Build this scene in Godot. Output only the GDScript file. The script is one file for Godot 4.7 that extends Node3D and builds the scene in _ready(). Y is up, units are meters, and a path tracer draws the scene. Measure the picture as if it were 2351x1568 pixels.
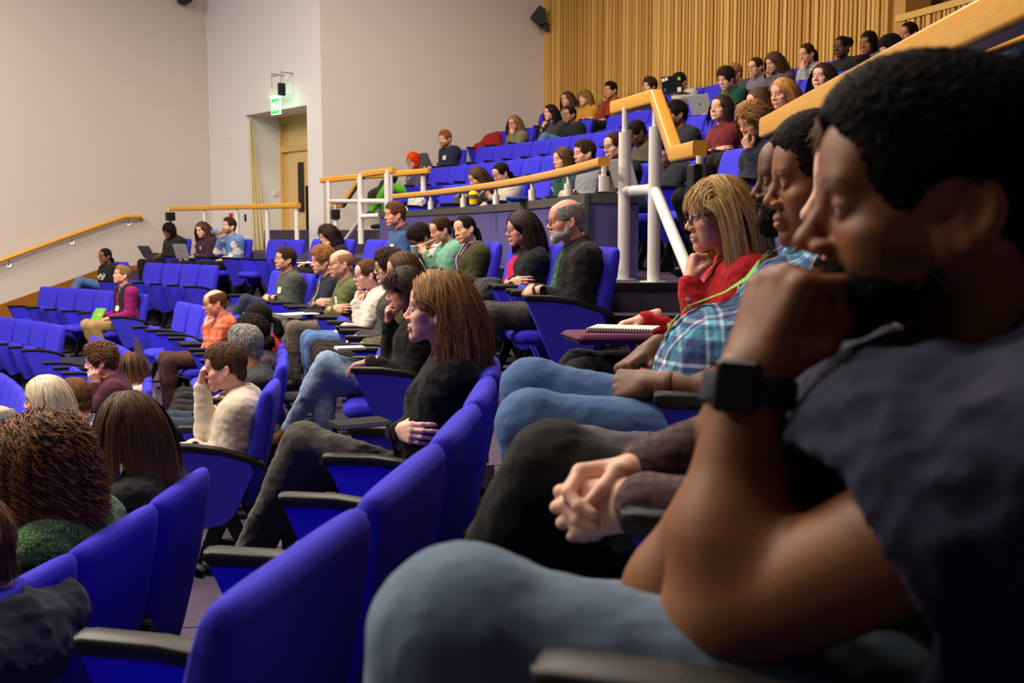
extends Node3D
# Lecture theatre with raked blue seats and a seated audience. Units are metres; floor of the camera's row is y = 0.

const EYE := Vector3(0, 0.99, 0)
const FPX := 2492.0          # focal length in pixels of the 2351 x 1568 frame
const TILT := 0.1008         # camera looks down by this many radians
const STEP := 0.345
var M := {}
var taken := {}
var rng := RandomNumberGenerator.new()
var nz := FastNoiseLite.new()
var nz2 := FastNoiseLite.new()

# seat blocks: centre of the arc, radius of the armrest tips of row 0, row spacing, floor of row 0, floor step per row (rows count downhill; the upper tier counts uphill)
var BLOCK := {
	"near": {"c": Vector2(-9.97, -3.548), "r": 10.348, "dr": -0.961, "y": 0.0, "dy": -STEP},
	"mid": {"c": Vector2(-15.785, -3.832), "r": 15.976, "dr": -0.921, "y": 0.0, "dy": -STEP},
	"side": {"c": Vector2(-14.09, -5.945), "r": 13.945, "dr": -1.057, "y": -0.025, "dy": -STEP},
	"tier": {"c": Vector2(-21.0, -2.4), "r": 22.77, "dr": 0.86, "y": 0.68, "dy": 0.338},
}

func numbered(called: String) -> String:
	var n: int = taken.get(called, 0)
	taken[called] = n + 1
	return called if n == 0 else "%s_%03d" % [called, n]

func tag(o: Node, label: String, category: String, group := "") -> Node:
	o.set_meta("label", label)
	o.set_meta("category", category)
	if group != "":
		o.set_meta("group", group)
	return o

func thing(called: String, at: Vector3, turn: float, label: String, category: String, group := "") -> Node3D:
	var o := Node3D.new()
	o.name = numbered(called)
	add_child(o)
	o.position = at
	o.rotation.y = turn
	tag(o, label, category, group)
	return o

func part(parent: Node, called: String, mesh: Mesh, mat: Material) -> MeshInstance3D:
	var o := MeshInstance3D.new()
	o.name = called if parent != self else numbered(called)
	o.mesh = mesh
	o.material_override = mat
	parent.add_child(o, true)
	return o

func struct(called: String, mesh: Mesh, mat: Material) -> MeshInstance3D:
	var o := part(self, called, mesh, mat)
	o.set_meta("kind", "structure")
	return o

# the ray of a photo pixel
func ray(u: float, v: float) -> Vector3:
	var x := (u - 1175.5) / FPX
	var y := (784.0 - v) / FPX
	return Vector3(x, y * cos(TILT) - sin(TILT), -y * sin(TILT) - cos(TILT))

func at_z(u: float, v: float, depth: float) -> Vector3:
	var r := ray(u, v)
	return EYE + r * (depth / -r.z)

func at_y(u: float, v: float, y: float) -> Vector3:
	var r := ray(u, v)
	return EYE + r * ((y - EYE.y) / r.y)

# where a pixel's ray, seen from above, meets a block's arc of radius rad
func on_arc(b: String, rad: float, u: float, v: float) -> Vector3:
	var r := ray(u, v)
	var c: Vector2 = BLOCK[b].c
	var d2 := Vector2(r.x, r.z)
	var o := Vector2(EYE.x, EYE.z) - c
	var qa := d2.dot(d2)
	var qb := 2.0 * o.dot(d2)
	var qc := o.dot(o) - rad * rad
	var t := (-qb + sqrt(maxf(0.0, qb * qb - 4.0 * qa * qc))) / (2.0 * qa)
	return EYE + r * t

func row_r(b: String, row: int) -> float:
	return BLOCK[b].r + row * BLOCK[b].dr

func row_y(b: String, row: int) -> float:
	return BLOCK[b].y + row * BLOCK[b].dy

# a seat's frame: origin on the floor, +z is where the sitter faces, +x the sitter's left
func seat_frame(b: String, row: int, th: float) -> Transform3D:
	var c: Vector2 = BLOCK[b].c
	var r := row_r(b, row) + 0.45
	var p := Vector3(c.x + r * cos(th), row_y(b, row), c.y - r * sin(th))
	var f := Vector3(-cos(th), 0, sin(th))
	return Transform3D(Basis(Vector3.UP, atan2(f.x, f.z)), p)

# ---------- mesh helpers ----------
class Sheet:
	var v := PackedVector3Array()
	var n := PackedVector3Array()
	var c := PackedColorArray()
	var uv := PackedVector2Array()
	var i := PackedInt32Array()
	func tri(a: Vector3, b: Vector3, d: Vector3) -> void:
		var m := (d - a).cross(b - a).normalized()
		var k := v.size()
		v.append_array(PackedVector3Array([a, b, d]))
		n.append_array(PackedVector3Array([m, m, m]))
		i.append_array(PackedInt32Array([k, k + 1, k + 2]))
	func quad(a: Vector3, b: Vector3, d: Vector3, e: Vector3) -> void:   # clockwise from the front
		var m := (d - a).cross(b - a)
		if m.length() < 1e-12:
			m = (e - a).cross(d - a)
		m = m.normalized()
		var k := v.size()
		v.append_array(PackedVector3Array([a, b, d, e]))
		n.append_array(PackedVector3Array([m, m, m, m]))
		i.append_array(PackedInt32Array([k, k + 1, k + 2, k, k + 2, k + 3]))
	func box(lo: Vector3, hi: Vector3, bev := 0.0) -> void:
		if bev <= 0.0:
			var a := lo
			var b := hi
			quad(Vector3(a.x, a.y, b.z), Vector3(a.x, b.y, b.z), Vector3(b.x, b.y, b.z), Vector3(b.x, a.y, b.z))
			quad(Vector3(b.x, a.y, a.z), Vector3(b.x, b.y, a.z), Vector3(a.x, b.y, a.z), Vector3(a.x, a.y, a.z))
			quad(Vector3(a.x, a.y, a.z), Vector3(a.x, b.y, a.z), Vector3(a.x, b.y, b.z), Vector3(a.x, a.y, b.z))
			quad(Vector3(b.x, a.y, b.z), Vector3(b.x, b.y, b.z), Vector3(b.x, b.y, a.z), Vector3(b.x, a.y, a.z))
			quad(Vector3(a.x, b.y, b.z), Vector3(a.x, b.y, a.z), Vector3(b.x, b.y, a.z), Vector3(b.x, b.y, b.z))
			quad(Vector3(a.x, a.y, a.z), Vector3(a.x, a.y, b.z), Vector3(b.x, a.y, b.z), Vector3(b.x, a.y, a.z))
			return
		# rounded box: rings of a superellipse stacked along y
		var rings := []
		var ys := [[lo.y, bev], [lo.y + bev * 0.3, bev * 0.3], [lo.y + bev, 0.0], [hi.y - bev, 0.0], [hi.y - bev * 0.3, bev * 0.3], [hi.y, bev]]
		for e in ys:
			var ring := PackedVector3Array()
			var s: float = e[1]
			var x0 := lo.x + s
			var x1 := hi.x - s
			var z0 := lo.z + s
			var z1 := hi.z - s
			var r := minf(bev, minf(x1 - x0, z1 - z0) * 0.5)
			for q in [[x1 - r, z1 - r, 0.0], [x0 + r, z1 - r, PI / 2], [x0 + r, z0 + r, PI], [x1 - r, z0 + r, PI * 1.5]]:
				for st in 3:
					var ang: float = q[2] + st * PI / 4
					ring.append(Vector3(q[0] + r * cos(ang), e[0], q[1] + r * sin(ang)))
			rings.append(ring)
		loft(rings, true, true)
	# rings of equal length, each running the same way round; side faces are smooth
	func loft(rings: Array, cap0 := true, cap1 := true, closed := true) -> void:
		var k0 := v.size()
		var m: int = rings[0].size()
		for r in rings.size():
			for q in m:
				v.append(rings[r][q])
				var du: Vector3 = rings[r][(q + 1) % m if closed else mini(q + 1, m - 1)] - rings[r][(q - 1 + m) % m if closed else maxi(q - 1, 0)]
				var dv: Vector3 = rings[mini(r + 1, rings.size() - 1)][q] - rings[maxi(r - 1, 0)][q]
				n.append(dv.cross(du).normalized())
		var mm := m if closed else m - 1
		for r in rings.size() - 1:
			for q in mm:
				var a := k0 + r * m + q
				var b := k0 + r * m + (q + 1) % m
				i.append_array(PackedInt32Array([a, b, b + m, a, b + m, a + m]))
		if cap0:
			_cap(rings[0], true)
		if cap1:
			_cap(rings[-1], false)
	func _cap(ring: PackedVector3Array, flip: bool) -> void:
		var mid := Vector3.ZERO
		for p in ring:
			mid += p
		mid /= ring.size()
		for q in ring.size():
			var a: Vector3 = ring[q]
			var b: Vector3 = ring[(q + 1) % ring.size()]
			if flip:
				tri(mid, b, a)
			else:
				tri(mid, a, b)
	func tube(path: PackedVector3Array, rad, sides := 10, capped := true, squash := Vector2.ONE) -> void:
		var rings := []
		var up := Vector3.UP
		var t0 := (path[1] - path[0]).normalized()
		if absf(t0.dot(up)) > 0.95:
			up = Vector3.RIGHT
		for k in path.size():
			var t := (path[mini(k + 1, path.size() - 1)] - path[maxi(k - 1, 0)]).normalized()
			var x := up.cross(t).normalized()
			up = t.cross(x).normalized()
			var r: float = rad if rad is float else rad[k]
			var ring := PackedVector3Array()
			for s in sides:
				var a := TAU * s / sides
				ring.append(path[k] + x * cos(a) * r * squash.x - up * sin(a) * r * squash.y)
			rings.append(ring)
		loft(rings, capped, capped)
	# profile (closed polygon in x,y) extruded along z from z0 to z1
	func slab(poly: PackedVector2Array, z0: float, z1: float, xf := Transform3D()) -> void:
		var idx := Geometry2D.triangulate_polygon(poly)
		var ccw := 0.0
		for k in poly.size():
			var a := poly[k]
			var b := poly[(k + 1) % poly.size()]
			ccw += a.cross(b)
		for z in [z0, z1]:
			for k in range(0, idx.size(), 3):
				var a := Vector3(poly[idx[k]].x, poly[idx[k]].y, z)
				var b := Vector3(poly[idx[k + 1]].x, poly[idx[k + 1]].y, z)
				var d := Vector3(poly[idx[k + 2]].x, poly[idx[k + 2]].y, z)
				var up := (b - a).cross(d - a).z > 0.0
				if up == (z == z1):
					tri(xf * a, xf * d, xf * b)
				else:
					tri(xf * a, xf * b, xf * d)
		for k in poly.size():
			var a := poly[k]
			var b := poly[(k + 1) % poly.size()]
			if ccw < 0.0:
				var sw := a
				a = b
				b = sw
			quad(xf * Vector3(b.x, b.y, z1), xf * Vector3(b.x, b.y, z0), xf * Vector3(a.x, a.y, z0), xf * Vector3(a.x, a.y, z1))
	func add(o: Sheet, xf := Transform3D(), col = null) -> void:
		var k := v.size()
		v.append_array(xf * o.v)
		var rot := Transform3D(xf.basis.inverse().transposed(), Vector3.ZERO)
		n.append_array(rot * o.n)
		if xf.basis.determinant() < 0.0:
			for q in range(0, o.i.size(), 3):
				i.append_array(PackedInt32Array([o.i[q] + k, o.i[q + 2] + k, o.i[q + 1] + k]))
		else:
			for q in o.i:
				i.append(q + k)
		if col != null:
			var cc := PackedColorArray()
			cc.resize(o.v.size())
			cc.fill(col)
			c.append_array(cc)
		elif o.c.size() == o.v.size():
			c.append_array(o.c)
	func mesh() -> ArrayMesh:
		var arr := []
		arr.resize(Mesh.ARRAY_MAX)
		arr[Mesh.ARRAY_VERTEX] = v
		for k in n.size():
			n[k] = n[k].normalized() if n[k].length_squared() > 1e-12 else Vector3.UP
		arr[Mesh.ARRAY_NORMAL] = n
		if c.size() == v.size() and c.size() > 0:
			arr[Mesh.ARRAY_COLOR] = c
		if uv.size() == v.size() and uv.size() > 0:
			arr[Mesh.ARRAY_TEX_UV] = uv
		arr[Mesh.ARRAY_INDEX] = i
		var m := ArrayMesh.new()
		m.add_surface_from_arrays(Mesh.PRIMITIVE_TRIANGLES, arr)
		return m

func box_mesh(lo: Vector3, hi: Vector3, bev := 0.0) -> ArrayMesh:
	var s := Sheet.new()
	s.box(lo, hi, bev)
	return s.mesh()

func curve(points: Array, n: int) -> PackedVector3Array:   # Catmull-Rom through points
	var out := PackedVector3Array()
	for k in points.size() - 1:
		var p0: Vector3 = points[maxi(k - 1, 0)]
		var p1: Vector3 = points[k]
		var p2: Vector3 = points[k + 1]
		var p3: Vector3 = points[mini(k + 2, points.size() - 1)]
		for s in n:
			out.append(p1.cubic_interpolate(p2, p0, p3, float(s) / n))
	out.append(points[-1])
	return out

# ---------- materials ----------
func noise_tex(size: int, freq: float, lo: float, hi: float, seed_: int, stretch := 1, oct := 4) -> ImageTexture:
	var f := FastNoiseLite.new()
	f.seed = seed_
	f.frequency = freq
	f.fractal_octaves = oct
	var im := f.get_seamless_image(size, size)
	if stretch > 1:
		im.resize(size, size / stretch, Image.INTERPOLATE_LANCZOS)
		var tall := Image.create_empty(size, size, false, im.get_format())
		for k in stretch:
			tall.blit_rect(im, Rect2i(0, 0, size, size / stretch), Vector2i(0, k * (size / stretch)))
		im = tall
	im.convert(Image.FORMAT_RGB8)
	im.adjust_bcs(1.0, 1.0, 1.0)
	for y in size:
		for x in size:
			var g := im.get_pixel(x, y).r
			var w := lerpf(lo, hi, g)
			im.set_pixel(x, y, Color(w, w, w))
	return ImageTexture.create_from_image(im)

func mat(key: String, col: Color, rough := 0.8, tex: Texture2D = null, scale := 1.0, bump := 0.0) -> StandardMaterial3D:
	if M.has(key):
		return M[key]
	var m := StandardMaterial3D.new()
	m.resource_name = key
	m.albedo_color = col
	m.roughness = rough
	m.metallic_specular = 0.4
	if tex:
		m.albedo_texture = tex
		m.uv1_triplanar = true
		m.uv1_scale = Vector3.ONE * scale
		if bump > 0.0:
			m.heightmap_enabled = true
			m.heightmap_texture = tex
			m.heightmap_scale = bump
	M[key] = m
	return m

func make_materials() -> void:
	var fine := noise_tex(256, 0.09, 0.82, 1.0, 3)
	var coarse := noise_tex(256, 0.02, 0.86, 1.0, 5)
	var grain := noise_tex(256, 0.03, 0.90, 1.0, 7, 8)
	var speck := noise_tex(256, 0.35, 0.55, 1.0, 9, 1, 2)
	M.fine = fine
	M.coarse = coarse
	M.grain = grain
	M.speck = speck
	var c := mat("seat_blue", Color(0.22, 0.20, 0.86), 0.9, fine, 9.0, 0.05)
	c.rim_enabled = true
	c.rim = 0.35
	c.rim_tint = 0.8
	mat("arm_black", Color(0.075, 0.07, 0.068), 0.42)
	mat("frame_black", Color(0.035, 0.034, 0.036), 0.5)
	mat("carpet", Color(0.37, 0.32, 0.42), 1.0, speck, 6.0, 0.2)
	mat("carpet_purple", Color(0.42, 0.38, 0.66), 1.0, speck, 5.0, 0.15)
	mat("ledge_grey", Color(0.30, 0.285, 0.275), 0.7, coarse, 3.0)
	mat("nosing", Color(0.06, 0.057, 0.057), 0.6)
	mat("wall_white", Color(0.80, 0.76, 0.73), 0.92, null, 0.35)
	mat("panel_white", Color(0.88, 0.875, 0.885), 0.9)
	mat("ceiling_white", Color(0.80, 0.78, 0.75), 0.95)
	mat("rail_wood", Color(0.90, 0.66, 0.22), 0.32, grain, 1.6)
	var mr: StandardMaterial3D = M.rail_wood
	mr.clearcoat_enabled = true
	mr.clearcoat = 0.4
	mr.clearcoat_roughness = 0.2
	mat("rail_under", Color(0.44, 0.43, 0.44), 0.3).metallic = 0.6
	mat("post_white", Color(0.86, 0.85, 0.83), 0.35)
	mat("slat_a", Color(0.76, 0.58, 0.29), 0.6)
	mat("slat_b", Color(0.71, 0.535, 0.255), 0.6)
	mat("slat_c", Color(0.82, 0.655, 0.35), 0.6)
	mat("slat_back", Color(0.71, 0.535, 0.255), 0.6)
	mat("skirt_wood", Color(0.60, 0.38, 0.085), 0.5, grain, 0.8)
	mat("door_wood", Color(0.92, 0.80, 0.56), 0.5, grain, 0.9)
	mat("door_frame", Color(0.89, 0.74, 0.46), 0.5, grain, 0.9)
	mat("dark_glass", Color(0.10, 0.08, 0.08), 0.15)
	mat("black_box", Color(0.05, 0.05, 0.05), 0.55)
	mat("steel", Color(0.62, 0.61, 0.6), 0.3).metallic = 0.8
	mat("curtain", Color(0.86, 0.80, 0.64), 0.95)
	mat("red_sign", Color(0.72, 0.10, 0.08), 0.5)
	mat("white_plastic", Color(0.86, 0.85, 0.82), 0.45)

# a solid ring sector of a block's arc: radii r0..r1, angles t0..t1, top y1, underside y0
func sector(s: Sheet, c: Vector2, r0: float, r1: float, t0: float, t1: float, y0: float, y1: float, n := 24) -> void:
	var rings := []
	for k in n + 1:
		var t := lerpf(t0, t1, float(k) / n)
		var d := Vector2(cos(t), -sin(t))
		var a := c + d * r0
		var b := c + d * r1
		rings.append([Vector3(a.x, y0, a.y), Vector3(b.x, y0, b.y), Vector3(b.x, y1, b.y), Vector3(a.x, y1, a.y)])
	for k in n:
		for q in 4:
			var p := (q + 1) % 4
			s.quad(rings[k][q], rings[k + 1][q], rings[k + 1][p], rings[k][p])
	s.quad(rings[0][0], rings[0][1], rings[0][2], rings[0][3])
	s.quad(rings[n][3], rings[n][2], rings[n][1], rings[n][0])

func sector_mesh(c: Vector2, r0: float, r1: float, t0: float, t1: float, y0: float, y1: float, n := 24) -> ArrayMesh:
	var s := Sheet.new()
	sector(s, c, r0, r1, t0, t1, y0, y1, n)
	return s.mesh()

# a wall standing on the line a-b seen from above, thickness th behind it (away from the room), between heights; ya/yb may differ at both ends
func wall_piece(s: Sheet, a: Vector2, b: Vector2, y0a: float, y0b: float, y1a: float, y1b: float, th: float) -> void:
	var d := (b - a).normalized()
	var nrm := Vector2(-d.y, d.x) * th
	var p := [a, b, b + nrm, a + nrm]
	var lo := [y0a, y0b, y0b, y0a]
	var hi := [y1a, y1b, y1b, y1a]
	var g := func(k, up): return Vector3(p[k].x, hi[k] if up else lo[k], p[k].y)
	for k in 4:
		var q := (k + 1) % 4
		s.quad(g.call(k, false), g.call(k, true), g.call(q, true), g.call(q, false))
	s.quad(g.call(3, true), g.call(2, true), g.call(1, true), g.call(0, true))
	s.quad(g.call(0, false), g.call(1, false), g.call(2, false), g.call(3, false))

func wall_mesh(a: Vector2, b: Vector2, y0: float, y1: float, th := 0.25) -> ArrayMesh:
	var s := Sheet.new()
	wall_piece(s, a, b, y0, y0, y1, y1, th)
	return s.mesh()

# a pixel's ray on the vertical plane through a and b
func on_wall(a: Vector2, b: Vector2, u: float, v: float, off := 0.0) -> Vector3:
	var r := ray(u, v)
	var d := (b - a).normalized()
	var nrm := Vector2(-d.y, d.x)
	var a2 := a - nrm * off
	var t := (a2 - Vector2(EYE.x, EYE.z)).dot(nrm) / Vector2(r.x, r.z).dot(nrm)
	return EYE + r * t

func disc(c: Vector3, axis: Vector3, r: float, t: float, s: Sheet, sides := 16) -> void:
	s.tube(PackedVector3Array([c, c + axis * t]), r, sides)

const E1 := Vector2(-5.36, -19.5)
const E2 := Vector2(-2.88, -16.68)
const E3 := Vector2(0.534, -18.6)
const E0 := Vector2(-8.72, -16.28)
const CT := Vector2(-21.0, -2.4)
const RW := 26.95
const TOP := 6.2

func tier_pt(r: float, z: float) -> Vector2:
	return CT + Vector2(cos(asin((CT.y - z) / r)), 0) * r + Vector2(0, z - CT.y)

func build_room() -> void:
	# floors of the raked rows
	for b in ["near", "mid", "side"]:
		var t0: float = {"near": -1.25, "mid": 0.045, "side": 0.60}[b]
		var t1: float = {"near": 0.115, "mid": 0.72, "side": 1.25}[b]
		for row in 6:
			var r := row_r(b, row)
			var dr: float = -BLOCK[b].dr
			var off: float = {"near": 0.0, "mid": 0.003, "side": -0.002}[b]
			var back := 0.56
			if row == 0:
				back = {"near": 1.1, "mid": 0.62, "side": 0.62}[b]
			struct("floor", sector_mesh(BLOCK[b].c, r + 0.56 - dr, r + back, t0, t1, -3.2, row_y(b, row) + off), M.carpet)
	struct("floor", box_mesh(Vector3(-27, -3.4, -24), Vector3(8, -2.4, 12)), M.carpet)
	# landing behind the side block, level with one step up
	struct("floor", sector_mesh(BLOCK.side.c, row_r("side", 0) + 0.62, row_r("side", 0) + 4.6, 0.60, 1.2, -3.0, STEP), M.carpet)
	# upper tier
	for k in 5:
		var r := row_r("tier", k)
		var r0 := r - 0.42 if k > 0 else 22.0
		struct("floor", sector_mesh(CT, r0, r + 0.44 if k < 4 else RW + 0.3, -0.62 if k else 0.191, 0.76, -3.0, row_y("tier", k), 30), M.carpet)
	struct("floor", sector_mesh(CT, 22.4, 22.9, -0.62, 0.135, -3.0, row_y("tier", 0), 16), M.carpet)
	# steps that face the camera between the two lower blocks and the tier
	for k in 3:
		var y := 0.17 * (k + 1)
		var z1 := -5.55 - 0.31 * k
		var st := struct("floor", box_mesh(Vector3(0.50, -0.5, -6.62), Vector3(1.62, y, z1)), M.carpet)
		part(st, "step_nosing", box_mesh(Vector3(0.49, y - 0.045, z1 - 0.055), Vector3(1.63, y + 0.004, z1 + 0.006), 0.004), M.nosing)
	var pl := struct("floor", box_mesh(Vector3(0.5, -0.5, -7.3), Vector3(1.62, 0.682, -6.48)), M.carpet)
	part(pl, "step_nosing", box_mesh(Vector3(0.49, 0.635, -6.53), Vector3(1.63, 0.687, -6.474), 0.004), M.nosing)
	# purple parapet of the tier, its ledge and its end
	var s := Sheet.new()
	var s2 := Sheet.new()
	var n := 22
	for k in n:
		var za := lerpf(-7.12, -13.95, float(k) / n)
		var zb := lerpf(-7.12, -13.95, float(k + 1) / n)
		var ra := lerpf(22.0, 22.5, float(k) / n)
		var rb := lerpf(22.0, 22.5, float(k + 1) / n)
		var a := tier_pt(ra, za)
		var b := tier_pt(rb, zb)
		var a2 := tier_pt(ra + lerpf(0.33, 0.09, float(k) / n), za)
		var b2 := tier_pt(rb + lerpf(0.33, 0.09, float(k + 1) / n), zb)
		var q := func(w: Vector2, y: float): return Vector3(w.x, y, w.y)
		s.quad(q.call(a, -0.6), q.call(b, -0.6), q.call(b, 1.205), q.call(a, 1.205))
		s.quad(q.call(b2, -0.6), q.call(a2, -0.6), q.call(a2, 1.205), q.call(b2, 1.205))
		s.quad(q.call(a, 1.205), q.call(b, 1.205), q.call(b2, 1.205), q.call(a2, 1.205))
		var o := Vector2(-0.015, 0)
		s2.quad(q.call(a + o, 1.175), q.call(b + o, 1.175), q.call(b + o, 1.24), q.call(a + o, 1.24))
		s2.quad(q.call(a + o, 1.24), q.call(b + o, 1.24), q.call(b2, 1.24), q.call(a2, 1.24))
		s2.quad(q.call(b2, 1.175), q.call(a2, 1.175), q.call(a2, 1.24), q.call(b2, 1.24))
		s2.quad(q.call(a + o, 1.175), q.call(a2, 1.175), q.call(b2, 1.175), q.call(b + o, 1.175))
		if k == 0 or k == n - 1:
			var e := a if k == 0 else b
			var e2 := a2 if k == 0 else b2
			if k == 0:
				s.quad(q.call(e2, -0.6), q.call(e, -0.6), q.call(e, 1.205), q.call(e2, 1.205))
				var oz := Vector2(0, 0.012)
				s2.quad(q.call(e2 + oz, 1.175), q.call(e + o + oz, 1.175), q.call(e + o + oz, 1.24), q.call(e2 + oz, 1.24))
				s2.quad(q.call(e + o, 1.24), q.call(e2, 1.24), q.call(e2 + oz, 1.24), q.call(e + o + oz, 1.24))
			else:
				s.quad(q.call(e, -0.6), q.call(e2, -0.6), q.call(e2, 1.205), q.call(e, 1.205))
				s2.quad(q.call(e + o, 1.175), q.call(e2, 1.175), q.call(e2, 1.24), q.call(e + o, 1.24))
	var par := struct("wall_parapet", s.mesh(), M.carpet_purple)
	part(par, "ledge", s2.mesh(), M.ledge_grey)
	var ec := tier_pt(22.0, -7.12)
	var ec2 := tier_pt(22.34, -7.12)
	part(par, "corner_trim", box_mesh(Vector3(ec.x - 0.018, 0.68, -7.135), Vector3(ec.x + 0.014, 1.235, -7.1), 0.003), M.ledge_grey)
	# parapet behind the camera's own row
	var s3 := Sheet.new()
	sector(s3, CT, 22.3, 22.45, -0.6, asin((5.25 + CT.y) / 22.4), -0.4, 1.2, 20)
	struct("wall_parapet", s3.mesh(), M.carpet_purple)
	# ----- side walls -----
	struct("wall_side", wall_mesh(E1, E0, -3.2, TOP), M.wall_white)
	struct("wall_side", wall_mesh(E3, E2, -3.2, TOP), M.wall_white)
	build_door_wall()
	# wall handrail with brackets on the sloping side
	var hr := thing("wall_handrail", Vector3.ZERO, 0, "long sloping wooden handrail bracketed to the plain white side wall", "handrail")
	var p0 := on_wall(E0, E1, -60, 620, -0.1)
	var pts := []
	for q in [[-60, 619], [0, 599], [140, 548], [282, 499], [322, 497]]:
		pts.append(on_wall(E1, E0, q[0], q[1], 0.10))
	var rp := PackedVector3Array(pts)
	rp.append(on_wall(E1, E0, 325, 503, 0.0))
	var hs := Sheet.new()
	hs.tube(rp, 0.035, 10)
	part(hr, "rail", hs.mesh(), M.rail_wood)
	for q in [[20, 596], [165, 544], [296, 501]]:
		var a := on_wall(E1, E0, q[0], q[1] + 2, 0.1)
		var b := on_wall(E1, E0, q[0], q[1] + 6, 0.0)
		var bs := Sheet.new()
		bs.tube(PackedVector3Array([a, (a + b) * 0.5 + Vector3(0, -0.05, 0), b + Vector3(0, -0.05, 0)]), 0.009, 8)
		var dn := (b - a).normalized()
		disc(b + Vector3(0, -0.05, 0) - dn * 0.012, dn, 0.035, 0.011, bs)
		part(hr, "bracket", bs.mesh(), M.steel)
	# sloping wooden string along the stairs
	var dd := (E0 - E1).normalized()
	var a0 := on_wall(E1, E0, 250, 611, 0.04)
	var b0 := on_wall(E1, E0, -40, 714, 0.04)
	var ws := Sheet.new()
	wall_piece(ws, Vector2(a0.x, a0.z), Vector2(b0.x, b0.z), a0.y - 1.3, b0.y - 1.3, a0.y, b0.y, 0.035)
	var c0 := on_wall(E1, E0, 478, 601, 0.04)
	wall_piece(ws, Vector2(c0.x, c0.z), Vector2(a0.x, a0.z), -0.3, -0.3, a0.y, a0.y, 0.035)
	struct("trim_1", ws.mesh(), M.skirt_wood)
	# ----- slatted rear wall -----
	var t_end := asin((-E3.y + CT.y) / RW)
	var s4 := Sheet.new()
	sector(s4, CT, RW + 0.04, RW + 0.3, 0.362, t_end + 0.02, 1.9, TOP, 26)
	sector(s4, CT, RW + 0.04, RW + 0.3, -0.62, 0.362, 1.9, 3.3, 26)
	var back := struct("wall_back", s4.mesh(), M.slat_back)
	rng.seed = 11
	var t := t_end - 0.001
	var shapes := []
	for w in [0.036, 0.046, 0.060]:
		shapes.append(box_mesh(Vector3(-w / 2, 0, 0), Vector3(w / 2, 4.2, 0.06)))
	var low := []
	for w in [0.036, 0.046, 0.060]:
		low.append(box_mesh(Vector3(-w / 2, 0, 0), Vector3(w / 2, 1.24, 0.06)))
	var mats := [M.slat_a, M.slat_b, M.slat_c]
	while t > 0.12:
		var k := rng.randi_range(0, 2)
		var pos := CT + Vector2(cos(t), -sin(t)) * (RW + 0.04)
		if t > 0.3685 or t < 0.3585:
			var o := part(back, "slat", shapes[k] if t > 0.37 else low[k], mats[rng.randi_range(0, 2)])
			o.position = Vector3(pos.x, 2.0, pos.y)
			o.rotation.y = atan2(-cos(t), sin(t))
		t -= ([0.036, 0.046, 0.060][k] + 0.018 + rng.randf() * 0.016) / RW
	var cap := Sheet.new()
	sector(cap, CT, RW - 0.03, RW + 0.32, -0.3, 0.3655, 3.24, 3.31, 20)
	part(back, "capping", cap.mesh(), M.slat_c)
	var jamb := Sheet.new()
	sector(jamb, CT, RW - 0.02, RW + 0.32, 0.3602, 0.3668, 1.9, TOP, 2)
	part(back, "jamb", jamb.mesh(), M.slat_b)
	# control room behind the low part of the rear wall
	var cr := Sheet.new()
	sector(cr, CT, RW + 2.6, RW + 2.8, 0.0, 0.45, 2.2, TOP, 12)
	struct("wall_control_room", cr.mesh(), M.wall_white)
	var cr3 := Sheet.new()
	sector(cr3, CT, RW + 0.3, RW + 2.7, 0.432, 0.44, 2.2, TOP, 2)
	struct("wall_control_room", cr3.mesh(), M.skirt_wood)
	struct("floor", sector_mesh(CT, RW + 0.3, RW + 2.7, -0.3, 0.42, 2.0, 2.3, 12), M.carpet)
	var cr2 := Sheet.new()
	sector(cr2, CT, RW + 1.6, RW + 1.75, 0.403, 0.424, 2.3, TOP, 2)
	struct("wall_control_room", cr2.mesh(), M.wall_white)
	# ----- rest of the shell, out of the picture -----
	var wb := CT + Vector2(cos(-0.62), -sin(-0.62)) * RW
	struct("wall_far", wall_mesh(wb, Vector2(-26, wb.y), -3.2, TOP), M.wall_white)
	struct("wall_stage", wall_mesh(Vector2(-26, wb.y), Vector2(-26, -22), -3.2, TOP), M.wall_white)
	struct("wall_side", wall_mesh(E0, Vector2(-26, -22), -3.2, TOP), M.wall_white)
	struct("ceiling", box_mesh(Vector3(-27, TOP, -24), Vector3(10, TOP + 0.3, wb.y + 1)), M.ceiling_white)
	struct("wall_back", sector_mesh(CT, RW + 2.8, RW + 3.0, -0.62, 0.8, -1, TOP), M.slat_back)

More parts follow.
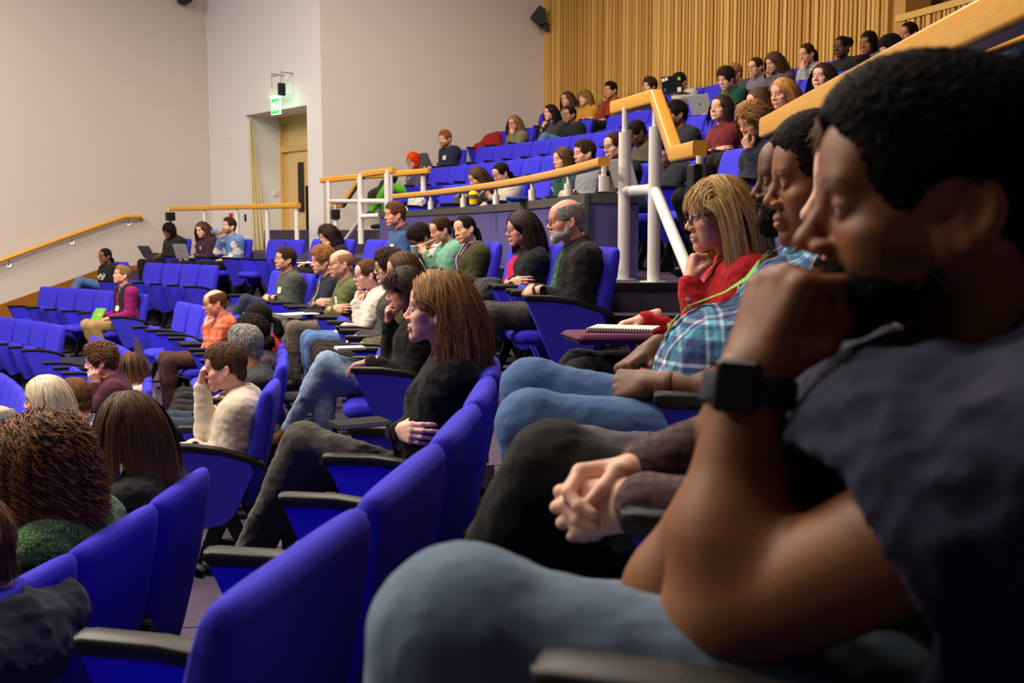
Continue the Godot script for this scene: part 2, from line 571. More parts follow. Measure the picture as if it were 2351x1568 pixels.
func build_door_wall() -> void:
	var d := (E2 - E1).normalized()
	var L := (E2 - E1).length()
	var along := func(u: float) -> float:
		var p := on_wall(E2, E1, u, 500)
		return (Vector2(p.x, p.z) - E1).dot(d)
	var s0: float = along.call(570)
	var s1: float = along.call(709)
	var ytop := 2.93
	var at := func(s: float) -> Vector2: return E1 + d * s
	var w := Sheet.new()
	wall_piece(w, at.call(s0), at.call(0), -3.2, -3.2, TOP, TOP, 0.76)
	wall_piece(w, at.call(L), at.call(s1), -3.2, -3.2, TOP, TOP, 0.76)
	wall_piece(w, at.call(s1), at.call(s0), ytop, ytop, TOP, TOP, 0.76)
	struct("wall_door_panel", w.mesh(), M.panel_white)
	var nrm := Vector2(d.y, -d.x)   # into the wall
	# recess back with the door
	var deep := 0.72
	var b0: Vector2 = at.call(s0) + nrm * deep
	var b1: Vector2 = at.call(s1) + nrm * deep
	var bs := Sheet.new()
	wall_piece(bs, b1, b0, -1.0, -1.0, ytop + 0.05, ytop + 0.05, 0.1)
	struct("wall_recess", bs.mesh(), M.panel_white)
	# door: frame, leaf, transom, window, kick strip
	var pb := func(u: float) -> float:
		var p := on_wall(b1, b0, u, 450)
		return (Vector2(p.x, p.z) - b0).dot(d)
	var f0: float = pb.call(652)
	var f1 := (b1 - b0).length()
	var o := thing("door_1", Vector3(b0.x, STEP, b0.y), atan2(-nrm.x, -nrm.y), "pale wooden door with narrow dark vision panel in the white wall recess", "door")
	o.set_meta("kind", "structure")
	# local frame: x runs along -d here? build in world then shift
	var loc := o.transform.affine_inverse()
	var P := func(s: float, y: float, off: float) -> Vector3:
		var q: Vector2 = b0 + d * s - nrm * off
		return loc * Vector3(q.x, y, q.y)
	var bxw := func(sa: float, sb: float, ya: float, yb: float, oa: float, ob: float) -> ArrayMesh:
		var sh := Sheet.new()
		var p0: Vector3 = P.call(sa, ya, oa)
		var p1: Vector3 = P.call(sb, yb, ob)
		sh.box(Vector3(minf(p0.x, p1.x), minf(p0.y, p1.y), minf(p0.z, p1.z)), Vector3(maxf(p0.x, p1.x), maxf(p0.y, p1.y), maxf(p0.z, p1.z)))
		return sh.mesh()
	var yl := 2.34
	part(o, "frame", bxw.call(f0, f0 + 0.09, STEP, ytop, 0.0, 0.10), M.door_frame)
	part(o, "frame", bxw.call(f0, f1, ytop - 0.10, ytop, 0.0, 0.09), M.door_frame)
	part(o, "frame", bxw.call(f0, f1, yl, yl + 0.10, 0.0, 0.09), M.door_frame)
	part(o, "jamb_panel", bxw.call(f0 + 0.09, f0 + 0.26, STEP, ytop - 0.1, 0.0, 0.03), M.door_frame)
	part(o, "transom_panel", bxw.call(f0 + 0.26, f1, yl + 0.1, ytop - 0.1, 0.0, 0.05), M.door_wood)
	part(o, "leaf", bxw.call(f0 + 0.26, f1, STEP, yl, 0.0, 0.05), M.door_wood)
	var g0: float = pb.call(692)
	var g1: float = pb.call(706)
	part(o, "vision_frame", bxw.call(g0 - 0.02, g1 + 0.02, 1.30, 2.17, 0.0, 0.058), M.door_frame)
	part(o, "vision_panel", bxw.call(g0, g1, 1.32, 2.15, 0.0, 0.062), M.dark_glass)
	part(o, "pull_handle", bxw.call(g1 + 0.12, g1 + 0.16, 0.95, 1.75, 0.0, 0.11), M.frame_black)
	# curtain hanging at the opening's far reveal
	var cs := Sheet.new()
	var rings := []
	var c0: Vector2 = at.call(s0)
	for k in 9:
		var y := lerpf(0.36, 2.86, k / 8.0)
		var wd := lerpf(0.34, 0.03, k / 8.0)
		var ring := PackedVector3Array()
		for q in 14:
			var uu := q / 13.0
			var pp := c0 + d * (0.02 + 0.02 * sin(uu * 22.0) + 0.02) + nrm * (0.05 + uu * wd)
			ring.append(Vector3(pp.x, y, pp.y))
		for q in 14:
			var uu := 1.0 - q / 13.0
			var pp := c0 + d * (0.005) + nrm * (0.05 + uu * wd)
			ring.append(Vector3(pp.x, y, pp.y))
		rings.append(ring)
	cs.loft(rings)
	tag(part(self, "curtain", cs.mesh(), M.curtain), "narrow cream curtain drawn back inside the door recess", "curtain")
	# exit sign on its bracket
	var ex := on_wall(E2, E1, 634, 243, 0.22)
	var es := thing("exit_sign", ex, atan2(nrm.x, nrm.y) + PI, "illuminated green emergency exit sign hanging above the door recess", "exit sign")
	part(es, "sign_plate", box_mesh(Vector3(-0.13, -0.12, -0.012), Vector3(0.13, 0.11, 0.012), 0.004), lit("exit_green", Color(0.02, 0.52, 0.16), 1.0))
	part(es, "sign_border", box_mesh(Vector3(-0.145, -0.135, -0.008), Vector3(0.145, 0.125, 0.008), 0.004), lit("exit_white", Color(0.85, 1.0, 0.88), 1.1))
	var ar := Sheet.new()
	for sgn in [-1, 1]:
		ar.slab(PackedVector2Array([Vector2(-0.018, 0.07), Vector2(-0.018, -0.02), Vector2(-0.045, -0.02), Vector2(0, -0.09), Vector2(0.045, -0.02), Vector2(0.018, -0.02), Vector2(0.018, 0.07)]), 0.0125 * sgn, 0.0145 * sgn)
		ar.slab(PackedVector2Array([Vector2(0.075, 0.07), Vector2(0.075, -0.08), Vector2(0.105, -0.08), Vector2(0.105, 0.07)]), 0.0125 * sgn, 0.0145 * sgn)
		ar.slab(PackedVector2Array([Vector2(-0.11, 0.0), Vector2(-0.075, -0.01), Vector2(-0.10, -0.09), Vector2(-0.085, -0.09), Vector2(-0.065, -0.03), Vector2(-0.05, 0.0), Vector2(-0.055, 0.05), Vector2(-0.085, 0.06)]), 0.0125 * sgn, 0.0145 * sgn)
	part(es, "pictogram", ar.mesh(), lit("exit_white", Color(0.85, 1.0, 0.88), 1.1))
	part(es, "housing", box_mesh(Vector3(-0.18, 0.14, -0.05), Vector3(0.18, 0.27, 0.05), 0.012), M.white_plastic)
	part(es, "end_cap", box_mesh(Vector3(0.15, 0.14, -0.056), Vector3(0.215, 0.33, 0.056), 0.012), M.black_box)
	var rs := Sheet.new()
	for x in [-0.12, 0.16]:
		rs.tube(PackedVector3Array([Vector3(x, 0.27, 0), Vector3(x, 0.52, 0)]), 0.008, 6)
	rs.tube(PackedVector3Array([Vector3(-0.12, 0.46, 0), Vector3(0.16, 0.46, 0)]), 0.007, 6)
	rs.tube(PackedVector3Array([Vector3(0.16, 0.5, 0), Vector3(0.16, 0.5, -0.25)]), 0.012, 6)
	rs.tube(PackedVector3Array([Vector3(-0.12, 0.5, 0), Vector3(-0.12, 0.5, -0.25)]), 0.012, 6)
	part(es, "bracket", rs.mesh(), M.steel)
	var el := OmniLight3D.new()
	el.name = "exit_sign_glow"
	el.position = ex - Vector3(nrm.x, 0, nrm.y) * 0.06
	el.light_color = Color(0.75, 1.0, 0.8)
	el.light_energy = 0.10
	el.light_size = 0.1
	el.omni_range = 20.0
	el.shadow_enabled = true
	add_child(el)
	# small wall fittings
	var fit := func(u: float, v: float, w2: float, h2: float, m: Material, called: String, label: String, cat: String, dep := 0.03):
		var p := on_wall(E2, E1, u, v, 0.0)
		var o2 := part(self, called, box_mesh(Vector3(-w2, -h2, -0.02), Vector3(w2, h2, dep), 0.005), m)
		o2.position = p
		o2.rotation.y = atan2(-nrm.x, -nrm.y)
		tag(o2, label, cat)
	fit.call(532, 497, 0.05, 0.055, M.red_sign, "fire_call_point", "red fire alarm call point on the white wall beside the door recess", "alarm")
	fit.call(565, 500, 0.012, 0.06, M.black_box, "door_magnet", "slim black door magnet on the white wall by the recess", "fitting")
	fit.call(529, 313, 0.022, 0.035, M.white_plastic, "wall_sensor", "tiny white sensor high on the white door wall", "sensor")
	# light switch inside the recess
	var sw := at.call(s0) + nrm * 0.52 as Vector2
	var so := part(self, "light_switch", box_mesh(Vector3(0, -0.045, -0.045), Vector3(0.02, 0.045, 0.045), 0.004), M.white_plastic)
	so.position = Vector3(sw.x, at_z(630, 439, -on_wall(E2, E1, 630, 439).z).y, sw.y)
	so.rotation.y = atan2(-d.y, d.x)
	tag(so, "white light switch inside the door recess", "switch")

func lit(key: String, col: Color, e: float) -> StandardMaterial3D:
	if M.has(key):
		return M[key]
	var m := mat(key, col, 0.6)
	m.emission_enabled = true
	m.emission = col
	m.emission_energy_multiplier = e
	return m

# a flat-topped wooden handrail along points, its grey underside a part of its own
func hand_board(parent: Node, pts: PackedVector3Array, w := 0.075, h := 0.062) -> void:
	var rings := []
	var under := Sheet.new()
	for k in pts.size():
		var t0 := (pts[k] - pts[maxi(k - 1, 0)]).normalized()
		var t1 := (pts[mini(k + 1, pts.size() - 1)] - pts[k]).normalized()
		var t := (t0 + t1).normalized()
		var sd := Vector3(t.z, 0, -t.x)
		sd = sd.normalized()
		var up := sd.cross(t).normalized()
		if up.y < 0.0:
			up = -up
		var ring := PackedVector3Array()
		var b := 0.013
		for q in [[w / 2, b - h], [w / 2, -b], [w / 2 - b * 0.3, -b * 0.3], [w / 2 - b, 0], [b - w / 2, 0], [b * 0.3 - w / 2, -b * 0.3], [-w / 2, -b], [-w / 2, b - h], [b - w / 2, -h], [w / 2 - b, -h]]:
			ring.append(pts[k] + sd * q[0] + up * q[1])
		rings.append(ring)
	var s := Sheet.new()
	s.loft(rings)
	# flip if needed so faces look outward
	part(parent, "rail", s.mesh(), M.rail_wood)
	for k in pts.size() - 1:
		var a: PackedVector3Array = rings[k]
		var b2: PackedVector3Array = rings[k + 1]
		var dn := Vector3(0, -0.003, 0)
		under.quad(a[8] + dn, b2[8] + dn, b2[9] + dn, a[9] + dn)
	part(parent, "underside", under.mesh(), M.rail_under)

func post(parent: Node, foot: Vector3, top: float, r := 0.038, neck := 0.0) -> void:
	var s := Sheet.new()
	s.tube(PackedVector3Array([foot, Vector3(foot.x, top, foot.z)]), r, 16)
	part(parent, "post", s.mesh(), M.post_white)
	if neck > 0.0:
		var t := Sheet.new()
		t.tube(PackedVector3Array([Vector3(foot.x, top, foot.z), Vector3(foot.x, top + neck, foot.z)]), r * 0.5, 12)
		part(parent, "pin", t.mesh(), M.post_white)

func build_rails() -> void:
	# rail along the parapet ledge
	var o := thing("parapet_rail", Vector3.ZERO, 0, "long wooden rail on short white pins along the purple parapet ledge", "handrail")
	var pts := PackedVector3Array()
	for k in 15:
		var z := lerpf(-6.86, -13.6, k / 14.0)
		var w := tier_pt(lerpf(22.0, 22.5, (-7.12 - z) / (13.95 - 7.12)) + 0.05, z)
		pts.append(Vector3(w.x, 1.455, w.y))
	hand_board(o, pts)
	for u in [988, 1063, 1140, 1221, 1305, 1394]:
		var best := pts[0]
		for k in 200:
			var f := k / 199.0 * 13.99
			var p := pts[int(f)].lerp(pts[mini(int(f) + 1, 14)], f - int(f))
			if absf(px(p) - u) < absf(px(best) - u):
				best = p
		post(o, Vector3(best.x, 1.24, best.z), 1.335, 0.033, 0.06)
	# cranked rail at the steps
	o = thing("stair_handrail", Vector3.ZERO, 0, "cranked wooden handrail on two tall white posts at the steps beside the parapet end", "handrail")
	var P1 := Vector3(at_z(1432, 600, 7.02).x, 0.68, -7.02)
	var P2 := Vector3(at_z(1501, 600, 6.66).x, 0.68, -6.66)
	var tp := 1.84
	var e0 := at_y(1402, 252, tp)
	var q0 := Vector3(P1.x + (P1.x - P2.x) * 0.3, tp, P1.z - 0.22)
	var q1 := Vector3(P2.x, tp, P2.z + 0.03)
	var lowp := at_z(1557, 336, 5.85)
	var q2 := Vector3(lowp.x - 0.01, lowp.y, -5.85)
	var endp := at_y(1607, 322, lowp.y)
	hand_board(o, PackedVector3Array([q0, q1.lerp(q0, 0.06), q1, q2, q2.lerp(endp, 0.06), endp]), 0.075, 0.085)
	for p in [P1, P2]:
		post(o, p, 1.62, 0.040, 0.16)
		var fl := Sheet.new()
		disc(p, Vector3.UP, 0.085, 0.008, fl, 20)
		part(o, "base_plate", fl.mesh(), M.post_white)
	var cb := Sheet.new()
	var yb := at_z(1432, 440, 7.02).y
	cb.tube(PackedVector3Array([Vector3(P1.x, yb, P1.z), Vector3(P2.x, yb, P2.z), ]), 0.034, 14)
	part(o, "cross_bar", cb.mesh(), M.post_white)
	var db := Sheet.new()
	db.tube(PackedVector3Array([Vector3(P2.x, yb, P2.z), at_z(1592, 650, 5.75)]), 0.034, 14)
	part(o, "sloping_bar", db.mesh(), M.post_white)
	var ep := endp + Vector3(0, -0.08, 0.06)
	post(o, Vector3(ep.x - 0.01, 1.0, ep.z), ep.y, 0.018)
	# black loudspeaker column under the rail's low end
	var bx := thing("loudspeaker", Vector3(ep.x, 0, ep.z), 0.2, "black ribbed loudspeaker box on a stem under the cranked handrail's low end", "loudspeaker")
	var y1 := at_z(1595, 377, -ep.z).y
	part(bx, "cabinet", box_mesh(Vector3(-0.062, y1 - 0.17, -0.05), Vector3(0.062, y1, 0.05), 0.012), M.black_box)
	var cy := Sheet.new()
	cy.tube(PackedVector3Array([Vector3(0.01, y1 - 0.165, 0.045), Vector3(0.01, y1 - 0.004, 0.045)]), 0.028, 14)
	part(bx, "grille_column", cy.mesh(), mat("grille", Color(0.13, 0.13, 0.13), 0.5))
	var sm := Sheet.new()
	sm.tube(PackedVector3Array([Vector3(0, y1 - 0.17, 0), Vector3(0, 0.0, 0)]), 0.02, 10)
	part(bx, "stem", sm.mesh(), M.post_white)
	# near barrier rail behind the camera's row
	o = thing("barrier_rail", Vector3.ZERO, 0, "broad wooden rail with grey underside rising above the seated row in T-shirts", "handrail")
	o.set_meta("label", "broad near wooden barrier rail above the man with the wristwatch")
	var b0 := at_z(1764, 270, 5.2)
	var yr := b0.y
	var b1 := at_y(2290, -10, yr)
	var far_ := b0 + (b1 - b0) * 1.6
	hand_board(o, PackedVector3Array([b0, b0.lerp(b1, 0.3), b1, far_]), 0.085, 0.098)
	for u in [1790.0, 1947.0, 2155.0]:
		var best := b0
		for k in 300:
			var p := b0.lerp(far_, k / 299.0)
			if absf(px(p) - u) < absf(px(best) - u):
				best = p
		post(o, Vector3(best.x, 1.18, best.z), yr - 0.22, 0.04, 0.14)
	# second rail higher up the tier
	o = thing("barrier_rail", Vector3.ZERO, 0, "slimmer wooden rail on white posts further up the tier, behind the broad rail", "handrail")
	var c1 := at_z(2150, 128, 5.6)
	var c2 := at_y(2390, 36, c1.y)
	hand_board(o, PackedVector3Array([c1, c1.lerp(c2, 0.5), c2, c2 + (c2 - c1)]), 0.07, 0.085)
	for u in [2238.0]:
		var p := c1
		for k in 100:
			var q := c1.lerp(c2, k / 99.0)
			if absf(px(q) - u) < absf(px(p) - u):
				p = q
		post(o, Vector3(p.x, 1.0, p.z), c1.y - 0.06, 0.025)
	# far stair rails by the door wall
	o = thing("stair_handrail", Vector3.ZERO, 0, "cranked wooden handrail on white posts at the steps near the door wall", "handrail")
	var z0 := 14.6
	var A := at_z(905, 384, z0 - 0.6)
	var B := at_z(834, 394, z0)
	var C := at_z(787, 464, z0 + 0.75)
	var D := at_z(764, 466, z0 + 1.0)
	hand_board(o, PackedVector3Array([A, B.lerp(A, 0.08), B, C, C.lerp(D, 0.2), D]), 0.07, 0.075)
	for q in [[829, 403, 560, z0], [890, 395, 500, z0 - 0.55]]:
		var t2 := at_z(q[0], q[1], q[3])
		var f2 := at_z(q[0], q[2], q[3])
		post(o, f2, t2.y - 0.02, 0.04, 0.05)
	var fb := Sheet.new()
	fb.tube(PackedVector3Array([at_z(829, 462, z0), at_z(890, 462, z0 - 0.55)]), 0.033, 12)
	fb.tube(PackedVector3Array([at_z(829, 497, z0), at_z(872, 495, z0 - 0.4)]), 0.033, 12)
	fb.tube(PackedVector3Array([at_z(758, 462, z0 + 1.0), at_z(829, 462, z0)]), 0.028, 12)
	part(o, "cross_bar", fb.mesh(), M.post_white)
	var fs := Sheet.new()
	fs.tube(PackedVector3Array([at_z(827, 505, z0), at_z(788, 560, z0 + 0.75)]), 0.034, 12)
	part(o, "sloping_bar", fs.mesh(), M.post_white)
	o = thing("landing_rail", Vector3.ZERO, 0, "level wooden rail between the door wall and the parapet rail", "handrail")
	hand_board(o, PackedVector3Array([at_z(738, 408, 15.8), at_z(820, 400, 15.4), at_z(985, 386, 14.9)]), 0.07, 0.075)
	for q in [[756, 416, 520, 15.7], [897, 402, 470, 15.1], [972, 398, 440, 15.0]]:
		var t2 := at_z(q[0], q[1], q[3])
		var f2 := at_z(q[0], q[2], q[3])
		post(o, f2, t2.y, 0.033 if q[0] < 900 else 0.038, 0.03)
	var ls := thing("loudspeaker", at_z(770, 492, 15.4), 0.3, "small black loudspeaker on a white post beside the far cranked handrail", "loudspeaker")
	part(ls, "cabinet", box_mesh(Vector3(-0.06, -0.07, -0.06), Vector3(0.06, 0.07, 0.06), 0.012), M.black_box)
	var l2 := Sheet.new()
	l2.tube(PackedVector3Array([Vector3(0, -0.07, 0), Vector3(0, -0.55, 0)]), 0.035, 10)
	l2.tube(PackedVector3Array([Vector3(0, 0.07, 0), Vector3(0, 0.14, 0)]), 0.015, 8)
	part(ls, "stem", l2.mesh(), M.post_white)
	# rail behind the side block, in front of the door
	o = thing("landing_rail", Vector3.ZERO, 0, "level wooden rail on white posts behind the seats, before the door", "handrail")
	var zl := 17.4
	var r0 := at_z(386, 474, 18.1)
	var r1 := at_y(686, 465.5, r0.y)
	r1 = at_z(686, 465, 15.8)
	r1.y = r0.y
	hand_board(o, PackedVector3Array([r0, r0.lerp(r1, 0.5), r1]), 0.07, 0.075)
	for u in [470.0, 545.0, 613.0, 681.0]:
		var f: float = (u - 386.0) / 300.0
		var p := r0.lerp(r1, f)
		for k in 60:
			var q := r0.lerp(r1, k / 59.0)
			if absf(px(q) - u) < absf(px(p) - u):
				p = q
		post(o, Vector3(p.x, 0.34, p.z), r0.y - 0.12, 0.034, 0.06)
	var cb2 := Sheet.new()
	var w2 := at_z(681, 556, 15.8)
	cb2.tube(PackedVector3Array([w2, at_z(648, 556, 16.0)]), 0.03, 10)
	part(o, "cross_bar", cb2.mesh(), M.post_white)
	var ls3 := thing("loudspeaker", at_z(391, 497, 18.05), 0.5, "small black loudspeaker hanging under the end of the level rail by the side wall", "loudspeaker")
	part(ls3, "cabinet", box_mesh(Vector3(-0.07, -0.07, -0.07), Vector3(0.07, 0.07, 0.07), 0.012), M.black_box)
	var l4 := Sheet.new()
	l4.tube(PackedVector3Array([Vector3(-0.03, 0.07, 0), Vector3(-0.03, 0.14, 0)]), 0.014, 8)
	l4.tube(PackedVector3Array([Vector3(0, -0.07, 0), Vector3(0, -0.7, 0)]), 0.02, 8)
	part(ls3, "stem", l4.mesh(), M.post_white)
	# speaker high on the wall corner and one at the top edge
	var sp := on_wall(E3, E2, 1236, 38, 0.12)
	var so := thing("wall_loudspeaker", sp, 0.0, "angled black loudspeaker bracketed high beside the slatted wall's end", "loudspeaker")
	var q3 := Sheet.new()
	q3.slab(PackedVector2Array([Vector2(-0.13, -0.02), Vector2(0.02, 0.17), Vector2(0.12, 0.1), Vector2(0.12, -0.11), Vector2(0.02, -0.15)]), -0.09, 0.09)
	part(so, "cabinet", q3.mesh(), M.black_box)
	part(so, "bracket", box_mesh(Vector3(0.02, -0.2, -0.02), Vector3(0.16, -0.14, 0.02), 0.004), M.black_box)
	part(so, "clamp", box_mesh(Vector3(0.12, -0.24, -0.03), Vector3(0.18, -0.1, 0.03), 0.004), M.black_box)
	var s5 := on_wall(E1, E0, 424, 2, 0.15)
	var so2 := thing("wall_loudspeaker", s5, 0.4, "black fitting high on the plain white side wall at the ceiling", "loudspeaker")
	var q5 := Sheet.new()
	q5.slab(PackedVector2Array([Vector2(-0.12, -0.03), Vector2(-0.1, 0.12), Vector2(0.14, 0.14), Vector2(0.12, 0.0), Vector2(0.0, -0.07)]), -0.06, 0.06)
	part(so2, "cabinet", q5.mesh(), M.black_box)

func px(p: Vector3) -> float:
	var q := p - EYE
	var zc := -q.y * sin(TILT) - q.z * cos(TILT)
	return 1175.5 + FPX * q.x / zc

func py(p: Vector3) -> float:
	var q := p - EYE
	var zc := -q.y * sin(TILT) - q.z * cos(TILT)
	return 784.0 - FPX * (q.y * cos(TILT) - q.z * sin(TILT)) / zc

# ---------- the auditorium seat ----------
var seat_mesh := {}

func pad_rings(rows: Array, n := 24) -> Array:   # rows of [y, z_mid, half width, half depth, roundness]
	var rings := []
	for r in rows:
		var ring := PackedVector3Array()
		for q in n:
			var a := TAU * q / n
			var e: float = r[4]
			var cx := signf(cos(a)) * pow(absf(cos(a)), e)
			var cz := signf(sin(a)) * pow(absf(sin(a)), e)
			ring.append(Vector3(cx * r[2], r[0], r[1] + cz * r[3]))
		rings.append(ring)
	return rings

func make_seat_meshes() -> void:
	# backrest: padded, leaning, broad at the top, rounded underneath
	var s := Sheet.new()
	var rows := [[0.295, 0.052, 0.10, 0.012, 0.6], [0.303, 0.05, 0.155, 0.024, 0.5], [0.33, 0.046, 0.192, 0.036, 0.45], [0.40, 0.036, 0.212, 0.043, 0.4], [0.52, 0.012, 0.222, 0.048, 0.4],
		[0.64, -0.012, 0.231, 0.050, 0.4], [0.76, -0.037, 0.238, 0.048, 0.4], [0.84, -0.053, 0.241, 0.042, 0.42], [0.875, -0.060, 0.240, 0.036, 0.45], [0.892, -0.063, 0.235, 0.028, 0.5], [0.901, -0.065, 0.225, 0.017, 0.6], [0.9035, -0.066, 0.205, 0.006, 0.7]]
	s.loft(pad_rings(rows))
	# a seam of piping round the front pad
	seat_mesh.back = s.mesh()
	var b := Sheet.new()   # shallow button in the pad
	seat_mesh.seat_down = null
	for up in [false, true]:
		var q := Sheet.new()
		var rr := []
		for e in [[0.0, 0.185], [0.02, 0.207], [0.06, 0.214], [0.22, 0.214], [0.36, 0.212], [0.405, 0.20], [0.428, 0.175], [0.436, 0.14]]:
			var ring := PackedVector3Array()
			var th := 0.052
			var zz: float = e[0]
			if zz < 0.03:
				th = 0.036
			elif zz > 0.40:
				th = 0.045 - (zz - 0.40) * 0.95
			for k in 20:
				var a := TAU * k / 20.0
				var cx := signf(cos(a)) * pow(absf(cos(a)), 0.4)
				var cy := signf(sin(a)) * pow(absf(sin(a)), 0.5)
				ring.append(Vector3(cx * e[1], -cy * th + (0.012 if zz > 0.1 and zz < 0.39 and cy > 0 else 0.0), zz))
			rr.append(ring)
		q.loft(rr)
		var w := Sheet.new()
		if up:
			w.add(q, Transform3D(Basis(Vector3.RIGHT, -1.2), Vector3(0, 0.245, 0.13)))
		else:
			w.add(q, Transform3D(Basis(Vector3.RIGHT, -0.03), Vector3(0, 0.395, 0.065)))
		seat_mesh["seat_up" if up else "seat_down"] = w.mesh()
	# arm panel and its black cap
	var ap := Sheet.new()
	var poly := PackedVector2Array([Vector2(0.437, 0.617), Vector2(0.43, 0.60), Vector2(0.272, 0.235), Vector2(0.262, 0.222), Vector2(0.15, 0.245), Vector2(0.10, 0.29), Vector2(0.005, 0.50), Vector2(0.02, 0.545), Vector2(0.16, 0.592), Vector2(0.30, 0.615)])
	ap.slab(poly, -0.026, 0.026, Transform3D(Basis(Vector3.UP, -PI / 2), Vector3.ZERO))
	seat_mesh.panel = ap.mesh()
	var cap := Sheet.new()
	var cr := []
	var path := [[0.452, 0.640, 0.022], [0.45, 0.636, 0.029], [0.435, 0.632, 0.032], [0.30, 0.628, 0.032], [0.16, 0.607, 0.031], [0.03, 0.566, 0.029], [-0.035, 0.536, 0.027], [-0.05, 0.527, 0.02]]
	for k in path.size():
		var e: Array = path[k]
		var hh := 0.019 if k > 1 and k < path.size() - 1 else 0.013
		var ring := PackedVector3Array()
		for q in 12:
			var a := TAU * q / 12.0
			var cx := signf(cos(a)) * pow(absf(cos(a)), 0.5)
			var cy := signf(sin(a)) * pow(absf(sin(a)), 0.6)
			ring.append(Vector3(cx * e[2], e[1] + cy * hh, e[0]))
		cr.append(ring)
	cap.loft(cr)
	seat_mesh.cap = cap.mesh()
	var leg := Sheet.new()
	leg.slab(PackedVector2Array([Vector2(0.12, 0.30), Vector2(0.22, 0.25), Vector2(0.30, 0.02), Vector2(0.25, 0.02)]), -0.018, 0.018, Transform3D(Basis(Vector3.UP, -PI / 2), Vector3.ZERO))
	leg.slab(PackedVector2Array([Vector2(0.10, 0.31), Vector2(0.16, 0.27), Vector2(0.04, 0.02), Vector2(-0.01, 0.02)]), -0.018, 0.018, Transform3D(Basis(Vector3.UP, -PI / 2), Vector3.ZERO))
	leg.box(Vector3(-0.03, 0.0, -0.04), Vector3(0.03, 0.02, 0.34))
	seat_mesh.leg = leg.mesh()
	var hub := Sheet.new()
	hub.tube(PackedVector3Array([Vector3(-0.22, 0.37, 0.06), Vector3(0.22, 0.37, 0.06)]), 0.02, 8)
	seat_mesh.hinge = hub.mesh()

# up: seat tipped up; arms: which sides (+1 the sitter's left, -1 right)
func put_seat(b: String, row: int, th: float, up: bool, label: String, group: String, arms := [1]) -> Node3D:
	var f := seat_frame(b, row, th)
	var o := thing("theatre_seat", f.origin, f.basis.get_euler().y, label, "seat", group)
	part(o, "backrest", seat_mesh.back, M.seat_blue)
	part(o, "cushion", seat_mesh.seat_up if up else seat_mesh.seat_down, M.seat_blue)
	part(o, "hinge_bar", seat_mesh.hinge, M.frame_black)
	for a in arms:
		var x: float = 0.25 * a
		for q in [["side_panel", seat_mesh.panel, M.seat_blue], ["armrest", seat_mesh.cap, M.arm_black], ["leg", seat_mesh.leg, M.frame_black]]:
			var p := part(o, q[0], q[1], q[2])
			p.position.x = x
	return o

func ang(b: String, p: Vector3) -> float:
	var c: Vector2 = BLOCK[b].c
	return atan2(-(p.z - c.y), p.x - c.x)

